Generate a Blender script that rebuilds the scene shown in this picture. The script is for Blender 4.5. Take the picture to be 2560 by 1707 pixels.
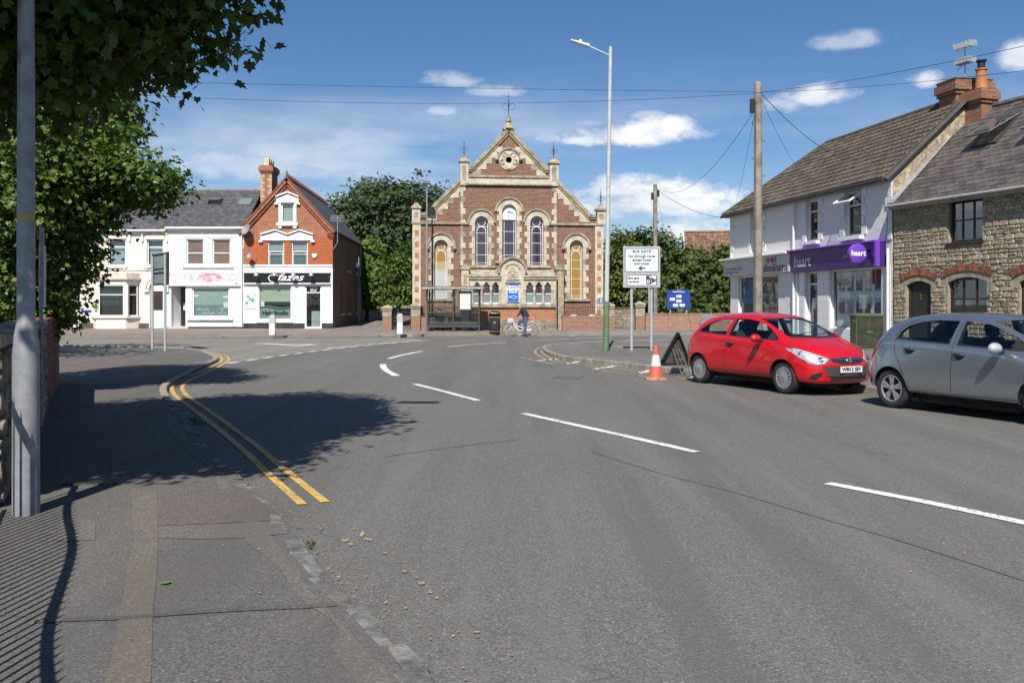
import bpy, bmesh, math, random
import numpy as np
from mathutils import Vector, Matrix
from mathutils.geometry import delaunay_2d_cdt
from mathutils.bvhtree import BVHTree
for o in list(bpy.data.objects):
 bpy.data.objects.remove(o)
S = bpy.context.scene
C = S.collection
R = math.radians
random.seed(7)
# ---------------------------------------------------------------- camera
F, H, PY0 = 2250.0, 1.65, 760.0          # focal length in pixels of a 2560 px wide picture, eye height, horizon row
cam_d = bpy.data.cameras.new('camera')
cam_d.sensor_width = 36.0
cam_d.lens = 36.0 * F / 2560.0
cam_d.shift_y = -(853.5 - PY0) / 2560.0
cam_d.clip_start, cam_d.clip_end = 0.1, 3000
cam = bpy.data.objects.new('camera', cam_d)
C.objects.link(cam)
cam.location = (0, 0, H)
cam.rotation_euler = (R(90), 0, 0)
S.camera = cam
# ---------------------------------------------------------------- sun, exposure
SUN_EL, SUN_AZ = 48.0, 7.0               # light travels towards +Y, a little to the right
ldir = Vector((math.cos(R(SUN_EL)) * math.sin(R(SUN_AZ)), math.cos(R(SUN_EL)) * math.cos(R(SUN_AZ)), -math.sin(R(SUN_EL))))
sun_d = bpy.data.lights.new('sun', 'SUN')
sun_d.energy = 5.0
sun_d.angle = R(0.53)
sun_d.color = (1.0, 0.955, 0.88)
sun = bpy.data.objects.new('sun', sun_d)
C.objects.link(sun)
sun.location = (-5, -30, 40)
sun.rotation_euler = ldir.to_track_quat('-Z', 'Y').to_euler()
S.view_settings.view_transform = 'Standard'
S.view_settings.look = 'None'
S.view_settings.exposure = 0.5
S.view_settings.gamma = 1.0
S.view_settings.use_curve_mapping = False
S.cycles.max_bounces = 6
S.cycles.diffuse_bounces = 2
S.cycles.glossy_bounces = 3
S.cycles.transmission_bounces = 4
S.cycles.transparent_max_bounces = 10
S.cycles.caustics_reflective = False
S.cycles.caustics_refractive = False
# ---------------------------------------------------------------- node helpers
class NT:
 def __init__(self, tree):
  self.t = tree
  tree.nodes.clear()
 def n(self, typ, **kw):
  nd = self.t.nodes.new(typ)
  for k, v in kw.items():
   setattr(nd, k, v)
  return nd
 def l(self, a, b):
  self.t.links.new(a, b)
 def val(self, sock, v):
  if hasattr(v, 'is_linked') or isinstance(v, bpy.types.NodeSocket):
   self.l(v, sock)
  else:
   sock.default_value = v
 def m(self, op, a, b=0.0, c=None, clamp=False):
  nd = self.n('ShaderNodeMath', operation=op, use_clamp=clamp)
  self.val(nd.inputs[0], a)
  self.val(nd.inputs[1], b)
  if c is not None:
   self.val(nd.inputs[2], c)
  return nd.outputs[0]
 def ramp(self, v, a, b, lo=0.0, hi=1.0, smooth=True):
  nd = self.n('ShaderNodeMapRange', interpolation_type='SMOOTHSTEP' if smooth else 'LINEAR')
  self.val(nd.inputs[0], v)
  for i, q in zip((1, 2, 3, 4), (a, b, lo, hi)):
   self.val(nd.inputs[i], q)
  return nd.outputs[0]
 def mix(self, f, a, b, blend='MIX'):
  nd = self.n('ShaderNodeMix', data_type='RGBA', blend_type=blend)
  self.val(nd.inputs[0], f)
  for s, q in ((nd.inputs[6], a), (nd.inputs[7], b)):
   if isinstance(q, (tuple, list)):
    s.default_value = (*q[:3], 1)
   else:
    self.l(q, s)
  return nd.outputs[2]
 def noise(self, vec, scale, detail=4, rough=0.55, dist=0.0):
  nd = self.n('ShaderNodeTexNoise')
  if vec is not None:
   self.l(vec, nd.inputs['Vector'])
  nd.inputs['Scale'].default_value = scale
  nd.inputs['Detail'].default_value = detail
  nd.inputs['Roughness'].default_value = rough
  nd.inputs['Distortion'].default_value = dist
  return nd.outputs['Fac']
 def xyz(self, x, y, z=0.0):
  nd = self.n('ShaderNodeCombineXYZ')
  for s, q in zip(nd.inputs, (x, y, z)):
   self.val(s, q)
  return nd.outputs[0]
# ---------------------------------------------------------------- sky
W = bpy.data.worlds.new('World')
S.world = W
W.use_nodes = True
W.cycles.sampling_method = 'MANUAL'
W.cycles.sample_map_resolution = 512
t = NT(W.node_tree)
sky = t.n('ShaderNodeTexSky', sky_type='NISHITA', sun_disc=False)
sky.sun_elevation = R(SUN_EL)
sky.sun_rotation = R(180 + SUN_AZ)
sky.air_density, sky.dust_density, sky.ozone_density, sky.altitude = 1.0, 0.25, 2.2, 50
tc = t.n('ShaderNodeTexCoord')
sep = t.n('ShaderNodeSeparateXYZ')
t.l(tc.outputs['Generated'], sep.inputs[0])
az = t.m('ARCTAN2', sep.outputs[0], sep.outputs[1])
el = t.m('ARCSINE', sep.outputs[2])
uv = t.xyz(az, t.m('MULTIPLY', el, 1.7), 0.0)
n1 = t.noise(uv, 9.0, 7, 0.62, 0.3)
n2 = t.noise(t.xyz(t.m('MULTIPLY', az, 1.0), t.m('MULTIPLY', el, 5.0), 3.3), 3.2, 4, 0.5, 0.3)
n3 = t.noise(uv, 2.2, 3, 0.5)
n4 = t.noise(uv, 26.0, 5, 0.65, 0.2)
edge = t.m('ADD', t.m('MULTIPLY', t.m('SUBTRACT', n1, 0.5), 2.6), t.m('MULTIPLY', t.m('SUBTRACT', n4, 0.5), 1.3))
def pdir(px, py):
 a = math.atan((px - 1280) / F)
 return a, math.atan((PY0 - py) / math.hypot(F, px - 1280))
cloud = None
# cumulus heaps: centre and half size in picture pixels, density
for (px, py, rx, ry, dens) in [(1575, 338, 165, 34, 1.0), (1480, 354, 90, 20, .85), (1650, 325, 75, 32, .95),
                               (1610, 505, 230, 60, 1.0), (1560, 480, 110, 40, 1.0), (1720, 590, 230, 50, .9), (1500, 530, 90, 60, .85),
                               (2030, 242, 105, 34, .9), (1960, 262, 70, 30, .6), (2320, 200, 40, 22, .75), (2550, 145, 46, 34, .7),
                               (2105, 108, 80, 22, .42), (1130, 205, 62, 22, .5), (1245, 232, 75, 18, .45), (1105, 280, 46, 16, .5),
                               (1365, 345, 34, 20, .35), (1480, 310, 60, 14, .4), (1620, 290, 46, 12, .4), (870, 505, 90, 26, .55),
                               (640, 415, 260, 50, .45), (800, 430, 220, 40, .4), (60, 480, 200, 45, .8), (2900, 380, 190, 60, .9), (3300, 260, 160, 50, .9), (-500, 430, 260, 60, .9)]:
 a0, e0 = pdir(px, py)
 da = t.m('MULTIPLY', t.m('SUBTRACT', az, a0), F / rx)
 de0 = t.m('MULTIPLY', t.m('SUBTRACT', el, e0), F / ry)
 # flat bases: the lower half falls off faster
 de = t.m('MULTIPLY', de0, t.ramp(de0, -0.3, 0.1, 1.35, 1.0))
 d2 = t.m('SQRT', t.m('ADD', t.m('MULTIPLY', da, da), t.m('MULTIPLY', de, de)))
 f = t.ramp(t.m('SUBTRACT', t.m('SUBTRACT', 1.25, d2), t.m('MULTIPLY', edge, -0.95)), 0.0, 0.95, 0.0, dens)
 cloud = f if cloud is None else t.m('MAXIMUM', cloud, f)
# scattered cumulus of the same kind all round the rest of the sky, and thin cirrus low down
band = t.m('MULTIPLY', t.ramp(el, 0.03, 0.12), t.ramp(el, 0.28, 0.75, 1.0, 0.25))
behind = t.ramp(t.m('ABSOLUTE', az), 0.75, 1.1)
scat = t.m('MULTIPLY', t.m('MULTIPLY', t.ramp(t.m('ADD', n3, t.m('MULTIPLY', edge, 0.09)), 0.56, 0.68), band), behind)
cirr = t.m('MULTIPLY', t.ramp(n2, 0.34, 0.78, 0.0, 0.75), t.ramp(el, 0.11, 0.28, 1.0, 0.0))
cirr = t.m('MULTIPLY', cirr, t.ramp(az, -0.1, 0.42, 1.0, 0.45))
low = t.ramp(el, -0.02, 0.20, 0.42, 0.0)
cloud = t.m('MAXIMUM', t.m('MAXIMUM', cloud, scat), t.m('MAXIMUM', cirr, low))
shade = t.ramp(t.m('ADD', n1, t.m('MULTIPLY', n4, 0.35)), 0.45, 0.85, 0.0, 1.0)
ccol = t.mix(shade, (8.6, 9.3, 10.4), (13.6, 13.7, 13.8))
skyc = t.mix(1.0, sky.outputs[0], (0.66, 0.93, 1.18), 'MULTIPLY')
col = t.mix(cloud, skyc, ccol)
bg = t.n('ShaderNodeBackground')
t.l(col, bg.inputs[0])
bg.inputs[1].default_value = 0.057
out = t.n('ShaderNodeOutputWorld')
t.l(bg.outputs[0], out.inputs[0])
# ---------------------------------------------------------------- materials
_mats = {}
def pm(name, col, rough=0.7, var=0.15, scale=5.0, bump=0.0, bscale=40.0, metal=0.0, spec=0.5, coat=0.0, col2=None, dirt=None, dscale=1.2, damt=0.5, tr=0.0):
 """plain painted / stone / metal surface with noise in colour and relief"""
 if name in _mats:
  return _mats[name]
 m = bpy.data.materials.new(name)
 m.use_nodes = True
 t = NT(m.node_tree)
 tc = t.n('ShaderNodeTexCoord')
 v = tc.outputs['Object']
 f = t.noise(v, scale, 5, 0.6)
 c2 = col2 if col2 else tuple(min(1, c * (1 - var * 1.6)) for c in col)
 c1 = col if col2 else tuple(min(1, c * (1 + var * 0.6)) for c in col)
 base = t.mix(t.ramp(f, 0.3, 0.7), c1, c2)
 if dirt:
  g = t.noise(v, dscale, 6, 0.65, 0.4)
  base = t.mix(t.ramp(g, 0.48, 0.72, 0.0, damt), base, dirt)
 b = t.n('ShaderNodeBsdfPrincipled')
 t.l(base, b.inputs['Base Color'])
 t.l(t.ramp(f, 0.2, 0.8, max(0.02, rough - 0.08), min(1, rough + 0.08)), b.inputs['Roughness'])
 b.inputs['Metallic'].default_value = metal
 b.inputs['Specular IOR Level'].default_value = spec
 if coat:
  b.inputs['Coat Weight'].default_value = coat
  b.inputs['Coat Roughness'].default_value = 0.04
 if bump:
  bn = t.n('ShaderNodeBump')
  bn.inputs['Strength'].default_value = min(1.0, bump)
  bn.inputs['Distance'].default_value = 0.02
  t.l(t.noise(v, bscale, 4, 0.6), bn.inputs['Height'])
  t.l(bn.outputs[0], b.inputs['Normal'])
 o = t.n('ShaderNodeOutputMaterial')
 t.l(b.outputs[0], o.inputs[0])
 _mats[name] = m
 return m
def brick_mat(name, cols, mortar, bw=0.225, bh=0.075, ms=0.008, bump=0.5, rough=0.85, soft=0.5, stain=(0.1, 0.08, 0.07), samt=0.35):
 """brick courses in a wall's own axes (u = x + y, v = z), for walls too far off to build brick by brick"""
 if name in _mats:
  return _mats[name]
 m = bpy.data.materials.new(name)
 m.use_nodes = True
 t = NT(m.node_tree)
 tc = t.n('ShaderNodeTexCoord')
 s = t.n('ShaderNodeSeparateXYZ')
 t.l(tc.outputs['Object'], s.inputs[0])
 u = t.m('ADD', s.outputs[0], s.outputs[1])
 br = t.n('ShaderNodeTexBrick', offset=0.5, squash=1.0)
 t.l(t.xyz(u, s.outputs[2], 0.0), br.inputs['Vector'])
 br.inputs['Scale'].default_value = 1.0
 br.inputs['Brick Width'].default_value = bw
 br.inputs['Row Height'].default_value = bh
 br.inputs['Mortar Size'].default_value = ms
 br.inputs['Mortar Smooth'].default_value = 0.15
 br.inputs['Bias'].default_value = 0.0
 br.inputs['Color1'].default_value = (0, 0, 0, 1)
 br.inputs['Color2'].default_value = (1, 1, 1, 1)
 br.inputs['Mortar'].default_value = (0.5, 0.5, 0.5, 1)
 vor = t.n('ShaderNodeTexWhiteNoise', noise_dimensions='2D')
 t.l(t.xyz(t.m('FLOOR', t.m('DIVIDE', u, bw)), t.m('FLOOR', t.m('DIVIDE', s.outputs[2], bh))), vor.inputs['Vector'])
 r1 = t.ramp(vor.outputs['Value'], 0.0, 0.55, smooth=False)
 r2 = t.ramp(vor.outputs['Value'], 0.6, 1.0, smooth=False)
 c = t.mix(r2, t.mix(r1, cols[0], cols[1]), cols[2])
 big = t.noise(tc.outputs['Object'], 0.9, 6, 0.65)
 c = t.mix(t.ramp(big, 0.5, 0.75, 0, samt), c, stain)
 fine = t.noise(tc.outputs['Object'], 30, 4, 0.6)
 c = t.mix(t.ramp(fine, 0.3, 0.8, 0.0, soft * 0.5), c, tuple(k * 0.55 for k in cols[0]))
 c = t.mix(br.outputs['Fac'], c, mortar)
 b = t.n('ShaderNodeBsdfPrincipled')
 t.l(c, b.inputs['Base Color'])
 b.inputs['Roughness'].default_value = rough
 b.inputs['Specular IOR Level'].default_value = 0.25
 bn = t.n('ShaderNodeBump')
 bn.inputs['Strength'].default_value = bump
 bn.inputs['Distance'].default_value = 0.012
 hgt = t.m('SUBTRACT', t.m('ADD', t.m('MULTIPLY', fine, 0.35), t.m('MULTIPLY', vor.outputs['Value'], 0.25)), t.m('MULTIPLY', br.outputs['Fac'], 1.0))
 t.l(hgt, bn.inputs['Height'])
 t.l(bn.outputs[0], b.inputs['Normal'])
 o = t.n('ShaderNodeOutputMaterial')
 t.l(b.outputs[0], o.inputs[0])
 _mats[name] = m
 return m
def glass_mat(name, tint=(0.8, 0.86, 0.86), refl=0.10, rough=0.015, solid=0.0, scol=(0.1, 0.1, 0.1)):
 """thin pane: lets light through with a tint and mirrors its surroundings by angle"""
 if name in _mats:
  return _mats[name]
 m = bpy.data.materials.new(name)
 m.use_nodes = True
 t = NT(m.node_tree)
 tr = t.n('ShaderNodeBsdfTransparent')
 tr.inputs[0].default_value = (*tint, 1)
 last = tr.outputs[0]
 if solid:
  df = t.n('ShaderNodeBsdfDiffuse')
  df.inputs[0].default_value = (*scol, 1)
  mx = t.n('ShaderNodeMixShader')
  mx.inputs[0].default_value = solid
  t.l(last, mx.inputs[1])
  t.l(df.outputs[0], mx.inputs[2])
  last = mx.outputs[0]
 gl = t.n('ShaderNodeBsdfGlossy')
 gl.inputs['Roughness'].default_value = rough
 gl.inputs[0].default_value = (0.95, 0.97, 1, 1)
 geo = t.n('ShaderNodeNewGeometry')
 dt = t.n('ShaderNodeVectorMath', operation='DOT_PRODUCT')
 t.l(geo.outputs['Normal'], dt.inputs[0])
 t.l(geo.outputs['Incoming'], dt.inputs[1])
 sch = t.m('POWER', t.m('SUBTRACT', 1.0, t.m('ABSOLUTE', dt.outputs['Value']), clamp=True), 5.0)
 fac = t.m('ADD', t.m('MULTIPLY', sch, 1.0 - refl), refl, clamp=True)
 mx = t.n('ShaderNodeMixShader')
 t.l(fac, mx.inputs[0])
 t.l(last, mx.inputs[1])
 t.l(gl.outputs[0], mx.inputs[2])
 o = t.n('ShaderNodeOutputMaterial')
 t.l(mx.outputs[0], o.inputs[0])
 _mats[name] = m
 return m
def leaf_mat(name, c1, c2, c3, trans=0.35, rough=0.5):
 if name in _mats:
  return _mats[name]
 m = bpy.data.materials.new(name)
 m.use_nodes = True
 t = NT(m.node_tree)
 geo = t.n('ShaderNodeNewGeometry')
 rnd = geo.outputs['Random Per Island']
 tc = t.n('ShaderNodeTexCoord')
 big = t.noise(tc.outputs['Object'], 1.1, 3, 0.5)
 c = t.mix(rnd, c1, c2)
 c = t.mix(t.ramp(t.m('ADD', t.m('MULTIPLY', rnd, 0.4), big), 0.62, 0.95), c, c3)
 p = t.n('ShaderNodeBsdfPrincipled')
 t.l(c, p.inputs['Base Color'])
 p.inputs['Roughness'].default_value = rough
 p.inputs['Specular IOR Level'].default_value = 0.35
 tl = t.n('ShaderNodeBsdfTranslucent')
 t.l(t.mix(1.0, c, (1.0, 1.1, 0.45), 'MULTIPLY'), tl.inputs[0])
 mx = t.n('ShaderNodeMixShader')
 mx.inputs[0].default_value = trans
 t.l(p.outputs[0], mx.inputs[1])
 t.l(tl.outputs[0], mx.inputs[2])
 o = t.n('ShaderNodeOutputMaterial')
 t.l(mx.outputs[0], o.inputs[0])
 _mats[name] = m
 return m
# ---------------------------------------------------------------- mesh helpers
class MB:
 """collects boxes, prisms, tubes, lathes; build() links them as ONE mesh object"""
 def __init__(self):
  self.v, self.f = [], []
 def add(self, vs, fs):
  b = len(self.v)
  self.v += [tuple(p) for p in vs]
  self.f += [tuple(i + b for i in q) for q in fs]
  return self
 def box(self, x0, x1, y0, y1, z0, z1):
  return self.add([(x0, y0, z0), (x1, y0, z0), (x1, y1, z0), (x0, y1, z0), (x0, y0, z1), (x1, y0, z1), (x1, y1, z1), (x0, y1, z1)],
      [(0, 3, 2, 1), (4, 5, 6, 7), (0, 1, 5, 4), (1, 2, 6, 5), (2, 3, 7, 6), (3, 0, 4, 7)])
 def prism(self, poly, y0, y1):
  """poly (x, z) anticlockwise seen from -y, extruded from y0 (front) to y1"""
  n = len(poly)
  a = sum(poly[i][0] * poly[(i + 1) % n][1] - poly[(i + 1) % n][0] * poly[i][1] for i in range(n))
  if a < 0:
   poly = poly[::-1]
  vs = [(x, y0, z) for x, z in poly] + [(x, y1, z) for x, z in poly]
  fs = [tuple(range(n)), tuple(range(2 * n - 1, n - 1, -1))]
  fs += [(i, i + n, (i + 1) % n + n, (i + 1) % n) for i in range(n)]
  return self.add(vs, fs)
 def slab(self, poly, z0, z1):
  n = len(poly)
  a = sum(poly[i][0] * poly[(i + 1) % n][1] - poly[(i + 1) % n][0] * poly[i][1] for i in range(n))
  if a < 0:
   poly = poly[::-1]
  vs = [(x, y, z1) for x, y in poly] + [(x, y, z0) for x, y in poly]
  fs = [tuple(range(n)), tuple(range(2 * n - 1, n - 1, -1))]
  fs += [(i, i + n, (i + 1) % n + n, (i + 1) % n) for i in range(n)]
  return self.add(vs, fs)
 def tube(self, pts, r, n=8, cap=True):
  pts = [Vector(p) for p in pts]
  rs = r if isinstance(r, (list, tuple)) else [r] * len(pts)
  base = len(self.v)
  up = None
  for i, p in enumerate(pts):
   d = (pts[min(i + 1, len(pts) - 1)] - pts[max(i - 1, 0)]).normalized()
   if up is None:
    up = Vector((0, 0, 1)) if abs(d.z) < 0.9 else Vector((1, 0, 0))
   s = d.cross(up).normalized()
   up = s.cross(d).normalized()
   for k in range(n):
    a = 2 * math.pi * k / n
    q = p + (s * math.cos(a) + up * math.sin(a)) * rs[i]
    self.v.append(tuple(q))
  for i in range(len(pts) - 1):
   for k in range(n):
    a, b = base + i * n + k, base + i * n + (k + 1) % n
    self.f.append((a, b, b + n, a + n))
  if cap:
   self.f.append(tuple(base + k for k in range(n))[::-1])
   self.f.append(tuple(base + (len(pts) - 1) * n + k for k in range(n)))
  return self
 def lathe(self, prof, n=16, o=(0, 0, 0), axis='z', cap=True):
  """prof: list of (radius, height) along the axis"""
  base = len(self.v)
  for r, h in prof:
   for k in range(n):
    a = 2 * math.pi * k / n
    c, s = r * math.cos(a), r * math.sin(a)
    p = (c, s, h) if axis == 'z' else ((c, h, s) if axis == 'y' else (h, c, s))
    self.v.append((p[0] + o[0], p[1] + o[1], p[2] + o[2]))
  for i in range(len(prof) - 1):
   for k in range(n):
    a, b = base + i * n + k, base + i * n + (k + 1) % n
    q = (a, b, b + n, a + n)
    self.f.append(q if axis != 'y' else q[::-1])
  if cap:
   q = tuple(base + k for k in range(n))
   e = tuple(base + (len(prof) - 1) * n + k for k in range(n))
   self.f.append(q[::-1] if axis != 'y' else q)
   self.f.append(e if axis != 'y' else e[::-1])
  return self
 def ring(self, cx, cz, r0, r1, a0, a1, y0, y1, n=16):
  """arch of square section in the xz plane, degrees anticlockwise from +x"""
  out = [(cx + r1 * math.cos(R(a0 + (a1 - a0) * i / n)), cz + r1 * math.sin(R(a0 + (a1 - a0) * i / n))) for i in range(n + 1)]
  inn = [(cx + r0 * math.cos(R(a0 + (a1 - a0) * i / n)), cz + r0 * math.sin(R(a0 + (a1 - a0) * i / n))) for i in range(n + 1)]
  vs = []
  for i in range(n + 1):
   vs += [(inn[i][0], y0, inn[i][1]), (out[i][0], y0, out[i][1]), (out[i][0], y1, out[i][1]), (inn[i][0], y1, inn[i][1])]
  fs = []
  for i in range(n):
   a, b = 4 * i, 4 * i + 4
   for k in range(4):
    fs.append((a + k, a + (k + 1) % 4, b + (k + 1) % 4, b + k))
  if abs(a1 - a0) < 359.9:
   fs += [(3, 2, 1, 0), (4 * n, 4 * n + 1, 4 * n + 2, 4 * n + 3)]
  return self.add(vs, fs)
 def mesh(self, name='m'):
  me = bpy.data.meshes.new(name)
  me.from_pydata(self.v, [], self.f)
  me.validate()
  return me
 def build(self, name, mat, parent=None, smooth=False, bevel=0.0, recalc=False, **props):
  me = self.mesh(name)
  return link(name, me, mat, parent, smooth, bevel, recalc, **props)
def link(name, me, mat=None, parent=None, smooth=False, bevel=0.0, recalc=False, **props):
 if recalc:
  bm = bmesh.new()
  bm.from_mesh(me)
  bmesh.ops.recalc_face_normals(bm, faces=bm.faces)
  bm.to_mesh(me)
  bm.free()
 if mat is not None:
  for m in (mat if isinstance(mat, (list, tuple)) else [mat]):
   me.materials.append(m)
 if smooth:
  me.shade_smooth()
  if smooth is not True:
   me.set_sharp_from_angle(angle=R(smooth))
 o = bpy.data.objects.new(name, me)
 C.objects.link(o)
 if parent is not None:
  o.parent = parent
 if bevel:
  b = o.modifiers.new('bevel', 'BEVEL')
  b.width = bevel
  b.segments = 2
  b.limit_method = 'ANGLE'
 for k, q in props.items():
  o[k] = q
 return o
def thing(name, label, cat, loc=(0, 0, 0), rz=0.0, group=None, kind=None):
 o = bpy.data.objects.new(name, None)
 o.empty_display_size = 0.2
 C.objects.link(o)
 o.location = loc
 o.rotation_euler = (0, 0, rz)
 o['label'], o['category'] = label, cat
 if group:
  o['group'] = group
 if kind:
  o['kind'] = kind
 return o
def tag(o, label=None, cat=None, group=None, kind=None):
 if label: o['label'] = label
 if cat: o['category'] = cat
 if group: o['group'] = group
 if kind: o['kind'] = kind
 return o
def dup(o, parent=None, name=None):
 c = o.copy()
 if name: c.name = name
 C.objects.link(c)
 if parent is not None:
  c.parent = parent
 for ch in o.children:
  dup(ch, c)
 return c
def cdt(outline, holes=(), extra=()):
 """triangulate a polygon with holes; returns verts (2d), tris"""
 vs, es = [], []
 for loop in [outline, *holes]:
  b = len(vs)
  vs += [Vector((p[0], p[1])) for p in loop]
  es += [(b + i, b + (i + 1) % len(loop)) for i in range(len(loop))]
 vs += [Vector(p) for p in extra]
 r = delaunay_2d_cdt(vs, es, [], 0, 1e-6)
 ov, of = r[0], r[2]
 def inside(p, loop):
  c = False
  j = len(loop) - 1
  for i in range(len(loop)):
   xi, yi = loop[i][0], loop[i][1]
   xj, yj = loop[j][0], loop[j][1]
   if (yi > p[1]) != (yj > p[1]) and p[0] < (xj - xi) * (p[1] - yi) / (yj - yi) + xi:
    c = not c
   j = i
  return c
 tris = []
 for f in of:
  cx = sum(ov[i][0] for i in f) / len(f)
  cy = sum(ov[i][1] for i in f) / len(f)
  if inside((cx, cy), outline) and not any(inside((cx, cy), h) for h in holes):
   tris.append(tuple(f))
 return [(p[0], p[1]) for p in ov], tris
def wall_mesh(outline, holes=(), y=0.0, reveal=0.22, thick=0.0):
 """upright wall sheet in the xz plane (front towards -y) with reveals round its openings"""
 vs, tris = cdt(outline, holes)
 V = [(x, y, z) for x, z in vs]
 Fc = []
 for a, b, c in tris:
  (x1, z1), (x2, z2), (x3, z3) = vs[a], vs[b], vs[c]
  Fc.append((a, b, c) if (x2 - x1) * (z3 - z1) - (x3 - x1) * (z2 - z1) > 0 else (a, c, b))
 mb = MB().add(V, Fc)
 def sides(loop, d, flip):
  n = len(loop)
  a = sum(loop[i][0] * loop[(i + 1) % n][1] - loop[(i + 1) % n][0] * loop[i][1] for i in range(n))
  if a < 0:
   loop = loop[::-1]
  q = [(x, y, z) for x, z in loop] + [(x, y + d, z) for x, z in loop]
  fs = [(i, (i + 1) % n, (i + 1) % n + n, i + n) for i in range(n)]
  mb.add(q, fs if flip else [f[::-1] for f in fs])
 for h in holes:
  sides(h, reveal, True)
 if thick:
  sides(outline, thick, False)
 return mb
def rect(x0, x1, z0, z1):
 return [(x0, z0), (x1, z0), (x1, z1), (x0, z1)]
def arch(x0, x1, z0, z1, n=12):
 """round-headed opening whose crown is at z1"""
 r = (x1 - x0) / 2
 cx = (x0 + x1) / 2
 return [(x0, z0), (x1, z0)] + [(cx + r * math.cos(math.pi * i / n), z1 - r + r * math.sin(math.pi * i / n)) for i in range(n + 1)]
def segarch(x0, x1, z0, zs, rise, n=8):
 w = (x1 - x0) / 2
 r = (w * w + rise * rise) / (2 * rise)
 a = math.asin(w / r)
 cx = (x0 + x1) / 2
 return [(x0, z0), (x1, z0)] + [(cx + r * math.sin(a - 2 * a * i / n), zs + rise - r + r * math.cos(a - 2 * a * i / n)) for i in range(n + 1)]
def text_obj(body, size, mat, parent=None, name='lettering', loc=(0, 0, 0), rot=(R(90), 0, 0), align='CENTER', bold=0.0, shear=0.0, ext=0.002, sx=1.0, spacing=1.0, line=1.0):
 cu = bpy.data.curves.new('tmp', 'FONT')
 cu.body = body
 cu.size = size
 cu.align_x = align
 cu.align_y = 'CENTER'
 cu.extrude = ext
 cu.offset = bold
 cu.shear = shear
 cu.space_character = spacing
 cu.space_line = line
 cu.resolution_u = 3
 o = bpy.data.objects.new('tmp', cu)
 C.objects.link(o)
 dg = bpy.context.evaluated_depsgraph_get()
 me = bpy.data.meshes.new_from_object(o.evaluated_get(dg))
 bpy.data.objects.remove(o)
 bpy.data.curves.remove(cu)
 me.materials.clear()
 r = link(name, me, mat, parent)
 r.location = loc
 r.rotation_euler = rot
 r.scale = (sx, 1, 1)
 return r
def G(px, py, z=0.0):
 """ground point under a pixel of the 2560 px wide photograph"""
 D = (H - z) * F / (py - PY0)
 return ((px - 1280) * D / F, D)
def AT(px, py, D):
 return ((px - 1280) * D / F, D, H + (PY0 - py) * D / F)
class Fac:
 """a facade line on the ground from A to B (left to right as seen); s runs along it, y goes into the building"""
 def __init__(self, A, B):
  self.A, self.B = A, B
  self.dx, self.dy = B[0] - A[0], B[1] - A[1]
  self.L = math.hypot(self.dx, self.dy)
  self.ang = math.atan2(self.dy, self.dx)
 def p(self, px, py):
  k = (px - 1280) / F
  u = (k * self.A[1] - self.A[0]) / (self.dx - k * self.dy)
  D = self.A[1] + u * self.dy
  return u * self.L, H + (PY0 - py) * D / F
 def s(self, px):
  return self.p(px, 760)[0]
 def z(self, px, py):
  return self.p(px, py)[1]
 def box(self, x0, x1, ytop, ybot):
  """pixel box to (s0, s1, z0, z1), heights read at its middle"""
  xm = (x0 + x1) / 2
  return self.s(x0), self.s(x1), self.z(xm, ybot), self.z(xm, ytop)
 def root(self, name, label, cat, **k):
  return thing(name, label, cat, (self.A[0], self.A[1], 0), self.ang, **k)
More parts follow.
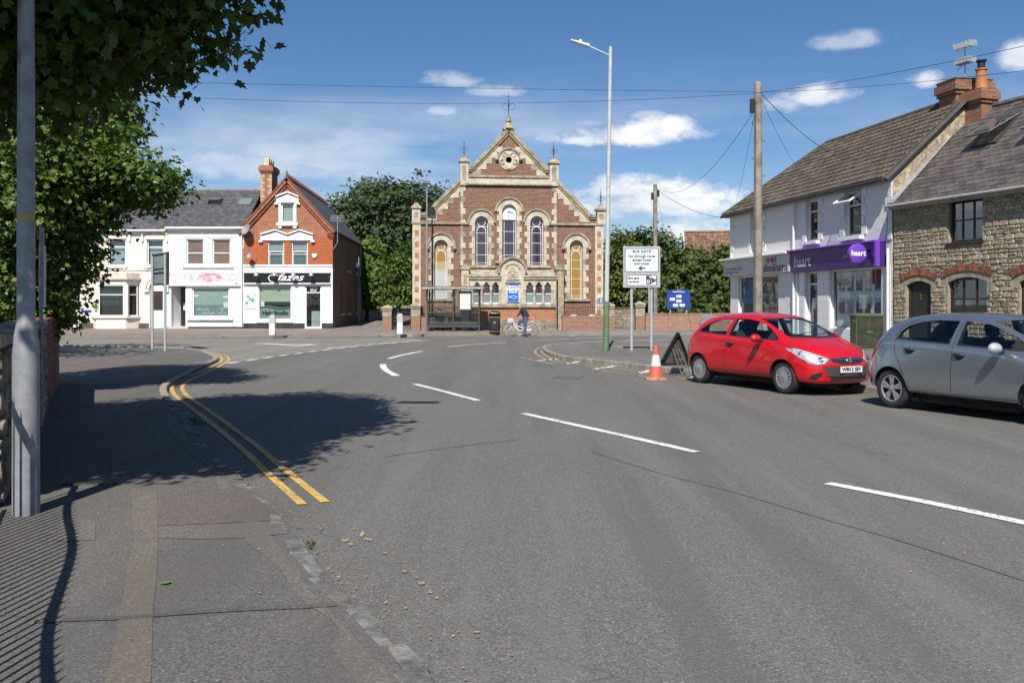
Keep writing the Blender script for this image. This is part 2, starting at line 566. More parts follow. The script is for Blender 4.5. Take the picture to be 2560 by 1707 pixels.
# ================================================================ GROUND, ROADS, PAVEMENTS
def asphalt(name, c, speck=0.5, patch=0.25, warm=(0.12, 0.105, 0.085), crack=0.5, bump=0.35):
 m = bpy.data.materials.new(name)
 m.use_nodes = True
 t = NT(m.node_tree)
 tc = t.n('ShaderNodeTexCoord')
 v = tc.outputs['Object']
 vo = t.n('ShaderNodeTexVoronoi', feature='F1')
 t.l(v, vo.inputs['Vector'])
 vo.inputs['Scale'].default_value = 95
 grain = t.n('ShaderNodeSeparateColor')
 t.l(vo.outputs['Color'], grain.inputs[0])
 fine = t.noise(v, 240, 3, 0.7)
 mid = t.noise(v, 14, 5, 0.7)
 big = t.noise(v, 0.45, 5, 0.62, 0.3)
 huge = t.noise(v, 0.12, 3, 0.5)
 col = t.mix(t.ramp(grain.outputs[0], 0.0, 1.0, 0.0, 1.0), tuple(k * (1 - speck * 0.8) for k in c), tuple(k * (1 + speck * 0.75) for k in c))
 col = t.mix(t.ramp(grain.outputs[1], 0.93, 1.0, 0, 0.55), col, tuple(min(1, k * 2.9) for k in c))
 col = t.mix(t.ramp(fine, 0.35, 0.75, 0, 0.35), col, tuple(k * 0.55 for k in c))
 col = t.mix(t.ramp(mid, 0.42, 0.75, 0, patch), col, tuple(k * 0.62 for k in c))
 col = t.mix(t.ramp(big, 0.42, 0.72, 0, patch * 1.3), col, warm)
 col = t.mix(t.ramp(huge, 0.45, 0.7, 0, 0.25), col, tuple(k * 1.35 for k in c))
 mp_ = t.n('ShaderNodeMapping')
 mp_.inputs['Rotation'].default_value = (0, 0, R(-25))
 mp_.inputs['Scale'].default_value = (1.5, 0.09, 1)
 t.l(v, mp_.inputs['Vector'])
 trk = t.noise(mp_.outputs[0], 1.0, 4, 0.6)
 col = t.mix(t.ramp(trk, 0.50, 0.64, 0, 0.5), col, tuple(k * 0.72 for k in c))
 col = t.mix(t.ramp(trk, 0.48, 0.34, 0, 0.35), col, tuple(k * 1.3 for k in c))
 # streaks where tyres run and wandering hairline cracks
 vs = t.n('ShaderNodeTexVoronoi', feature='DISTANCE_TO_EDGE')
 wob = t.n('ShaderNodeVectorMath', operation='ADD')
 nc = t.n('ShaderNodeTexNoise')
 t.l(v, nc.inputs['Vector'])
 nc.inputs['Scale'].default_value = 1.6
 t.l(v, wob.inputs[0])
 sc = t.n('ShaderNodeVectorMath', operation='SCALE')
 t.l(nc.outputs['Color'], sc.inputs[0])
 sc.inputs[3].default_value = 0.7
 t.l(sc.outputs[0], wob.inputs[1])
 t.l(wob.outputs[0], vs.inputs['Vector'])
 vs.inputs['Scale'].default_value = 0.17
 ck = t.m('MULTIPLY', t.ramp(vs.outputs['Distance'], 0.0, 0.0035, 1.0, 0.0), t.ramp(big, 0.45, 0.6, 0, crack))
 col = t.mix(ck, col, tuple(k * 0.35 for k in c))
 b = t.n('ShaderNodeBsdfPrincipled')
 t.l(col, b.inputs['Base Color'])
 t.l(t.ramp(mid, 0.2, 0.8, 0.72, 0.92), b.inputs['Roughness'])
 b.inputs['Specular IOR Level'].default_value = 0.35
 bn = t.n('ShaderNodeBump')
 bn.inputs['Strength'].default_value = bump
 bn.inputs['Distance'].default_value = 0.006
 t.l(t.m('ADD', t.m('MULTIPLY', vo.outputs['Distance'], -0.9), t.m('MULTIPLY', fine, 0.5)), bn.inputs['Height'])
 t.l(bn.outputs[0], b.inputs['Normal'])
 o = t.n('ShaderNodeOutputMaterial')
 t.l(b.outputs[0], o.inputs[0])
 _mats[name] = m
 return m
M_road = asphalt('asphalt', (0.124, 0.120, 0.112), 0.42, 0.2)
M_side = asphalt('asphalt_side', (0.185, 0.178, 0.155), 0.3, 0.2)
M_pave = asphalt('tarmac_pavement', (0.108, 0.104, 0.098), 0.45, 0.3, (0.125, 0.1, 0.085))
M_pave2 = asphalt('tarmac_pavement_far', (0.20, 0.175, 0.15), 0.3, 0.25, (0.17, 0.13, 0.11))
M_pave3 = asphalt('tarmac_island', (0.135, 0.13, 0.12), 0.35, 0.35, (0.17, 0.125, 0.105))
M_strip = asphalt('tarmac_trench', (0.135, 0.118, 0.10), 0.35, 0.2)
M_red = asphalt('tarmac_red', (0.115, 0.098, 0.09), 0.4, 0.25)
M_grey = asphalt('tarmac_worn', (0.13, 0.119, 0.108), 0.35, 0.25)
M_dark = asphalt('tarmac_dark', (0.092, 0.088, 0.083), 0.45, 0.3)
M_tact = pm('tactile_red', (0.24, 0.135, 0.12), 0.85, 0.25, 8, 0.3, 60)
M_gran = pm('granite_kerb', (0.175, 0.17, 0.165), 0.85, 0.4, 7, 1.0, 26, dirt=(0.12, 0.105, 0.09), dscale=4, damt=0.85)
M_kerb = pm('concrete_kerb', (0.31, 0.275, 0.235), 0.85, 0.22, 5, 0.5, 45, dirt=(0.15, 0.12, 0.1), dscale=2, damt=0.6)
M_earth = pm('earth', (0.09, 0.08, 0.05), 0.95, 0.4, 0.6, 0.6, 6, col2=(0.06, 0.085, 0.03))
def paint_mat(name, col, wear, under=(0.11, 0.11, 0.108)):
 m = bpy.data.materials.new(name)
 m.use_nodes = True
 t = NT(m.node_tree)
 tc = t.n('ShaderNodeTexCoord')
 v = tc.outputs['Object']
 n = t.noise(v, 22, 6, 0.75)
 n2 = t.noise(v, 1.7, 4, 0.6)
 w = t.ramp(t.m('ADD', n, t.m('MULTIPLY', n2, 0.35)), 0.86 - wear * 0.4, 0.98 - wear * 0.3, 0, 0.85)
 c = t.mix(t.ramp(n2, 0.3, 0.8, 0, 0.3), col, tuple(k * 0.7 for k in col))
 b = t.n('ShaderNodeBsdfPrincipled')
 t.l(t.mix(w, c, under), b.inputs['Base Color'])
 b.inputs['Roughness'].default_value = 0.72
 bn = t.n('ShaderNodeBump')
 bn.inputs['Strength'].default_value = 0.25
 bn.inputs['Distance'].default_value = 0.004
 t.l(t.noise(v, 160, 3, 0.6), bn.inputs['Height'])
 t.l(bn.outputs[0], b.inputs['Normal'])
 o = t.n('ShaderNodeOutputMaterial')
 t.l(b.outputs[0], o.inputs[0])
 _mats[name] = m
 return m
M_white = paint_mat('road_paint_white', (0.72, 0.71, 0.68), 0.52)
M_whitew = paint_mat('road_paint_white_worn', (0.5, 0.5, 0.48), 0.75)
M_yel = paint_mat('road_paint_yellow', (0.56, 0.35, 0.075), 0.5)
M_yelw = paint_mat('road_paint_yellow_worn', (0.42, 0.33, 0.15), 0.7)
def sheet(name, poly, z, mat, parent=None, **k):
 vs, tr = cdt(poly)
 V = [(x, y, z) for x, y in vs]
 Fc = []
 for a, b, c in tr:
  (x1, y1), (x2, y2), (x3, y3) = vs[a], vs[b], vs[c]
  Fc.append((a, b, c) if (x2 - x1) * (y3 - y1) - (x3 - x1) * (y2 - y1) > 0 else (a, c, b))
 return MB().add(V, Fc).build(name, mat, parent, **k)
def raised(name, poly, z0, z1, mat, **k):
 vs, tr = cdt(poly)
 V = [(x, y, z1) for x, y in vs]
 Fc = []
 for a, b, c in tr:
  (x1, y1), (x2, y2), (x3, y3) = vs[a], vs[b], vs[c]
  Fc.append((a, b, c) if (x2 - x1) * (y3 - y1) - (x3 - x1) * (y2 - y1) > 0 else (a, c, b))
 mb = MB().add(V, Fc)
 n = len(poly)
 a = sum(poly[i][0] * poly[(i + 1) % n][1] - poly[(i + 1) % n][0] * poly[i][1] for i in range(n))
 q = poly if a > 0 else poly[::-1]
 mb.add([(x, y, z0) for x, y in q] + [(x, y, z1) for x, y in q], [(i, (i + 1) % n, (i + 1) % n + n, i + n) for i in range(n)])
 return mb.build(name, mat, None, kind='structure', **k)
def resample(path, step):
 out = [Vector(path[0])]
 for a, b in zip(path[:-1], path[1:]):
  a, b = Vector(a), Vector(b)
  n = max(1, int((b - a).length / step))
  out += [a.lerp(b, (i + 1) / n) for i in range(n)]
 return out
def smooth_path(pts, per=6):
 """Catmull-Rom through the points"""
 P = [Vector(p) for p in pts]
 P = [P[0] * 2 - P[1]] + P + [P[-1] * 2 - P[-2]]
 out = []
 for i in range(1, len(P) - 2):
  for k in range(per):
   s = k / per
   a, b, c, d = P[i - 1], P[i], P[i + 1], P[i + 2]
   out.append(0.5 * ((2 * b) + (c - a) * s + (2 * a - 5 * b + 4 * c - d) * s * s + (3 * b - a - 3 * c + d) * s ** 3))
 out.append(P[-2])
 return out
def offset_path(path, d):
 """shift to the right of travel by d"""
 out = []
 n = len(path)
 for i in range(n):
  a, b = path[max(i - 1, 0)], path[min(i + 1, n - 1)]
  q = (Vector(b) - Vector(a)).normalized()
  out.append(Vector((path[i][0] + q.y * d, path[i][1] - q.x * d)))
 return out
def ribbon(name, path, w, z, mat, parent):
 L, Rr = offset_path(path, -w / 2), offset_path(path, w / 2)
 n = len(path)
 return MB().add([(p[0], p[1], z) for p in L] + [(p[0], p[1], z) for p in Rr], [(i, i + n, i + 1 + n, i + 1) for i in range(n - 1)]).build(name, mat, parent)
def kerb_run(parent, path, length, w, z0, z1, mat, name='kerb_stone', jitter=0.0, taper=0.015):
 """separate kerb stones along a path; the stones lie to the left of travel"""
 pts = [Vector(p) for p in path]
 acc = [0.0]
 for a, b in zip(pts[:-1], pts[1:]):
  acc.append(acc[-1] + (b - a).length)
 def at(s):
  s = min(max(s, 0), acc[-1])
  for i in range(len(pts) - 1):
   if s <= acc[i + 1] + 1e-9:
    return pts[i].lerp(pts[i + 1], (s - acc[i]) / max(1e-9, acc[i + 1] - acc[i]))
  return pts[-1]
 s = 0.0
 out = []
 while s < acc[-1] - 0.05:
  ln = length * (1 + random.uniform(-jitter, jitter))
  e = min(s + ln, acc[-1])
  a, b = at(s + 0.008), at(e - 0.008)
  d = (b - a)
  if d.length > 0.03:
   dn = d.normalized()
   nl = Vector((-dn.y, dn.x))
   o = random.uniform(-1, 1) * jitter * 0.04
   zz = z1 + random.uniform(-1, 1) * jitter * 0.02
   ww = w * (1 + random.uniform(-1, 1) * jitter * 0.4)
   def P(q, k, z):
    r = q + nl * (k + o)
    return (r.x, r.y, z)
   j = lambda: random.uniform(-1, 1) * jitter * 0.05
   vs = [P(a, 0, z0), P(b, 0, z0), P(b, ww, z0), P(a, ww, z0),
                  P(a, taper + j(), zz), P(b, taper + j(), zz + j() * 0.2), P(b, ww + j(), zz), P(a, ww + j(), zz + j() * 0.2)]
   out.append(MB().add(vs, [(4, 5, 6, 7), (0, 1, 5, 4), (1, 2, 6, 5), (2, 3, 7, 6), (3, 0, 4, 7)]).build(name, mat, parent, bevel=0.012, recalc=True))
  s = e
 return out
ground = MB().add([(-1500, -1500, -0.06), (1500, -1500, -0.06), (1500, 1500, -0.06), (-1500, 1500, -0.06)], [(0, 1, 2, 3)]).build('ground', M_earth, kind='structure')
road = MB().add([(-90, -30, 0), (90, -30, 0), (90, 60, 0), (-90, 60, 0)], [(0, 1, 2, 3)]).build('road', M_road, kind='structure')
# left pavement, the camera stands on it
ZL = 0.05
lk = [(4.9, -7.0), (1.55, 0.0)] + [G(px * 1.0884, py * 1.0884, ZL) for px, py in
      [(1000, 1560), (870, 1430), (775, 1340), (700, 1250), (640, 1180), (570, 1110), (505, 1045), (440, 975), (402, 925), (385, 900), (392, 882), (430, 860), (470, 840), (503, 824)]]
lk_smooth = smooth_path(lk[:-1], 5) + smooth_path([lk[-2], lk[-1], G(525, 884, ZL), G(500, 875, ZL), G(440, 870, ZL), G(300, 867, ZL), G(150, 864, ZL), (-40, 36.5), (-70, 37)], 4)[1:]
def wallx(D):
 return -0.79 - 0.46 * D
left_poly = [tuple(p) for p in lk_smooth] + [(-70, 24), (-14, 24), (-9.9, 19.2), (wallx(18.6) - .3, 18.6), (wallx(7) - .3, 7), (wallx(0) - .3, 0), (wallx(-7) - .3, -7)]
pave_l = raised('pavement_left', left_poly, -0.02, ZL, M_pave)
# worn granite kerb beside the camera, then dressed kerb round the corner
cut = next(i for i, p in enumerate(lk_smooth) if p[1] > 15.0)
kerb_run(pave_l, lk_smooth[:cut + 1], 0.26, 0.12, -0.02, ZL + 0.004, M_gran, jitter=0.6)
kerb_run(pave_l, lk_smooth[cut:len(lk_smooth) - 4], 0.75, 0.14, -0.02, 0.085, M_kerb)
def patch(name, pix, z, mat, parent, zref=ZL):
 return sheet(name, [G(x, y, zref) for x, y in pix], z, mat, parent)
def z3(x, y):
 return (x * 0.5102, 1200 + y * 0.5102)
patch('trench_strip', [z3(*p) for p in [(655, 300), (622, 450), (590, 660), (530, 960), (470, 1080), (730, 1080), (742, 960), (748, 660), (770, 440), (775, 290), (770, 60), (640, 40)]], ZL + 0.004, M_strip, pave_l)
patch('red_patch', [z3(*p) for p in [(772, 60), (1180, 40), (1300, 120), (1350, 200), (1100, 212), (772, 224)]], ZL + 0.004, M_red, pave_l)
patch('worn_patch', [z3(*p) for p in [(772, 226), (1100, 214), (1352, 203), (1410, 262), (1180, 285), (980, 290), (780, 286)]], ZL + 0.004, M_grey, pave_l)
patch('worn_patch', [z3(*p) for p in [(290, 185), (470, 205), (466, 295), (280, 300)]], ZL + 0.004, M_grey, pave_l)
stp = [z3(*p) for p in [(170, 690), (330, 680), (560, 672), (760, 655), (1000, 636), (1250, 618), (1450, 612), (1640, 604), (1650, 620), (1480, 632), (1260, 640), (1000, 655), (760, 672), (560, 688), (330, 695), (170, 702)]]
patch('damp_stain', stp, ZL + 0.006, M_dark, pave_l)
wp = resample([p for p in lk_smooth if 1.5 < p[1] < 14], .22)
wl_, wr_ = [], []
for i, p in enumerate(offset_path(wp, -.17)):
 q = offset_path(wp, -.17 - (.10 + .05 * math.sin(i * .31) + .03 * math.sin(i * .83)))[i]
 wl_.append(p); wr_.append(q)
MB().add([(p[0], p[1], ZL + .003) for p in wl_] + [(p[0], p[1], ZL + .003) for p in wr_], [(i, i + 1, i + 1 + len(wl_), i + len(wl_)) for i in range(len(wl_) - 1)]).build('worn_edge', M_grey, pave_l)
# grass verge-like reddish tarmac further along
patch('red_patch', [(150, 905), (330, 895), (480, 915), (420, 945), (250, 935), (148, 930)], ZL + 0.004, M_red, pave_l)
# big paved corner on the right
ZR = 0.12
rk = [(16.5, -4.0)] + [G(px, py) for px, py in [(2560, 1032), (2180, 982), (1760, 940), (1700, 934), (1560, 917), (1480, 908), (1420, 900), (1385, 891), (1366, 880), (1368, 873), (1385, 869), (1420, 866.5)]]
rk2 = [G(1420, 866.5), G(1507, 860.5), G(1644, 856.5), G(1745, 853.5), G(1850, 852.5), (16, 40.6), (45, 40.5), (80, 40.5)]
rk_s = smooth_path(rk, 5) + smooth_path(rk2, 4)[1:]
pave_r = raised('pavement_right', [tuple(p) for p in rk_s] + [(80, -4)], -0.02, ZR, M_pave3)
kerb_run(pave_r, rk_s[5:-10], 0.9, 0.13, -0.02, ZR + 0.012, M_kerb)
for pix, mat in (([(1480, 884), (1540, 872), (1640, 868), (1760, 866), (1770, 878), (1700, 884), (1600, 886), (1520, 890)], M_grey), ([(1500, 866), (1700, 860), (1740, 862), (1560, 870)], M_pave2)):
 patch('worn_patch', pix, ZR + 0.004, mat, pave_r, ZR)
# far pavement in front of the terrace and the chapel
ZF = 0.10
fk = [(-90, 43.0), (-32, 43.2), (-17, 43.6), (-11, 44.3), (-5, 45.6), (0, 46.4), (5, 46.9), (12, 47.3), (30, 47.5), (90, 47.5)]
fk_s = smooth_path(fk, 3)
pave_f = raised('pavement_far', [tuple(p) for p in fk_s] + [(90, 64), (-90, 64)], -0.02, ZF, M_pave2)
kerb_run(pave_f, offset_path([p for p in fk_s if -33 < p[0] < 32], 0.0), 1.8, 0.14, -0.02, ZF + 0.01, M_kerb)
lane = MB().add([(-10.9, 54.0, ZF + .006), (-6.0, 54.0, ZF + .006), (-8.4, 62, ZF + .05), (-12.0, 62, ZF + .05), (-8.6, 92, .62), (-15.6, 92, .62)], [(0, 1, 2, 3), (3, 2, 4, 5)]).build('lane', M_side, kind='structure')
# kerbed build-outs with bollards, and red blister paving beside them
for i, (x0, x1, yb) in enumerate(((-14.4, -11.0, 44.2), (-7.0, -4.4, 45.6))):
 pl = [(x0, yb + .1), (x0 + .5, yb - .75), (x0 + 1.1, yb - .95), (x1 - .9, yb - .95 + (.3 if i else .15)), (x1 - .2, yb - .4), (x1, yb + .5)]
 kp = smooth_path(pl, 4)
 isl = raised('kerbed_build_out', [tuple(p) for p in kp] + [(x1, yb + 1.2), (x0, yb + 1.2)], -0.02, ZF + 0.02, M_pave2)
 kerb_run(isl, kp, 0.9, 0.14, -0.02, ZF + 0.035, M_kerb)
for x0, x1 in ((-24, -14.6), (-10.8, -7.2), (-4.2, -1.2)):
 ya = lambda x: 43.75 + max(0, x + 17) * 0.17
 sheet('tactile_strip', [(x0, ya(x0)), (x1, ya(x1)), (x1, ya(x1) + 1.3), (x0, ya(x0) + 1.3)], ZF + 0.006, M_tact, pave_f)
# side road surface (older, paler) left of the give-way line
gl = [G(548, 913), G(570, 909), G(700, 890), G(850, 871), G(999, 856.5), G(1075, 850.5)]
sheet('side_road', [tuple(p) for p in gl] + [(-5.0, 43.6), (-14, 42.9), (-90, 42.6), (-90, 36.0)] + [G(100, 863), G(300, 866.5), G(500, 875), G(532, 885), G(530, 900)], 0.004, M_side, kind='structure')
# ---- painted lines
def dash(pix, w, mat=None, z=0.008, name='white_dash', per=4):
 pts = [G(*p) for p in pix]
 pts = smooth_path(pts, per) if len(pts) > 2 else [Vector(p) for p in pts]
 return ribbon(name, pts, w, z, mat or M_white, road)
dash([(2070, 1209), (2320, 1257), (2640, 1325)], 0.13)
dash([(1308, 1034), (1520, 1081), (1742, 1131)], 0.13)
dash([(1036, 960), (1110, 979), (1196, 1002)], 0.13)
dash([(957, 911), (960, 920), (972, 930), (992, 940)], 0.17)
dash([(971, 897), (1010, 887), (1055, 878)], 0.15)
dash([(1118, 867), (1190, 861), (1266, 856)], 0.13)
dash([(1343, 851), (1440, 847), (1533, 844)], 0.12)
dash([(1611, 844), (1690, 842.5), (1770, 841.5)], 0.12)
for a, b in (((1346, 902), (1393, 897)), ((1411, 910), (1447, 905)), ((1488, 923), (1541, 915)), ((1597, 933.5), (1628, 926)), ((1721, 949), (1742, 941))):
 dash([a, b], 0.17)
dash([(1298, 893), (1340, 902), (1388, 912)], 0.07, M_whitew)
dash([(1470, 922), (1560, 935), (1640, 947)], 0.06, M_whitew)
# give-way dashes
gp = smooth_path(gl[1:], 12)
acc = 0.0
for row, off in ((0, 0.0), (1, -0.35)):
 pth = offset_path(gp, off)
 fine = resample(pth, 0.05)
 n_on, n_gap = 13, 9
 i = 0
 while i + n_on < len(fine):
  if row == 0 or fine[i][0] > G(800, 876)[0]:
   ribbon('give_way_dash', fine[i:i + n_on + 1:3], 0.17, 0.01, M_white, road)
  i += n_on + n_gap
tri = [G(628, 858.5), G(800, 861.5), G(745, 865.5)]
tri_in = [G(680, 860.2), G(772, 861.6), G(742, 863.8)]
vs, tr = cdt(tri, [tri_in])
MB().add([(x, y, 0.01) for x, y in vs], tr).build('give_way_triangle', M_white, road, recalc=True)
dash([(662, 868), (800, 872.5)], 0.12, M_whitew)
dash([(390, 859), (560, 863)], 0.10, M_whitew)
dash([(500, 850.5), (640, 853)], 0.10, M_whitew)
# double yellow lines
def z2(x, y):
 return (x * 0.4252, 760 + y * 0.4252)
yl = [z2(*p) for p in [(1778, 1180), (1590, 1012), (1380, 815), (1150, 630), (1040, 548), (1012, 510), (1018, 480), (1070, 445), (1170, 402), (1275, 352), (1305, 330), (1290, 305), (1215, 287), (1130, 277), (1010, 268)]]
yp = smooth_path([G(*p) for p in yl], 6)
ribbon('yellow_line', yp, 0.078, 0.008, M_yel, road)
ribbon('yellow_line', offset_path(yp, 0.19), 0.078, 0.008, M_yel, road)
yr = smooth_path([G(*p) for p in [(1765, 951), (1700, 943), (1560, 925), (1480, 915), (1415, 906), (1376, 895), (1356, 882), (1360, 872), (1382, 866), (1440, 862.5)]], 5)
ribbon('yellow_line', yr, 0.09, 0.008, M_yelw, road)
ribbon('yellow_line', offset_path(yr, -0.24), 0.09, 0.008, M_yelw, road)
yf = [Vector((x, 43.05 + max(0, x + 17) * 0.165 - (0.9 if -14.6 < x < -10.8 else 0))) for x in np.arange(-24, -14.8, 0.6)]
ribbon('yellow_line', yf, 0.1, 0.012, M_yelw, road)
def blob(px, py, rx, ry, seed):
 rr = random.Random(seed)
 return [G(px + rx * math.cos(a) * rr.uniform(.35, 1.1), py + ry * math.sin(a) * rr.uniform(.35, 1.1)) for a in np.linspace(0, 2 * math.pi, 10)[:-1]]
for i, (px, py, rx, ry) in enumerate([(862, 1352, 12, 6), (878, 1362, 10, 4), (905, 1338, 7, 8), (922, 1350, 14, 6), (886, 1325, 5, 2), (962, 1384, 8, 3), (1012, 1430, 12, 4), (1052, 1460, 16, 7),
                                      (1076, 1482, 12, 6), (1092, 1496, 9, 5), (1040, 1445, 8, 4), (1190, 1582, 12, 3), (1195, 1594, 8, 4), (1000, 1408, 6, 3)]):
 sheet('yellow_paint_scrap', blob(px, py, rx, ry, i), 0.008, M_yelw, road)
# patch seams and repairs in the carriageway
M_seam = asphalt('asphalt_seam', (0.106, 0.103, 0.097), 0.4, 0.2)
for pix, w in (([(960, 1142), (1100, 1122), (1300, 1098)], 0.02), ([(1480, 1130), (1640, 1180), (1850, 1235), (2050, 1295), (2250, 1352), (2560, 1452)], 0.013)):
 ribbon('tar_seam', smooth_path([G(*p) for p in pix], 8), w, 0.005, M_seam, road)
M_rep = asphalt('asphalt_repair', (0.1, 0.098, 0.095), 0.3, 0.1)
sheet('road_repair', [G(1390, 938), G(1460, 942), G(1450, 948), G(1380, 945)], 0.005, M_rep, road)
# drain cover on the pavement
gx, gy = G(235, 1204, ZL)
dc = thing('drain_cover', 'rectangular cast iron drain cover set in the shaded pavement', 'drain cover', (gx, gy, ZL), R(0))
M_iron = pm('cast_iron', (0.11, 0.105, 0.1), 0.5, 0.3, 20, 0.3, 80, metal=0.6)
MB().box(-.27, .27, -.13, -.105, 0, .012).box(-.27, .27, .105, .13, 0, .012).box(-.27, -.245, -.104, .104, 0, .012).box(.245, .27, -.104, .104, 0, .012).build('frame', M_iron, dc)
pit = MB().box(-.244, .244, -.104, .104, 0.001, 0.003).build('pit', pm('drain_dark', (0.01, 0.01, 0.01), 0.9), dc)
bar = None
for i in range(15):
 if bar is None:
  bar = MB().box(-.008, .008, -.103, .103, .003, .011).build('bar', M_iron, dc)
  b = bar
 else:
  b = dup(bar, dc)
 b.location = (-.225 + i * .032, 0, 0)
# ================================================================ BUILDING HELPERS
M_upvc = pm('white_upvc', (0.78, 0.78, 0.77), 0.35, 0.05, 3)
M_wpaint = pm('white_painted_render', (0.80, 0.79, 0.77), 0.75, 0.07, 1.5, 0.25, 30, dirt=(0.62, 0.59, 0.54), dscale=0.9, damt=0.45)
M_glass = glass_mat('window_glass', (0.72, 0.80, 0.80), 0.09)
M_room = pm('dark_room', (0.035, 0.034, 0.036), 0.9, 0.3)
M_black = pm('black_paint', (0.015, 0.015, 0.017), 0.4, 0.2, 6)
M_dkiron = pm('dark_iron', (0.03, 0.028, 0.03), 0.6, 0.3, 30, 0.2, 80)
M_wtext = pm('white_lettering', (0.82, 0.82, 0.82), 0.6, 0.0)
M_ktext = pm('black_lettering', (0.02, 0.02, 0.025), 0.6, 0.0)
def window(root, x0, x1, z0, z1, y=0.14, fw=0.06, fm=None, gm=None, vs=(), hs=(), fd=0.05, bw=None, room=True, name='window', depth=0.7, rm=None):
 """framed window: frame mesh, one pane object per light, a dark room behind"""
 fm, gm = fm or M_upvc, gm or M_glass
 bw = bw or fw * 0.75
 mb = MB()
 mb.box(x0, x0 + fw, y, y + fd, z0, z1).box(x1 - fw, x1, y, y + fd, z0, z1)
 mb.box(x0 + fw, x1 - fw, y + .001, y + fd, z0, z0 + fw).box(x0 + fw, x1 - fw, y + .001, y + fd, z1 - fw, z1)
 xs = [x0 + fw] + [x0 + (x1 - x0) * v for v in vs] + [x1 - fw]
 zs = [z0 + fw] + [z0 + (z1 - z0) * h for h in hs] + [z1 - fw]
 for x in xs[1:-1]:
  mb.box(x - bw / 2, x + bw / 2, y + .003, y + fd - .003, z0 + fw, z1 - fw)
 for z in zs[1:-1]:
  mb.box(x0 + fw, x1 - fw, y + .005, y + fd - .005, z - bw / 2, z + bw / 2)
 w = mb.build(name, fm, root)
 for i in range(len(xs) - 1):
  for k in range(len(zs) - 1):
   MB().add([(xs[i], y + fd * .6, zs[k]), (xs[i + 1], y + fd * .6, zs[k]), (xs[i + 1], y + fd * .6, zs[k + 1]), (xs[i], y + fd * .6, zs[k + 1])], [(0, 1, 2, 3)]).build('pane', gm, w)
 if room:
  a, b, c, d = x0, x1, z0, z1
  e, f = y + fd + .002, y + depth
  MB().add([(a, e, c), (b, e, c), (b, f, c), (a, f, c), (a, e, d), (b, e, d), (b, f, d), (a, f, d)],
                 [(0, 1, 2, 3), (7, 6, 5, 4), (2, 1, 5, 6), (0, 3, 7, 4), (3, 2, 6, 7)]).build('room', rm or M_room, w)
 return w
def panel(w, x0, x1, z0, z1, y, mat, name='curtain', folds=0):
 if folds:
  n = folds * 4
  vs = []
  for i in range(n + 1):
   x = x0 + (x1 - x0) * i / n
   yy = y + 0.025 * math.sin(i * math.pi / 2 + 0.6 * math.sin(i * 1.7))
   vs += [(x, yy, z0), (x, yy, z1)]
  return MB().add(vs, [(2 * i, 2 * i + 2, 2 * i + 3, 2 * i + 1) for i in range(n)]).build(name, mat, w, smooth=True)
 return MB().add([(x0, y, z0), (x1, y, z0), (x1, y, z1), (x0, y, z1)], [(0, 1, 2, 3)]).build(name, mat, w)
def sloped(root, name, p0, p1, t0, t1, y0, y1, mat, **k):
 """beam between two (x, z) points; t0/t1 offsets below/above the line"""
 d = Vector((p1[0] - p0[0], p1[1] - p0[1])).normalized()
 n = Vector((-d.y, d.x))
 q = [(p0[0] + n.x * t0, p0[1] + n.y * t0), (p1[0] + n.x * t0, p1[1] + n.y * t0), (p1[0] + n.x * t1, p1[1] + n.y * t1), (p0[0] + n.x * t1, p0[1] + n.y * t1)]
 return MB().prism(q, y0, y1).build(name, mat, root, **k)
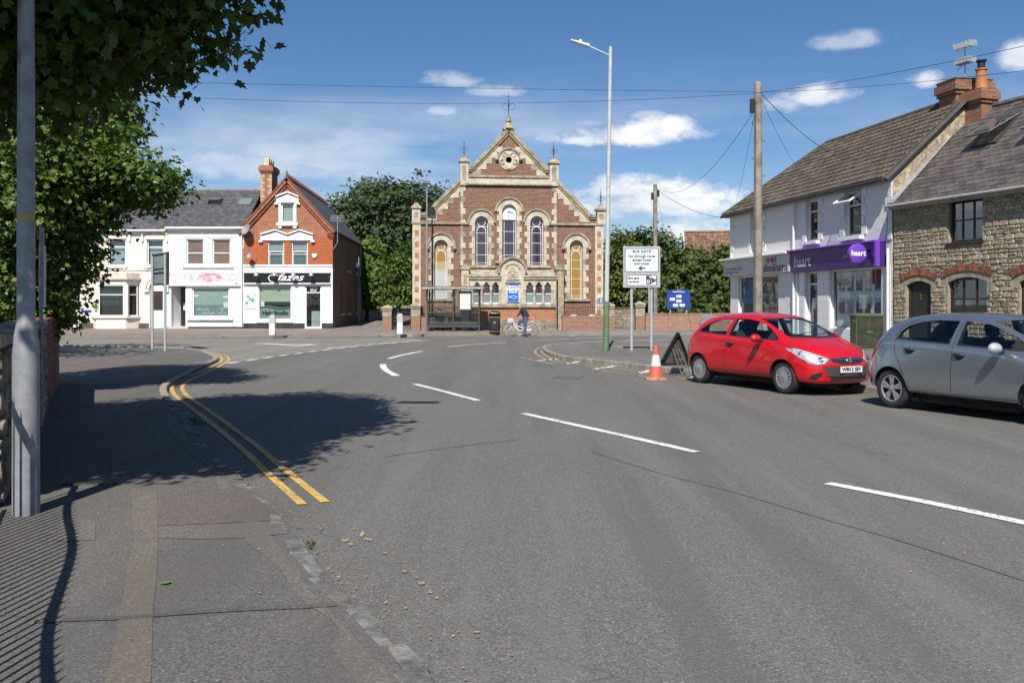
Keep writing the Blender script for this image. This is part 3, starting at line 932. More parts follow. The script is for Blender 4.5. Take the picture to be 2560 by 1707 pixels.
def tiles(root, name, O, U, V, nu, nv, tw, th, thick, mats, keep=None, singles=0, lap=0.06, gap=0.006, roll=False, jit=0.3, single_key=None):
 """roof covering laid tile by tile: O origin, U along the eave, V up the slope.  The first `singles` tiles (by single_key) are
 objects of their own that share meshes, the rest are one joined mesh."""
 O, U, V = Vector(O), Vector(U).normalized(), Vector(V).normalized()
 N = U.cross(V).normalized()
 rr = random.Random(5)
 cells = []
 for j in range(nv):
  for i in range(nu):
   u = (i + (0.5 if j % 2 and not roll else 0)) * tw
   v = j * th
   if keep is None or keep(u + tw / 2, v + th / 2):
    cells.append((u, v, j))
 w2 = tw - gap
 if roll:
  sec = [(0, 0), (tw * .18, thick * 1.9), (tw * .40, thick * .6), (tw * .55, thick * .6), (tw * .72, thick * 1.9), (w2, 0.0)]
 else:
  sec = [(0, thick), (w2, thick)]
 def tile_local():
  vs, fs = [], []
  n = len(sec)
  L = th + lap
  for (x, h) in sec:
   vs += [(x, 0, h + thick * .6), (x, L, h * 0.35), (x, 0, -0.01)]
  for k in range(n - 1):
   a, b = 3 * k, 3 * k + 3
   fs += [(a, b, b + 1, a + 1), (a + 2, b + 2, b, a)]
  fs += [(0, 1, 2), (3 * n - 3, 3 * n - 1, 3 * n - 2)]
  return vs, fs
 tv, tf = tile_local()
 if single_key:
  cells.sort(key=single_key)
 sing, rest = cells[:singles], cells[singles:]
 protos = []
 if sing:
  for m in mats:
   me = MB().add(tv, tf).mesh(name)
   me.materials.append(m)
   protos.append(me)
 rot = Matrix((U, V, N)).transposed()
 for (u, v, j) in sing:
  o = bpy.data.objects.new(name, rr.choice(protos))
  C.objects.link(o)
  o.parent = root
  du, dn, ro = rr.uniform(-1, 1) * gap * jit * 2, rr.uniform(0, 1) * thick * jit, rr.uniform(-1, 1) * 0.008 * jit
  m4 = (rot @ Matrix.Rotation(ro, 3, 'Z')).to_4x4()
  m4.translation = O + U * (u + du) + V * v + N * dn
  o.matrix_local = m4
 if rest:
  vv, ff = [], []
  for (u, v, j) in rest:
   b = len(vv)
   du, dn = rr.uniform(-1, 1) * gap * jit * 2, rr.uniform(0, 1) * thick * jit
   base = O + U * (u + du) + V * v + N * dn
   vv += [tuple(base + U * x + V * y + N * z) for x, y, z in tv]
   ff += [tuple(q + b for q in f) for f in tf]
  me = bpy.data.meshes.new(name + '_courses')
  me.from_pydata(vv, [], ff)
  for m in mats:
   me.materials.append(m)
  per = len(tf)
  idx = []
  for _ in rest:
   idx += [rr.randrange(len(mats))] * per
  me.polygons.foreach_set('material_index', idx)
  o = bpy.data.objects.new(name + '_courses', me)
  C.objects.link(o)
  o.parent = root
  o['kind'] = 'stuff'
# ================================================================ CHAPEL
M_cbrick = brick_mat('chapel_brick', [(0.27, 0.10, 0.05), (0.185, 0.073, 0.044), (0.068, 0.041, 0.035)], (0.28, 0.225, 0.165), 0.225, 0.075, 0.010, 0.6, samt=0.3)
M_cbrick2 = brick_mat('chapel_red_brick', [(0.40, 0.135, 0.06), (0.33, 0.11, 0.052), (0.18, 0.068, 0.042)], (0.42, 0.30, 0.20), 0.225, 0.075, 0.010, 0.5, samt=0.1)
M_wbrick = brick_mat('boundary_brick', [(0.33, 0.12, 0.065), (0.25, 0.095, 0.06), (0.13, 0.065, 0.05)], (0.33, 0.27, 0.21), 0.225, 0.075, 0.011, 0.6, samt=0.25)
M_stone = pm('bath_stone', (0.52, 0.455, 0.345), 0.85, 0.15, 3, 0.5, 25, dirt=(0.27, 0.235, 0.18), dscale=1.8, damt=0.65)
M_stone2 = pm('weathered_stone', (0.34, 0.295, 0.225), 0.9, 0.25, 3, 0.7, 22, dirt=(0.15, 0.13, 0.10), dscale=2.2, damt=0.75)
M_stone3 = pm('lichen_stone', (0.40, 0.31, 0.17), 0.9, 0.25, 5, 0.7, 22, dirt=(0.2, 0.17, 0.12), dscale=3, damt=0.7)
M_plinth = pm('rubble_plinth', (0.26, 0.225, 0.175), 0.9, 0.35, 4, 0.9, 9, dirt=(0.15, 0.13, 0.1), dscale=3, damt=0.7)
M_lead = pm('lead_white_bars', (0.68, 0.64, 0.66), 0.5, 0.05)
M_gdark = glass_mat('chapel_dark_glass', (0.35, 0.28, 0.34), 0.10, 0.04, 0.75, (0.05, 0.03, 0.045))
M_gamber = glass_mat('chapel_amber_glass', (0.6, 0.42, 0.08), 0.06, 0.08, 0.85, (0.34, 0.2, 0.02))
M_gpale = glass_mat('chapel_pale_glass', (0.6, 0.62, 0.6), 0.06, 0.08, 0.85, (0.46, 0.50, 0.48))
M_gyell = glass_mat('chapel_straw_glass', (0.6, 0.5, 0.2), 0.06, 0.08, 0.85, (0.44, 0.36, 0.15))
M_ggreen = glass_mat('chapel_green_glass', (0.2, 0.35, 0.2), 0.06, 0.08, 0.85, (0.06, 0.13, 0.07))
M_gfrost = glass_mat('frosted_lower_glass', (0.6, 0.7, 0.75), 0.10, 0.06, 0.7, (0.22, 0.30, 0.33))
M_slate = pm('roof_slate', (0.075, 0.075, 0.08), 0.7, 0.3, 6, 0.3, 20)
kf = lambda px, D: ((px - 1280) / F * D, D)
cf = Fac(kf(1031, 54.0), kf(1513, 55.2))
ch = cf.root('chapel', 'red brick chapel with stone dressings, tall gable and round-headed windows', 'chapel')
P = cf.p
CM = cf.s(1272)                                   # middle of the front
def mir(x):
 return 2 * CM - x
Ztop, Zsl, Zst = P(1272, 329)[1], P(1067, 532)[1], P(1031, 559)[1]
x0c, x1c = cf.s(1031), cf.s(1513)
xl, zl = cf.s(1067), P(1067, 534)[1]
xi0, xi1 = cf.s(1151), cf.s(1171)                 # inner pinnacle
half = [(x0c, 0), (x0c, P(1031, 541)[1]), (xl, P(1067, 541)[1]), (CM, Ztop)]
slope_m = (Ztop - P(1067, 541)[1]) / (CM - xl)
def zs_at(x):                                      # height of the gable line at x (left side)
 return P(1067, 541)[1] + (x - xl) * slope_m
outline = [(x0c, 0), (mir(x0c), 0), (mir(x0c), P(1031, 541)[1]), (mir(xl), P(1067, 541)[1]), (CM, Ztop), (xl, P(1067, 541)[1]), (x0c, P(1031, 541)[1])]
wins = {}
def cw(key, px0, px1, pyt, pyb):
 a, b = cf.s(px0), cf.s(px1)
 wins[key] = (a, b, P((px0 + px1) / 2, pyb)[1], P((px0 + px1) / 2, pyt)[1])
cw('c', 1256, 1290.5, 512, 652)
cw('l', 1188, 1220, 541, 664)
cw('r', 1326, 1358, 541, 664)
cw('ol', 1086, 1119, 600, 746)
cw('or', 1425, 1457, 601, 747)
rc, rz_, rr_ = CM, P(1272, 400)[1], 7.5 / 41.0
holes = [arch(*wins[k]) for k in wins] + [[(rc + rr_ * math.cos(a), rz_ + rr_ * math.sin(a)) for a in np.linspace(0, 2 * math.pi, 17)[:-1]]]
wall_mesh(outline, holes, 0.0, 0.3).build('front_wall', M_cbrick, ch)
# body of the chapel behind
Zb = P(1031, 548)[1]
MB().add([(x0c, 0.02, 0), (x0c, 20, 0), (x0c, 20, Zb), (x0c, 0.02, Zb), (mir(x0c), 0.02, 0), (mir(x0c), 20, 0), (mir(x0c), 20, Zb), (mir(x0c), 0.02, Zb)],
         [(0, 3, 2, 1), (4, 5, 6, 7), (1, 2, 6, 5)]).build('side_wall', M_cbrick, ch)
MB().add([(x0c + .02, 0.1, Zb - .5), (CM, 0.1, Ztop - .45), (CM, 20.3, Ztop - .45), (x0c + .02, 20.3, Zb - .5), (mir(x0c) - .02, 0.1, Zb - .5), (mir(x0c) - .02, 20.3, Zb - .5)],
         [(0, 1, 2, 3), (1, 4, 5, 2), (3, 2, 5)]).build('roof', M_slate, ch)
MB().add([(x0c + .1, 0.45, 0), (mir(x0c) - .1, 0.45, 0), (mir(x0c) - .1, 0.45, Zb), (CM, 0.45, Ztop - .6), (x0c + .1, 0.45, Zb)], [(0, 1, 2, 3, 4)]).build('inner_lining', M_room, ch)
def quoin(x0, x1, z0, z1, d=0.035, m=None, root=None, y=0.0):
 return MB().box(min(x0, x1) + .004, max(x0, x1) - .004, y - d, y + .08, z0 + .004, z1 - .004).build('quoin_stone', m or (M_stone if random.random() > .22 else M_stone2), root or ch, bevel=0.008)
def both(fn):
 fn(lambda x: x)
 fn(mir)
# gable coping, stepped kneelers under it, pinnacles
def gable(t):
 pl0, pl1 = (xl - .05, zs_at(xl) + .05), (xi0, zs_at(xi0) + .05)
 pu0, pu1 = (xi1 + .2, zs_at(xi1 + .2) + .05), (CM + .0, Ztop + .05)
 for a, b in ((pl0, pl1), (pu0, pu1)):
  A, B = ((t(a[0]), a[1]), (t(b[0]), b[1]))
  if A[0] > B[0]:
   A, B = B, A
  sloped(ch, 'coping', A, B, -.06, .16, -.16, .45, M_stone2, bevel=0.02)
  sloped(ch, 'coping_moulding', A, B, -.17, -.062, -.09, .3, M_stone3)
 # short level returns beside the pinnacles
 for xa, xb, z in ((cf.s(1051), xl + .02, P(1060, 539)[1]), (xi1, xi1 + .26, zs_at(xi1 + .2) + .02)):
  a, b = sorted((t(xa), t(xb)))
  MB().box(a, b, -.16, .4, z - .02, z + .17).build('coping', M_stone2, ch, bevel=0.02)
  MB().box(a, b, -.09, .3, z - .13, z - .022).build('coping_moulding', M_stone3, ch)
 st = 0.345
 for za, zb_ in ((zs_at(xl), zs_at(xi0)), (zs_at(xi1 + .15), Ztop - .9)):
  z = za - .25
  while z < zb_ - st * .6:
   xs0, xs1 = xl + (z - zs_at(xl)) / slope_m, xl + (z + st - zs_at(xl)) / slope_m
   lim = xi0 if za < zs_at(xi0) - .1 else 99
   if za > zs_at(xi0) - .1 and z < za - .1:
    xs0 = max(xs0, xi1)
   q = [(t(max(xs0 + .14, x0c)), z), (t(min(xs1 + .52, lim)), z), (t(min(xs1 + .52, lim)), z + st - .006), (t(xs1 + .14), z + st - .006)]
   if q[1][0] != q[0][0]:
    MB().prism(q, -.03, .08).build('quoin_stone', M_stone if random.random() > .25 else M_stone2, ch)
   z += st
both(gable)
def iron_finial(o, h, parent):
 mb = MB().tube([(0, 0, 0), (0, 0, h)], [.022, .008], 6)
 mb.lathe([(.0, h * .28), (.035, h * .3), (.0, h * .32)], 8, cap=False)
 for s in (-1, 1):
  for ax in (0, 1):
   pts = []
   for k in range(13):
    a = -math.pi / 2 + k / 12 * 4.9
    r = h * .115 * (1 - .35 * k / 12)
    q = h * .14 + r * math.cos(a) * 1.0
    zz = h * .42 + r * math.sin(a)
    pts.append((s * q, 0, zz) if ax == 0 else (0, s * q, zz))
   mb.tube([(0, 0, h * .2)] + pts, .012, 5)
   pts = [(0, 0, h * .45), (s * h * .07, 0, h * .55), (s * h * .05, 0, h * .66), (0, 0, h * .6)]
   mb.tube(pts if ax == 0 else [(q[1], q[0], q[2]) for q in pts], .010, 5)
   mb.lathe([(0, -.02), (.018, 0), (0, .02)], 6, (s * h * .07 * (1 - ax), s * h * .07 * ax, h * .78), cap=False)
  mb.tube([(-h * .07, 0, h * .78), (h * .07, 0, h * .78)], .008, 5)
 f = mb.build('iron_finial', M_dkiron, parent)
 f.location = o
 return f
def pinnacle(px0, px1, pyb, pyc, capm, fh):
 a, b = cf.s(px0), cf.s(px1)
 zb, zc = P((px0 + px1) / 2, pyb)[1], P((px0 + px1) / 2, pyc)[1]
 p = MB().box(a, b, -.14, .36, zb, zc).build('pinnacle', M_stone, ch, bevel=.02)
 MB().box(a + .14, b - .14, -.15, -.141, zb + .3, zc - .35).ring((a + b) / 2, zc - .32, .0, (b - a) / 2 - .12, 0, 180, -.155, -.141, 8).build('sunk_panel', M_stone2, p)
 w = (b - a) / 2
 cx, cy = (a + b) / 2, .11
 def sq(r, z):
  return [(cx - r, cy - r, z), (cx + r, cy - r, z), (cx + r, cy + r, z), (cx - r, cy + r, z)]
 vs = sq(w + .07, zc) + sq(w + .07, zc + .09) + sq(w * .45, zc + .3) + sq(w * .5, zc + .36)
 fs = [(3, 2, 1, 0), (12, 13, 14, 15)] + [(4 * i + k, 4 * i + (k + 1) % 4, 4 * i + 4 + (k + 1) % 4, 4 * i + 4 + k) for i in range(3) for k in range(4)]
 MB().add(vs, fs).build('cap', capm, p)
 if fh:
  iron_finial((cx, cy, zc + .36), fh, p)
pinnacle(1030, 1051, 557, 522, M_stone2, 0)
pinnacle(1150, 1171, 464, 406, M_stone3, 1.0)
pinnacle(1373.5, 1396, 466, 410, M_stone3, 1.0)
pinnacle(1492, 1513.5, 561, 527, M_stone2, 1.0)
ap = MB()
zc = Ztop + .12
ap.box(CM - .34, CM + .34, -.2, .4, zc - .05, zc + .05)
ap.lathe([(.42, zc + .05), (.30, zc + .14), (.2, zc + .3), (.15, zc + .36), (.12, zc + .42)], 12, (CM, .1, 0))
ap.lathe([(.1, zc + .42), (.17, zc + .5), (.17, zc + .6), (.1, zc + .68), (.13, zc + .7), (.13, zc + .76)], 12, (CM, .1, 0))
ap = ap.build('apex_stone', M_stone3, ch, smooth=30)
iron_finial((CM, .1, zc + .76), 1.62, ap)
# bands
zb0, zb1 = P(1272, 463)[1], P(1272, 446)[1]
MB().box(xi1 - .18, mir(xi1) + .18, -.10, .2, zb0 + .06, zb1).build('stone_band', M_stone, ch, bevel=.015)
MB().prism([(xi1 - .2, zb0 - .03), (mir(xi1) + .2, zb0 - .03), (mir(xi1) + .2, zb0 + .06), (xi1 - .2, zb0 + .06)], -.16, .2).build('stone_band', M_stone2, ch, bevel=.02)
MB().box(xi1, mir(xi1), -.17, .2, zb1 + .002, zb1 + .14).build('cornice', M_stone2, ch, bevel=.03)
zst = P(1272, 560)[1]
for a, b in ((x0c - .06, wins['l'][0] - .4), (mir(wins['l'][0] - .4), mir(x0c) + .06)):
 MB().box(a, b, -.12, .1, zst - .07, zst + .07).build('string_course', M_stone2, ch, bevel=.025)
# corner pilasters with brick insets, inner quoin strips
def corner(t):
 a, b = x0c, cf.s(1052.5)
 A, B = sorted((t(a), t(b)))
 z0, z1 = P(1040, 760)[1], zst - .07
 MB().box(A, B, -.07, .3, .0, z1).build('pilaster', M_stone, ch, bevel=.015)
 for k in range(8):
  zc = P(1040, 583 + k * 28.3)[1]
  m = (A + B) / 2
  MB().box(m - .12, m + .12, -.075, -.0705, zc - .16, zc + .16).build('brick_inset', M_cbrick2, ch)
 s0, s1 = xi0, cf.s(1164)
 z = P(1157, 664)[1] + .0
 k = 0
 while z < zb0 - .1:
  w = s1 if k % 2 else s0 + (s1 - s0) * .55
  quoin(t(s0), t(w), z, min(z + .345, zb0 - .05))
  z += .345
  k += 1
both(corner)
# windows
def chapel_window(key, panes, clock=False, hood=True, sill=True):
 a, b, z0, z1 = wins[key]
 r, cx = (b - a) / 2, (a + b) / 2
 zs = z1 - r
 w = MB()
 fw = .035
 y0, y1 = .2, .24
 w.box(a, a + fw, y0, y1, z0, zs).box(b - fw, b, y0, y1, z0, zs).box(a + fw, b - fw, y0, y1, z0, z0 + fw)
 w.ring(cx, zs, r - fw, r, 0, 180, y0, y1, 14)
 mg = r * .30
 for s in (-1, 1):
  x = cx + s * (r - mg)
  w.box(x - .014, x + .014, y0 + .004, y1, z0 + fw, zs - r * .9 if not clock else z1 - 1.0)
 nb = [q for q, _ in panes[1:]]
 for q in nb:
  z = z0 + (zs - r - z0) * q
  w.box(a + fw, b - fw, y0 + .006, y1 - .002, z - .014, z + .014)
 w.box(a + fw, b - fw, y0 + .006, y1 - .002, z0 + .16, z0 + .185)
 if not clock:
  w.ring(cx, zs + r * .12, r * .56, r * .66, 0, 360, y0 + .003, y1, 20)
  w.ring(cx, zs - r * 1.25, r * .62, r * .72, 0, 180, y0 + .003, y1, 12)
  w.box(a + fw, b - fw, y0 + .008, y1 - .004, zs - r * .62, zs - r * .54)
 fr = w.build('window', M_lead, ch)
 qs = [q for q, _ in panes] + [1.0]
 for i, (q, m) in enumerate(panes):
  za, zb_ = z0 + (zs - r - z0) * qs[i], z0 + (zs - r - z0) * qs[i + 1]
  if i == len(panes) - 1:
   MB().prism([(a, za), (b, za)] + arch(a, b, za, z1)[2:], .222, .23).build('pane', m, fr)
  else:
   MB().box(a, b, .222, .23, za, zb_).build('pane', m, fr)
 # margin strips of dark green glass
 # stone surround
 MB().ring(cx, zs, r + .01, r + .36, 0, 180, -.035, .1, 16).build('arch_stone', M_stone, ch)
 MB().ring(cx, zs, r + .362, r + .47, 0, 180, -.12, .1, 18).build('hood_mould', M_stone2, ch)
 z, k = z0, 0
 while z < zs - .02:
  h = min(.345, zs - z)
  wd = .36 if k % 2 else .21
  if wins[key][0] == wins['c'][0]:
   wd = min(wd, .34)
  quoin(a - .008, a - wd, z, z + h)
  quoin(b + .008, b + wd, z, z + h)
  z += .345
  k += 1
 MB().box(a - .45, b + .45, -.12, .19, z0 - .16, z0 - .004).build('sill', M_stone2, ch, bevel=.02)
 if key in ('ol', 'or'):
  for s in (-1, 1):
   MB().lathe([(.02, -.12), (.09, -.06), (.11, .02), (.08, .1), (.03, .13)], 8, (cx + s * (r + .42), -.1, zs - .12)).build('hood_stop', M_stone2, ch, smooth=True)
 return fr
chapel_window('ol', [(0, M_gpale), (.2, M_gpale), (.42, M_gpale), (.62, M_gyell), (.8, M_gamber)])
chapel_window('or', [(0, M_gamber), (.22, M_gamber), (.44, M_gamber), (.66, M_gamber), (.85, M_gamber)])
for k in ('l', 'r'):
 chapel_window(k, [(0, M_gdark), (.3, M_gdark), (.62, M_gdark), (.9, M_gdark)])
cwf = chapel_window('c', [(0, M_gdark), (.14, M_gdark), (.42, M_gdark), (.7, M_gdark)], clock=True)
a, b, z0, z1 = wins['c']
r, cx = (b - a) / 2, (a + b) / 2
M_dial = pm('white_clock_dial', (0.80, 0.80, 0.82), 0.5, 0.04)
zd = P(1273, 549)[1]
dial = MB().prism([(a + .01, zd), (b - .01, zd)] + arch(a + .01, b - .01, zd, z1 - .01)[2:], .15, .19).build('clock', M_dial, ch)
zc = (zd + z1) / 2 + .02
for k in range(12):
 an = R(90 - 30 * k)
 o = MB().box(-.012, .012, .144, .149, -.03, .03).build('hour_mark', M_ktext, dial)
 o.location = (cx + .31 * math.cos(an), 0, zc + .33 * math.sin(an))
 o.rotation_euler = (0, R(30 * k), 0)
for ln, an, wd in ((.24, 103, .026), (.34, 183, .02)):
 hnd = MB().box(-wd, wd, .138, .1425, -.08, ln).build('clock_hand', M_ktext, dial)
 hnd.location = (cx, 0, zc)
 hnd.rotation_euler = (0, R(an), 0)
# round window in the gable
rd = MB().ring(rc, rz_, rr_ + .01, .30, 0, 360, -.02, .2, 20).ring(rc, rz_, .302, .62, 0, 360, -.05, .2, 28).build('round_window', M_stone, ch)
MB().ring(rc, rz_ + .02, .622, .72, 10, 170, -.13, .1, 20).build('hood_mould', M_stone2, rd)
for k in range(5):
 an = R(90 + 72 * k + 36)
 MB().ring(rc + .40 * math.cos(an), rz_ + .40 * math.sin(an), .10, .165, math.degrees(an) - 120, math.degrees(an) + 120, -.1, -.05, 12).build('petal', M_stone2 if k % 2 else M_stone, rd)
for s in (-1, 1):
 MB().lathe([(.02, -.12), (.1, -.06), (.12, .02), (.08, .1), (.03, .13)], 8, (rc + s * .72, -.1, rz_ + .02)).build('hood_stop', M_stone2, rd, smooth=True)
# ---- projecting lower bay
yb = -0.55
bx0, bx1 = cf.s(1166), cf.s(1391)
zsill0, zsill1 = P(1272, 769)[1], P(1272, 761)[1]
zpl = P(1272, 801)[1]
zc0, zc1 = P(1272, 699)[1], P(1272, 687)[1]
zarch = P(1278, 643)[1]
MB().box(bx0, bx1, yb - .06, 0, 0, zpl).build('plinth', M_plinth, ch, bevel=.02)
MB().box(bx0 + .02, bx1 - .02, yb, -.001, zpl + .001, zsill0).build('bay_brick_wall', M_cbrick2, ch)
MB().prism(rect(bx0, bx1, zsill0 + .001, zsill1 + .03), yb - .12, 0).build('bay_sill', M_stone2, ch, bevel=.03)
def trefoil(a, b, z0, z1):
 w, cx = b - a, (a + b) / 2
 zs = z1 - .68 * w
 pts = [(a, z0), (b, z0), (b, zs - .28 * w)]
 for (ox, oz, rr, a0, a1) in ((.24, 0, .30, -65, 75), (0, .38, .29, -15, 195), (-.24, 0, .30, 105, 245)):
  for k in range(7):
   an = R(a0 + (a1 - a0) * k / 6)
   pts.append((cx + ox * w + rr * w * math.cos(an), zs + oz * w + rr * w * math.sin(an)))
 pts.append((a, zs - .28 * w))
 return pts
tw = [(1183, 1199.5), (1206, 1222.5), (1228.5, 1245), (1313, 1330), (1336, 1352), (1358, 1374)]
tz0, tz1 = P(1272, 759.5)[1], P(1272, 705.5)[1]
tre = [trefoil(cf.s(a), cf.s(b), tz0, tz1) for a, b in tw]
wall_mesh(rect(bx0, bx1, zsill1 + .03, zc0), tre, yb - .02, .2).build('bay_stone_wall', M_stone, ch)
MB().box(bx0, bx0 + .05, yb - .019, 0, zsill1 + .03, zc0).box(bx1 - .05, bx1, yb - .019, 0, zsill1 + .03, zc0).build('bay_return', M_stone, ch)
for (a, b), tp in zip(tw, tre):
 wn = MB().box(cf.s(a) + .002, cf.s(b) - .002, yb + .15, yb + .18, tz0 + (tz1 - tz0) * .44, tz0 + (tz1 - tz0) * .48).box(cf.s(a), cf.s(b), yb + .15, yb + .185, tz0, tz0 + .07).build('window', M_gpale if False else M_upvc, ch)
 MB().add([(cf.s(a) - .1, yb + .17, tz0), (cf.s(b) + .1, yb + .17, tz0), (cf.s(b) + .1, yb + .17, tz0 + (tz1 - tz0) * .45), (cf.s(a) - .1, yb + .17, tz0 + (tz1 - tz0) * .45)], [(0, 1, 2, 3)]).build('pane', M_gfrost, wn)
 MB().add([(cf.s(a) - .1, yb + .17, tz0 + (tz1 - tz0) * .45), (cf.s(b) + .1, yb + .17, tz0 + (tz1 - tz0) * .45), (cf.s(b) + .1, yb + .17, tz1 + .02), (cf.s(a) - .1, yb + .17, tz1 + .02)], [(0, 1, 2, 3)]).build('pane', M_gdark, wn)
for a, b in ((1202.8, 1202.8), (1225.5, 1225.5), (1333, 1333), (1355, 1355), (1179, 1179), (1248.5, 1248.5), (1309.5, 1309.5), (1377.5, 1377.5)):
 x = cf.s(a)
 MB().lathe([(.085, tz0), (.085, tz0 + .08), (.055, tz0 + .12), (.055, tz0 + .72), (.075, tz0 + .76), (.095, tz0 + .86)], 10, (x, yb - .06, 0)).build('colonnette', M_stone, ch, smooth=30)
for xa, xb in ((bx0 - .03, cf.s(1251)), (cf.s(1306), bx1 + .03)):
 MB().prism(rect(xa, xb, zc0 + .001, zc0 + .12), yb - .12, 0).build('bay_cornice', M_stone, ch, bevel=.02)
 MB().prism(rect(xa - .02, xb, zc0 + .121, zc0 + .2), yb - .18, 0).build('bay_cornice', M_stone2, ch, bevel=.02)
 MB().add([(xa, yb - .18, zc0 + .201), (xb, yb - .18, zc0 + .201), (xb, -.001, zc0 + .62), (xa, -.001, zc0 + .62), (xa, -.001, zc0 + .201), (xb, -.001, zc0 + .201)], [(0, 1, 2, 3), (0, 3, 4), (1, 5, 2)]).build('bay_roof', M_stone2, ch)
ac, ar = cf.s(1278.6), cf.s(1314.6) - cf.s(1278.6)
az0 = zc0 - .02
MB().prism([(ac - ar + .12, az0), (ac + ar - .12, az0)] + arch(ac - ar + .12, ac + ar - .12, az0, zarch - .12)[2:], yb - .08, -.002).build('arched_gablet', M_stone, ch)
MB().ring(ac, zarch - ar, ar - .118, ar, -8, 188, yb - .2, -.004, 24).build('hood_mould', M_stone2, ch)
MB().ring(ac, zarch - ar + .0, ar * .47, ar * .56, 20, 160, yb - .12, yb - .08, 16).build('hood_mould', M_stone2, ch)
em = MB().ring(ac, zarch - ar * 1.12, .0, .09, 0, 360, yb - .14, yb - .08, 14).ring(ac, zarch - ar * 1.12, .13, .17, 0, 360, yb - .13, yb - .08, 18)
for an in (90, 210, 330):
 em.ring(ac + .16 * math.cos(R(an)), zarch - ar * 1.12 + .16 * math.sin(R(an)), .14, .185, an - 105, an + 105, yb - .125, yb - .08, 14)
em.build('carved_emblem', M_stone, ch)
MB().box(cf.s(1261), cf.s(1298), yb - .17, yb - .02, P(1278, 709)[1] + .0, P(1278, 703)[1]).build('sign_shelf', M_stone2, ch, bevel=.02)
for a, b in ((1251, 1264), (1295, 1306)):
 MB().box(cf.s(a), cf.s(b), yb - .07, yb - .021, zsill1 + .031, zc0 - .03).build('sign_pier', M_stone, ch)
def bay_post(px0, px1):
 a, b = cf.s(px0), cf.s(px1)
 zt = P(1395, 676)[1]
 p = MB().box(a, b, yb - .16, -.001, 0, zt).build('bay_pier', M_stone2 if px0 > 1300 else M_stone, ch, bevel=.02)
 MB().box(a - .06, b + .06, yb - .22, .0, zt + .001, zt + .1).prism([(a - .05, zt + .1), (b + .05, zt + .1), ((a + b) / 2 + .08, zt + .34), ((a + b) / 2 - .08, zt + .34)], yb - .18, 0).build('cap', M_stone2, p)
 MB().box((a + b) / 2 - .1, (a + b) / 2 + .1, yb - .165, yb - .161, 1.4, zt - .35).ring((a + b) / 2, zt - .35, 0, .1, 0, 180, yb - .166, yb - .161, 8).build('sunk_panel', M_stone3, p)
bay_post(1152, 1171)
bay_post(1386, 1405)
# signs on the chapel
M_blue = pm('blue_sign', (0.005, 0.13, 0.52), 0.45, 0.05, 3)
sx0, sx1, sz0, sz1 = cf.s(1264.5), cf.s(1295), P(1280, 754.5)[1], P(1280, 710)[1]
sg = MB().box(sx0, sx1, yb - .11, yb - .071, sz0, sz1).build('name_board', M_wtext, ch)
MB().box(sx0 + .03, sx1 - .03, yb - .116, yb - .111, sz0 + .02, sz1 - .03).build('blue_panel', M_blue, sg)
text_obj('Stratton\nMethodist\nChurch', .185, M_wtext, sg, loc=((sx0 + sx1) / 2, yb - .119, sz0 + (sz1 - sz0) * .70), bold=.008, line=.85, sx=.92)
fx, fz = (sx0 + sx1) / 2 + .02, sz0 + (sz1 - sz0) * .26
for s in (-1, 1):
 MB().tube([(fx - .29, yb - .119, fz + s * .07), (fx - .2, yb - .119, fz), (fx - .08, yb - .119, fz - s * .075), (fx + .05, yb - .119, fz - s * .085), (fx + .16, yb - .119, fz - s * .05), (fx + .23, yb - .119, fz)], .014, 5).build('fish_line', M_wtext, sg)
qx, qz = cf.p(1501.5, 752)
pl = MB().box(qx - .12, qx + .12, -.09, -.071, qz - .16, qz + .16).build('small_blue_sign', M_blue, ch)
MB().lathe([(.0, -.094), (.055, -.094), (.055, -.091), (0, -.091)], 10, (qx, 0, qz + .05), 'y', cap=False).box(qx - .08, qx + .08, -.094, -.091, qz - .11, qz - .07).build('sign_mark', M_wtext, pl)
# rainwater pipes
for px, top, col in ((1081, 563, M_dkiron), (1388.5, 700, M_dkiron)):
 x = cf.s(px)
 yy = -.1 if px < 1200 else yb - .22
 MB().tube([(x, yy, 0.1), (x, yy, P(px, top)[1])], .045, 8).build('downpipe', col, ch, smooth=30)
# ================================================================ TERRACE ON THE LEFT
M_cream = brick_mat('cream_painted_brick', [(0.76, 0.71, 0.60), (0.74, 0.69, 0.585), (0.72, 0.67, 0.57)], (0.71, 0.66, 0.56), 0.225, 0.075, 0.008, 0.35, 0.7, 0.1, (0.66, 0.60, 0.5), 0.2)
M_creamtrim = pm('cream_trim', (0.74, 0.68, 0.58), 0.75, 0.08, 2, 0.15, 30)
M_creamgrey = pm('stone_trim', (0.58, 0.52, 0.45), 0.8, 0.1, 2, 0.3, 30)
M_redb = brick_mat('bright_red_brick', [(0.42, 0.112, 0.038), (0.36, 0.098, 0.036), (0.30, 0.082, 0.034)], (0.36, 0.14, 0.07), 0.225, 0.075, 0.007, 0.35, 0.85, 0.3, (0.30, 0.12, 0.07), 0.35)
M_redb2 = brick_mat('weathered_red_brick', [(0.38, 0.125, 0.055), (0.30, 0.10, 0.047), (0.17, 0.07, 0.045)], (0.38, 0.24, 0.16), 0.225, 0.075, 0.009, 0.5, 0.85, 0.4, (0.2, 0.1, 0.06), 0.4)
M_sideb = brick_mat('dark_side_brick', [(0.27, 0.17, 0.12), (0.20, 0.13, 0.10), (0.12, 0.085, 0.07)], (0.27, 0.22, 0.18), 0.225, 0.075, 0.01, 0.6)  # darker, browner brick than the studio front
M_terra = pm('terracotta', (0.32, 0.12, 0.06), 0.8, 0.3, 8, 0.3, 40)
M_buff = brick_mat('buff_brick', [(0.55, 0.40, 0.22), (0.5, 0.36, 0.2), (0.42, 0.30, 0.17)], (0.4, 0.32, 0.22))
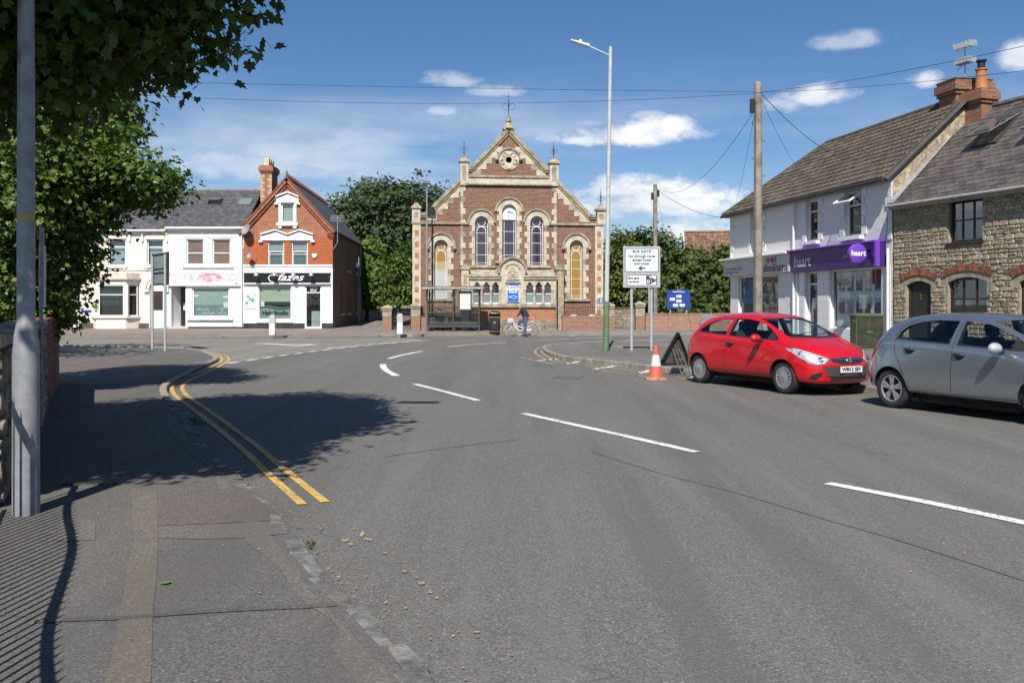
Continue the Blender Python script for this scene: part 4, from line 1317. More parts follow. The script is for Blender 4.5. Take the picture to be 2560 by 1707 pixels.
M_slates = [pm('slate_a', (0.085, 0.085, 0.092), 0.6, 0.25, 4), pm('slate_b', (0.068, 0.068, 0.075), 0.65, 0.25, 4), pm('slate_c', (0.105, 0.103, 0.108), 0.6, 0.25, 4)]
M_gutter = pm('white_gutter', (0.72, 0.72, 0.70), 0.4, 0.06)
M_curt = pm('net_curtain', (0.42, 0.47, 0.48), 0.9, 0.15, 10)
M_brownblind = pm('brown_blind', (0.34, 0.15, 0.09), 0.8, 0.1, 3)
M_greyblind = pm('grey_blind', (0.38, 0.38, 0.38), 0.8, 0.06, 3)
M_vinyl = pm('pale_green_vinyl', (0.36, 0.43, 0.375), 0.5, 0.06, 2)
M_vinyl2 = pm('grey_green_vinyl', (0.20, 0.27, 0.25), 0.5, 0.06, 2)
M_flash = pm('lead_flashing', (0.42, 0.43, 0.45), 0.45, 0.15, 4, metal=0.4)
M_black2 = pm('black_plinth_paint', (0.03, 0.028, 0.03), 0.75, 0.3, 4, 0.8, 12)
TD = 57.0
tA, tB = kf(200, TD), kf(832, TD)
tf = Fac(tA, tB)
def tb(x0, x1, yt, yb):
 return tf.box(x0, x1, yt, yb)
gz = ZF
def skylight(root, cx, w, zf, yf, v0, v1, slope, open_deg=0.0, fm=None, gm=None):
 """roof window: u centre, width, along-slope extent; zf,yf give the eave line of the slope, slope = unit (y, z)"""
 n = (-slope[1], slope[0])
 def pt(u, v, h):
  return (u, yf + slope[0] * v + n[0] * h, zf + slope[1] * v + n[1] * h)
 m = MB()
 def bar(u0, u1, va, vb, h0, h1):
  q = [pt(u, v, h) for h in (h0, h1) for (u, v) in ((u0, va), (u1, va), (u1, vb), (u0, vb))]
  m.add(q, [(0, 3, 2, 1), (4, 5, 6, 7), (0, 1, 5, 4), (1, 2, 6, 5), (2, 3, 7, 6), (3, 0, 4, 7)])
 a, b = cx - w / 2, cx + w / 2
 bar(a, a + .07, v0, v1, .0, .1); bar(b - .07, b, v0, v1, .0, .1)
 bar(a + .07, b - .07, v0, v0 + .08, .0, .1); bar(a + .07, b - .07, v1 - .08, v1, .0, .1)
 fr = m.build('roof_window', fm or pm('roof_window_grey', (0.12, 0.12, 0.125), 0.4, 0.1), root)
 MB().add([pt(a + .07, v0 + .08, .012), pt(b - .07, v0 + .08, .012), pt(b - .07, v1 - .08, .012), pt(a + .07, v1 - .08, .012)], [(0, 1, 2, 3)]).build('reveal', M_room, fr)
 k = math.tan(R(open_deg))
 L = v1 - v0 - .1
 hh = lambda v: .085 + (v1 - .05 - v) * k
 q = [pt(a + .05, v0 + .05, hh(v0 + .05)), pt(b - .05, v0 + .05, hh(v0 + .05)), pt(b - .05, v1 - .05, hh(v1 - .05)), pt(a + .05, v1 - .05, hh(v1 - .05))]
 MB().add(q, [(0, 1, 2, 3)]).build('pane', gm or glass_mat('roof_glass', (0.5, 0.58, 0.58), 0.25, 0.02, 0.5, (0.35, 0.42, 0.42)), fr)
 if open_deg:
  e = MB()
  for i, j in ((0, 1), (1, 2), (2, 3), (3, 0)):
   e.tube([q[i], q[j]], .03, 5)
  e.build('sash', pm('roof_window_grey', (0.12, 0.12, 0.125)), fr)
 return fr
# ---------------- cream house
cr = tf.root('cream_house', 'cream painted two-storey house with a bay window, half hidden by the tree', 'house')
s0, s1 = tf.s(200), tf.s(416)
ze = tf.z(300, 571)
w1, w2 = tb(269.5, 314, 599, 664), tb(367, 408, 600, 664)
bay = tb(240, 345, 709, 790)
door = tb(374, 411, 715, 821)
dpoly = arch(door[0], door[1], gz, tf.z(392, 703))
wall_mesh(rect(s0, s1, gz, ze), [rect(*w1), rect(*w2), dpoly], 0, .2).build('wall', M_cream, cr)
MB().box(s0 - .0, s0 + .3, .001, 9, gz, ze).box(s0 + .3, s1, 8.7, 9, gz, ze).build('side_wall', M_cream, cr)
M_rub = pm('dark_rubble', (0.10, 0.075, 0.06), 0.9, 0.5, 5, 1.0, 7, dirt=(0.22, 0.18, 0.15), dscale=5, damt=0.6)
MB().box(s0 - .03, tf.s(372), -.06, -.001, gz, gz + .34).build('plinth', M_rub, cr)
for (a, b, c, d) in (w1, w2):
 wn = window(cr, a, b, c, d, .12, .07, hs=(.72,))
 panel(wn, a + .08, b - .08, c + .08, c + (d - c) * .70, .3, M_curt, 'curtain', 6)
 panel(wn, a + .08, b - .08, c + (d - c) * .74, d - .08, .32, M_greyblind, 'blind')
 MB().box(a - .12, b + .12, -.14, -.002, c - .16, c - .02).build('sill', M_creamtrim, cr, bevel=.01)
 for x in (a, b - .1):
  MB().box(x, x + .1, -.1, -.002, c - .27, c - .162).build('sill_bracket', M_creamtrim, cr)
 m = (a + b) / 2
 for s in (-1, 1):
  A, B = sorted(((m, d + .62), (m + s * (b - a) * .78, d + .36)))
  sloped(cr, 'window_hood', A, B, -.05, .06, -.14, -.002, M_creamtrim)
  x = m + s * (b - a) * .75
  MB().box(x - .06, x + .06, -.1, -.002, d - .12, d + .33).build('hood_drop', M_creamtrim, cr)
 MB().prism([(a - .1, d + .05), (b + .1, d + .05), (b + .1, d + .3), (m, d + .5), (a - .1, d + .3)], -.05, -.002).build('lintel', M_creamtrim, cr)
MB().box(s0, s1, -.06, -.002, tf.z(300, 676), tf.z(300, 673)).build('string_course', M_creamtrim, cr)
# canted bay
bx0_, bx1_ = tf.s(233), tf.s(349)
bd = .75
ins = .55
zb0_, zb1_ = tf.z(290, 789), tf.z(290, 712)
foot = [(bx0_, -.001), (bx0_ + ins, -bd), (bx1_ - ins, -bd), (bx1_, -.001)]
def bayslab(name, z0, z1, grow, mat):
 c = (bx0_ + bx1_) / 2
 f = [(x + (grow if x > c else -grow), y - (grow if y < -.1 else 0)) for x, y in foot]
 MB().slab(f[::-1] if False else f, z0, z1).build(name, mat, cr, bevel=.01, recalc=True)
bayslab('bay_base', gz, zb0_ - .15, 0, M_cream)
bayslab('bay_sill', zb0_ - .149, zb0_ - .03, .1, M_creamtrim)
bayslab('bay_head', zb1_ + .002, zb1_ + .3, .0, M_creamtrim)
bayslab('bay_cornice', zb1_ + .301, zb1_ + .45, .14, M_creamgrey)
bayslab('bay_parapet', zb1_ + .451, zb1_ + .75, .03, M_creamgrey)
MB().slab([(x * .97 + (bx0_ + bx1_) / 2 * .03, y * .6) for x, y in foot], zb0_ - .02, zb1_).build('bay_room', M_room, cr, recalc=True)
for (A, B) in ((foot[0], foot[1]), (foot[1], foot[2]), (foot[2], foot[3])):
 ln = math.hypot(B[0] - A[0], B[1] - A[1])
 g = window(cr, .12 if ln > 1.5 else .1, ln - (.12 if ln > 1.5 else .1), zb0_ - .03, zb1_, .03, .07, hs=(.68,), room=False)
 g.location = (A[0], A[1], 0)
 g.rotation_euler = (0, 0, math.atan2(B[1] - A[1], B[0] - A[0]))
for (x, y) in foot[1:3]:
 MB().box(x - .13, x + .13, y - .02, y + .2, zb0_ - .029, zb1_ + .001).build('bay_mullion', M_creamtrim, cr)
# arched doorway
zd1 = tf.z(392, 703)
dr = MB().box(door[0] + .02, door[1] - .02, .12, .17, gz + .02, zd1 - .47).build('door', M_upvc, cr)
MB().add([(door[0] + .16, .118, gz + 1.15), (door[1] - .14, .118, gz + 1.15), (door[1] - .14, .118, zd1 - .62), (door[0] + .16, .118, zd1 - .62)], [(0, 1, 2, 3)]).build('pane', pm('door_brown_glass', (0.05, 0.03, 0.03), 0.1, 0.1), dr)
MB().box(door[0] + .06, door[0] + .085, .08, .119, gz + 1.0, gz + 1.14).build('handle', M_dkiron, dr)
MB().prism(arch(door[0], door[1], zd1 - .46, zd1), .13, .18).build('fanlight', M_upvc, cr)
dw = (door[1] - door[0]) / 2
MB().ring((door[0] + door[1]) / 2, zd1 - dw, dw + .02, dw + .16, 0, 180, -.06, -.002, 16).ring((door[0] + door[1]) / 2, zd1 - dw, dw + .2, dw + .3, 0, 180, -.1, -.002, 16).build('door_arch', M_creamtrim, cr)
for s in (-1, 1):
 x = (door[0] + door[1]) / 2 + s * (dw + .16)
 MB().box(x - .16, x + .14, -.12, -.002, zd1 - dw - .22, zd1 - dw - .04).build('door_capital', M_creamtrim, cr)
bl = tb(204, 229, 775, 781.5)
nb = MB().box(bl[0], bl[1], -.02, -.002, bl[2], bl[3]).build('blue_plate', pm('dark_blue_enamel', (0.02, 0.06, 0.25), 0.4), cr)
# roof
def slope_roof(root, x0, x1, zeave, run, rise, mats, tw=.3, th=.22, ridge=True, over=.18, name='slate'):
 L = math.hypot(run, rise)
 sy, sz = run / L, rise / L
 MB().add([(x0, -over, zeave - over * rise / run), (x1, -over, zeave - over * rise / run), (x1, run, zeave + rise), (x0, run, zeave + rise), (x0, 2 * run, zeave), (x1, 2 * run, zeave)],
             [(0, 1, 2, 3), (3, 2, 5, 4)]).build('roof', mats[1], root)
 oy, oz = -over, zeave - over * rise / run
 nv = int((L + over / sy) / th)
 tiles(root, name, (x0, oy - sz * .02, oz + sy * .02), (1, 0, 0), (0, sy, sz), int((x1 - x0) / tw) - 0, nv, tw, th, .012, mats)
 if ridge:
  n = int((x1 - x0) / .45)
  rt = MB()
  for i in range(n):
   a = x0 + (x1 - x0) * i / n
   rt.prism([], 0, 0) if False else None
   rt.tube([(a + .01, run, zeave + rise + .03), (a + (x1 - x0) / n - .01, run, zeave + rise + .03)], .1, 8)
  rt.build('ridge_tiles', pm('ridge_tile', (0.2, 0.15, 0.12), 0.8, 0.2), root)
 return (sy, sz)
zr = tf.z(500, 571)
slope_roof(cr, s0 - .1, s1 - .02, ze, 4.0, 2.6, [M_slates[0], M_slates[1], M_slates[2]], .33, .3)
MB().tube([(s0 - .1, -.24, ze - .16), (s1, -.24, ze - .16)], .07, 6).build('gutter', M_gutter, cr)
MB().box(s0, s1, -.16, -.001, ze - .24, ze - .06).build('fascia_board', M_creamtrim, cr)
# wall lantern bracket
lx, lz = tf.p(226, 736)
MB().tube([(lx, -.02, lz), (lx - .1, -.35, lz + .1), (lx - .25, -.5, lz + .02)], .02, 5).build('bracket', M_dkiron, cr)
MB().box(s0 - .5, s0 - .04, -.1, 3.0, gz, gz + 1.15).build('gate_pillar', M_wpaint, cr, bevel=.04)
# ---------------- white shop with pink sign
ws = tf.root('white_shop', 'white rendered beauty shop with grey slate roof and pink splash sign', 'shop')
s0, s1 = tf.s(416), tf.s(608)
w1, w2 = tb(466, 509, 598, 662), tb(531, 576, 598, 662)
sw = tb(480, 573, 719, 792)
dr_ = tb(428, 464, 716, 818)
ze = tf.z(500, 569)
wall_mesh(rect(s0 + .003, s1, gz, ze), [rect(*w1), rect(*w2), rect(*sw), rect(dr_[0], dr_[1], gz + .12, dr_[3])], 0, .2).build('wall', M_wpaint, ws)
MB().box(s0 + .2, s1, 8.7, 9, gz, ze).build('rear_wall', M_wpaint, ws)
for (a, b, c, d) in (w1, w2):
 wn = window(ws, a, b, c, d, .10, .075, hs=(.46,))
 panel(wn, a + .08, b - .08, c + .08, d - .08, .17, M_brownblind, 'blind')
MB().box(w1[0] - .25, w2[1] + .25, -.14, -.002, w1[2] - .19, w1[2] - .05).build('sill', M_wpaint, ws, bevel=.01)
MB().box(w1[0] - .2, w2[1] + .2, -.04, -.002, w1[3] + .08, w1[3] + .12).build('lintel_line', M_wpaint, ws)
# recessed doorway
rd_ = MB()
a, b, c, d = dr_[0], dr_[1], gz + .12, dr_[3]
rd_.add([(a, .2, c), (b, .2, c), (b + .0, 1.0, c), (a + .25, 1.0, c), (a, .2, d), (b, .2, d), (b, 1.0, d), (a + .25, 1.0, d)], [(0, 3, 7, 4), (1, 5, 6, 2), (4, 7, 6, 5), (0, 1, 2, 3)])
rd_.build('door_recess', M_wpaint, ws)
dd = MB().box(a + .25, b, 1.0, 1.06, c, d).build('door', pm('dark_door', (0.02, 0.018, 0.02), 0.25, 0.1), ws)
MB().box(a + .42, a + .72, .985, .998, c + 1.05, c + 1.5).build('notice', M_wtext, dd)
MB().box(a + .85, a + .93, .96, .999, c + .95, c + 1.0).build('handle', M_flash, dd)
MB().box(a - .1, b + .25, -.35, .2, gz, gz + .1).build('step', M_creamgrey, ws, bevel=.01)
# shop window
a, b, c, d = sw
wn = window(ws, a, b, c, d, .08, .08)
panel(wn, a + .08, b - .08, c + .75, d - .08, .15, M_vinyl, 'window_film')
panel(wn, a + .08, b - .08, c + .08, c + .75, .15, M_vinyl2, 'window_film')
text_obj('Beauty', .24, M_wtext, wn, loc=(a + .62, .12, c + .5), shear=.5, sx=1.1)
text_obj('by', .14, M_wtext, wn, loc=(a + 1.0, .12, c + .4), shear=.5)
text_obj('George', .24, M_wtext, wn, loc=(a + .95, .12, c + .25), shear=.5, sx=1.1)
text_obj('style\n&\nbeauty', .2, M_wtext, wn, loc=(b - .5, .12, c + .4), shear=.5, line=.75)
for x, z, hh in ((a + .2, d - .52, .14), (b - .25, d - .6, .14), (b - .22, d - 1.1, .36)):
 MB().box(x - .17, x + .17, .118, .124, z - hh / 2, z + hh / 2).build('notice', M_wtext, wn)
MB().box(a - .3, b + .25, -.16, -.002, c - .2, c - .02).build('shop_sill', M_wpaint, ws, bevel=.01)
# fascia
a, b, c, d = tb(420, 606, 676, 712)
fs = MB().box(a, b, -.12, -.002, c, d).build('fascia_sign', pm('white_sign_board', (0.80, 0.80, 0.81), 0.4, 0.03), ws)
MB().box(a, b, -.16, -.121, c - .07, c - .004).build('fascia_trim', M_wpaint, fs)
M_gtxt = pm('grey_lettering', (0.30, 0.29, 0.33), 0.6, 0.0)
M_pink = pm('pink_print', (0.72, 0.10, 0.22), 0.5, 0.3, 9, col2=(0.78, 0.30, 0.40))
M_pink2 = pm('pale_pink_print', (0.78, 0.42, 0.48), 0.5, 0.2, 9)
sc = (b - a) / 186.0
X = lambda px: a + (px - 420) * sc
text_obj('Beauty', .40, M_gtxt, fs, loc=(X(440), -.124, d - .28), shear=.55, sx=1.15, bold=-.004)
text_obj('by', .22, M_gtxt, fs, loc=(X(463), -.124, d - .42), shear=.55)
text_obj('George', .40, M_gtxt, fs, loc=(X(459), -.124, d - .66), shear=.55, sx=1.1, bold=-.004)
text_obj('01793', .30, M_gtxt, fs, loc=(X(579), -.124, d - .3), bold=.004)
text_obj('978200', .30, M_gtxt, fs, loc=(X(580), -.124, d - .6), bold=.004)
text_obj('find us on', .09, M_gtxt, fs, loc=(X(578), -.124, c + .09))
MB().box(X(589), X(596), -.126, -.121, c + .04, c + .13).build('logo_mark', pm('logo_blue', (0.12, 0.16, 0.42)), fs)
MB().ring(X(481.5), d - .45, .07, .14, 20, 330, -.126, -.121, 16).build('round_mark', M_pink, fs)
rr = random.Random(3)
for i in range(26):
 an = rr.uniform(0, 6.28)
 q = rr.random() ** .5
 x, z = X(524) + q * .72 * math.cos(an), (c + d) / 2 - .02 + q * .3 * math.sin(an)
 r1, r2 = rr.uniform(.12, .34) * (1.2 - .7 * q), rr.uniform(.06, .17) * (1.3 - .7 * q)
 pts = [(x + r1 * math.cos(k * .7) * rr.uniform(.7, 1.2), z + r2 * math.sin(k * .7) * rr.uniform(.7, 1.2)) for k in range(9)]
 MB().prism(pts, -.1235 - i * .00015, -.121).build('paint_splash', M_pink if rr.random() > .45 else M_pink2, fs)
for x in (500, 547, 519, 536):
 MB().box(X(x) - .012, X(x) + .012, -.125, -.121, (c + d) / 2 + .05, (c + d) / 2 + .22 + .1 * (x % 3)).build('paint_splash', M_pink, fs)
MB().box(s0 + .05, s1, -.03, -.002, gz, gz + .12).build('plinth', M_black2, ws)
MB().tube([(s1 - .08, -.08, ze - .2), (s1 - .08, -.08, gz + .1)], .05, 8).build('downpipe', M_gutter, ws, smooth=30)
MB().tube([(s0, -.24, ze - .05), (s1 + .1, -.24, ze - .05)], .075, 6).build('gutter', M_gutter, ws)
MB().box(s0, s1, -.17, -.001, ze - .2, ze).build('fascia_board', M_gutter, ws)
sl = slope_roof(ws, s0, s1 + .1, ze + .05, 4.0, 2.75, M_slates, .3, .2)
def v_of(py, D):
 pass
for px, od in ((505, 22), (584, 0)):
 skylight(ws, tf.s(px) * 1.0 - (0.05), .92, ze + .05, 0, 2.75, 3.75, sl, od)
MB().box(tf.s(548), tf.s(556), 2.9, 3.05, ze + 2.0, ze + 2.1).build('vent_tile', M_black, ws)
# ---------------- red brick hair studio
M_fascia = pm('black_fascia', (0.012, 0.012, 0.016), 0.3, 0.1, 3)
hs = tf.root('hair_studio', 'red brick gabled hair studio with black fascia and white shopfront', 'shop')
s0, s1 = tf.s(609), tf.s(832)
gm = tf.s(718.5)
zev, zap = tf.z(718, 572), tf.z(718, 449)
wA, wB, wC = tb(669.6, 710, 600, 664), tb(729, 769.6, 600, 664), tb(702, 736, 505, 557)
swd, drd = tb(647, 728, 712, 798), tb(763, 804, 713, 828)
zbr = tf.z(718, 667)
wall_mesh([(s0, zbr), (s1, zbr), (s1, zev), (gm, zap), (s0, zev)], [rect(*wA), rect(*wB), rect(*wC)], 0, .16).build('brick_front', M_redb2, hs)
MB().box(wA[0] - 1.3, wA[0] - .02, -.004, -.001, zbr, tf.z(650, 600)).build('brick_patch', M_redb, hs)
MB().box(wB[1] + .02, s1, -.004, -.001, zbr, tf.z(800, 592)).build('brick_patch', M_redb, hs)
MB().box(wA[1] + .02, wB[0] - .02, -.004, -.001, zbr, tf.z(720, 598)).build('brick_patch', M_redb, hs)
wall_mesh(rect(s0, s1, gz, zbr), [rect(*swd), rect(drd[0], drd[1], gz + .04, drd[3])], -.06, .2).build('shopfront', M_wpaint, hs)
MB().box(s1 - .06, s1 - .001, -.059, .0, gz, zbr).build('shopfront_return', M_wpaint, hs)
MB().prism(rect(s0, s1, zbr, zbr + .12), -.12, .0).build('shopfront_band', M_wpaint, hs, bevel=.01)
# side wall going back
ang = R(2.5)
SL = 15.5
sdw = Vector((-math.sin(ang), math.cos(ang)))
def SP(v, off=0.0):
 return (s1 + sdw.x * v + off, sdw.y * v)
hole_s = []
q = MB()
q.add([(*SP(0), gz), (*SP(SL), gz), (*SP(SL), zev), (*SP(0), zev)], [(0, 1, 2, 3)])
q.build('side_wall', M_sideb, hs)
for v0, v1, z0, z1 in ((3.2, 4.3, 1.0, 3.1), (6.6, 7.6, 1.0, 3.1), (6.6, 7.6, 4.0, 5.6), (11, 12, 1, 3.1), (11.4, 12.2, 4, 5.4)):
 MB().add([(*SP(v0, .01), z0), (*SP(v1, .01), z0), (*SP(v1, .01), z1), (*SP(v0, .01), z1)], [(0, 1, 2, 3)]).build('blocked_window', pm('brown_board', (0.16, 0.075, 0.05), 0.7, 0.2), hs)
 MB().box(SP(v0, 0)[0], SP(v0, 0)[0] + .12, SP(v0)[1] - .1, SP(v1)[1] + .1, z0 - .12, z0).build('side_sill', M_creamgrey, hs)
MB().tube([(*SP(13.5, .08), gz), (*SP(13.5, .08), zev)], .06, 6).build('downpipe', M_flash, hs)
# roof: ridge runs back
rp = [(s0 - .25, -.22), (gm, -.22), (s1 + .25, -.22)]
k = (zap - zev) / (gm - s0)
zlo = zev - .25 * k + .12
bx = sdw.x * SL
MB().add([(s0 - .25, -.22, zlo), (gm, -.22, zap + .12), (s1 + .25, -.22, zlo), (s0 - .25 + bx, SL, zlo), (gm + bx, SL, zap + .12), (s1 + .25 + bx, SL, zlo)], [(0, 1, 4, 3), (1, 2, 5, 4)]).build('roof', M_slates[1], hs)
for s in (-1, 1):
 A, B = (gm + s * (gm - s0 + .3), zlo - .02), (gm, zap + .1)
 if A[0] > B[0]:
  A, B = B, A
 sloped(hs, 'barge_board', A, B, -.20, .0, -.24, -.16, M_terra)
 sloped(hs, 'barge_moulding', A, B, -.02, .06, -.28, -.14, pm('dark_terracotta', (0.2, 0.07, 0.045), 0.8, 0.2))
 A2, B2 = ((A[0], A[1]), (B[0], B[1]))
 n = 16
 for i in range(n):
  f = (i + .6) / (n + .4)
  x, z = A[0] + (B[0] - A[0]) * f, A[1] + (B[1] - A[1]) * f - .30
  MB().box(x - .06, x + .06, -.1, -.002, z - .06, z + .06).build('dentil_brick', M_terra, hs)
 sloped(hs, 'brick_corbel', A, B, -.34, -.205, -.13, -.002, M_redb2)
 x = s0 + .02 if s < 0 else s1 - .02
 for j in range(4):
  MB().box(x - .34 + .06 * j if s > 0 else x - .1, x + .1 if s > 0 else x + .34 - .06 * j, -.24 + .05 * j, -.002, zev - .3 - .1 * j, zev - .21 - .1 * j).build('corbel', M_terra, hs)
ridge = MB()
rt = MB().tube([(0, 0, 0), (0, .44, 0)], .09, 7).lathe([(.04, .05), (.03, .14), (.06, .19), (.06, .23), (.0, .27)], 6, (0, .22, 0)).build('ridge_tile', M_terra, hs)
for i in range(33):
 o = rt if i == 0 else dup(rt, hs)
 y = -.2 + i * .47
 o.location = (gm + bx * y / SL, y, zap + .14)
MB().lathe([(.06, 0), (.09, .1), (.03, .22), (.07, .3), (.0, .46)], 8, (gm, -.18, zap + .14)).build('ridge_finial', M_terra, hs)
def pediment(x0, x1, z, peaks, h):
 m = MB()
 n = len(peaks)
 pts = [(x0, z), (x0, z + h * .55)]
 xs = []
 for i, p in enumerate(peaks):
  pts.append((p, z + h))
  if i < n - 1:
   pts.append(((p + peaks[i + 1]) / 2, z + h * .55))
 pts += [(x1, z + h * .55), (x1, z)]
 m.prism([(x0 + .12, z)] + [(min(max(x, x0 + .12), x1 - .12), y - .06) for x, y in pts[1:-1]] + [(x1 - .12, z)], -.08, -.002)
 for a, b in zip(pts[1:-2], pts[2:-1]):
  d = Vector((b[0] - a[0], b[1] - a[1])).normalized()
  nn = Vector((-d.y, d.x)) * .09
  q = [(a[0], a[1]), (b[0], b[1]), (b[0] + nn.x, b[1] + nn.y), (a[0] + nn.x, a[1] + nn.y)]
  m.prism(q, -.18, -.002)
 m.box(x0 - .1, x0 + .14, -.16, -.002, z - .12, z - .002).box(x1 - .14, x1 + .1, -.16, -.002, z - .12, z - .002)
 m.box(x0, x0 + .12, -.1, -.002, z, z + h * .5).box(x1 - .12, x1, -.1, -.002, z, z + h * .5)
 return m.build('window_head', M_wpaint, hs)
pediment(wA[0] - .45, wB[1] + .35, wA[3] - .03, [(wA[0] + wA[1]) / 2, (wB[0] + wB[1]) / 2], .62)
pediment(wC[0] - .28, wC[1] + .28, wC[3] - .05, [(wC[0] + wC[1]) / 2], .62)
for (a, b, c, d) in (wA, wB):
 wn = window(hs, a, b, c, d, .08, .06, vs=(), hs=(.55,))
 panel(wn, a + .06, b - .06, c + (d - c) * .55, d - .06, .17, M_greyblind, 'blind')
 panel(wn, a + .06, b - .06, c + .06, c + (d - c) * .53, .2, pm('dim_blind', (0.13, 0.17, 0.16), 0.8), 'blind')
 MB().box(a + .1, a + .125, .075, .1, c + .06, c + (d - c) * .53).box(b - .125, b - .1, .075, .1, c + .06, c + (d - c) * .53).box(a + .06, b - .06, .074, .098, c + (d - c) * .44, c + (d - c) * .46).build('glazing_bar', M_upvc, wn)
 MB().box(a - .05, b + .05, -.08, .08, c - .14, c - .002).build('sill', M_wpaint, hs)
a, b, c, d = wC
for x in (a - .13, b):
 MB().box(x, x + .13, -.05, .06, c, d).build('window_jamb', M_wpaint, hs)
wn = window(hs, a, b, c, d, .06, .1)
panel(wn, a + .1, b - .1, c + .1, d - .1, .2, M_curt, 'curtain', 4)
MB().box(a - .25, b + .25, -.18, -.002, c - .2, c - .004).build('sill', M_wpaint, hs, bevel=.01)
for x in (a - .15, b - .06):
 MB().box(x, x + .22, -.14, -.002, c - .36, c - .202).build('sill_bracket', M_wpaint, hs)
# fascia, lamps
a, b, c, d = tb(612, 826, 682.5, 707.5)
fs = MB().box(a, b, -.2, -.061, c, d).build('fascia_sign', M_fascia, hs)
MB().box(a - .05, b + .05, -.22, -.061, c - .07, c - .003).box(a - .05, b + .05, -.22, -.061, d + .003, d + .05).build('fascia_trim', M_wpaint, fs)
tx = tf.s(722)
zc = (c + d) / 2
text_obj('fazes', .62, M_wtext, fs, name='lettering', loc=(tx + .1, -.206, zc + .02), shear=.45, sx=1.35, bold=.006)
fl = smooth_path([(tx - .45, -.205, zc - .20), (tx - .75, -.205, zc - .30), (tx - 1.1, -.205, zc - .22), (tx - 1.22, -.205, zc + .02), (tx - 1.0, -.205, zc + .2), (tx - .6, -.205, zc + .18), (tx - .3, -.205, zc + .22)], 5)
MB().tube(fl, [.006 + .03 * math.sin(math.pi * i / (len(fl) - 1)) ** 2 for i in range(len(fl))], 6).build('flourish', M_wtext, fs)
for px in (647, 692, 739, 783):
 x = tf.s(px)
 lz = d - .12
 MB().tube([(x - .08, -.06, d + .2), (x - .06, -.55, d + .22), (x, -.6, lz + .1)], .018, 5).build('lamp_arm', M_dkiron, fs)
 MB().lathe([(.02, .1), (.09, .08), (.17, -.06), (.17, -.08), (.0, -.02)], 12, (x, -.58, lz)).build('lamp_head', M_flash, fs, smooth=30)
# shop window
a, b, c, d = swd
wn = window(hs, a, b, c, d, .02, .04)
panel(wn, a + .04, b - .04, c + (d - c) * .51, d - .04, .12, pm('sage_blind', (0.42, 0.47, 0.33), 0.7, 0.05, 2), 'blind')
def wave(z0, z1, amp, ph, m, yy):
 n = 16
 up = [(a + .04 + (b - a - .08) * i / n, z1 + amp * math.sin(i / n * 2 * math.pi + ph)) for i in range(n + 1)]
 dn = [(a + .04 + (b - a - .08) * i / n, (z0 + amp * math.sin(i / n * 2 * math.pi + ph)) if z0 > c + .1 else c + .04) for i in range(n + 1)]
 vs = [(x, yy, z) for x, z in up] + [(x, yy, z) for x, z in dn]
 MB().add(vs, [(i, i + 1, i + n + 2, i + n + 1) for i in range(n)]).build('window_film', m, wn)
M_sage = pm('sage_film', (0.27, 0.33, 0.29), 0.5, 0.05)
wave(c, c + .66, .06, .3, M_sage, .08)
wave(c + .74, c + .80, .06, .3, M_sage, .08)
text_obj('Hair Studio', .36, M_ktext, wn, loc=((a + b) / 2, .07, c + .38), bold=.018, sx=1.0)
MB().box(a + .1, a + .33, .07, .076, c + (d - c) * .37, c + (d - c) * .52).build('notice', M_wtext, wn)
MB().box(a - .12, b + .12, -.16, -.061, c - .22, c - .14).build('shop_sill', M_wpaint, hs, bevel=.01)
# door
a, b, c, d = drd
df = MB().box(a, a + .08, .0, .06, gz + .04, d).box(b - .08, b, .0, .06, gz + .04, d).box(a + .08, b - .08, .0, .06, d - .5, d - .44).box(a + .08, b - .08, .0, .06, gz + .04, gz + .12).box(a + .08, b - .08, .0, .06, d - .08, d).build('door', M_upvc, hs)
MB().box(a + .08, b - .08, .03, .035, d - .44, d - .08).build('transom_panel', M_fascia, df)
text_obj('T: 01793\n823635', .13, M_wtext, df, loc=((a + b) / 2, .022, d - .26), bold=.003)
MB().add([(a + .08, .04, gz + .12), (b - .08, .04, gz + .12), (b - .08, .04, d - .5), (a + .08, .04, d - .5)], [(0, 1, 2, 3)]).build('pane', M_glass, df)
MB().add([(a, .06, gz + .1), (b, .06, gz + .1), (b, 1.5, gz + .1), (a, 1.5, gz + .1), (a, .06, d), (b, .06, d), (b, 1.5, d), (a, 1.5, d)], [(0, 1, 2, 3), (7, 6, 5, 4), (2, 1, 5, 6), (0, 3, 7, 4), (3, 2, 6, 7)]).build('room', M_room, df)
MB().box(a + .2, b - .3, .9, 1.2, gz + .1, gz + 1.1).build('counter', pm('pale_counter', (0.5, 0.5, 0.5), 0.5), df)
# plinth, poster, alarm, dishes, aerial
for x0, x1 in ((s0 + .002, drd[0] - .02), (drd[1] + .02, s1 - .002)):
 MB().box(x0, x1, -.09, -.061, gz, gz + .34).build('plinth', M_black2, hs)
a, b, c, d = tb(613, 641, 732, 772)
ps = MB().box(a, b, -.09, -.062, c, d).build('poster', pm('pale_poster', (0.62, 0.68, 0.67), 0.5, 0.3, 4, col2=(0.34, 0.5, 0.52)), hs)
rr = random.Random(8)
for i in range(7):
 x, z = a + (b - a) * rr.uniform(.2, .8), c + (d - c) * rr.uniform(.12, .8)
 MB().prism([(x + rr.uniform(.04, .16) * math.cos(t_), z + rr.uniform(.04, .14) * math.sin(t_)) for t_ in np.linspace(0, 6.28, 8)[:-1]], -.0925 - i * .0002, -.0902).build('print_tone', pm('poster_tone%d' % (i % 2), ((0.2, 0.25, 0.26), (0.75, 0.74, 0.7))[i % 2], 0.5), ps)
ax, azz = tf.p(786.5, 640)
MB().prism([(ax - .16, azz + .13), (ax + .16, azz + .13), (ax + .13, azz - .05), (ax, azz - .14), (ax - .13, azz - .05)], -.1, -.002).build('alarm_box', M_upvc, hs)
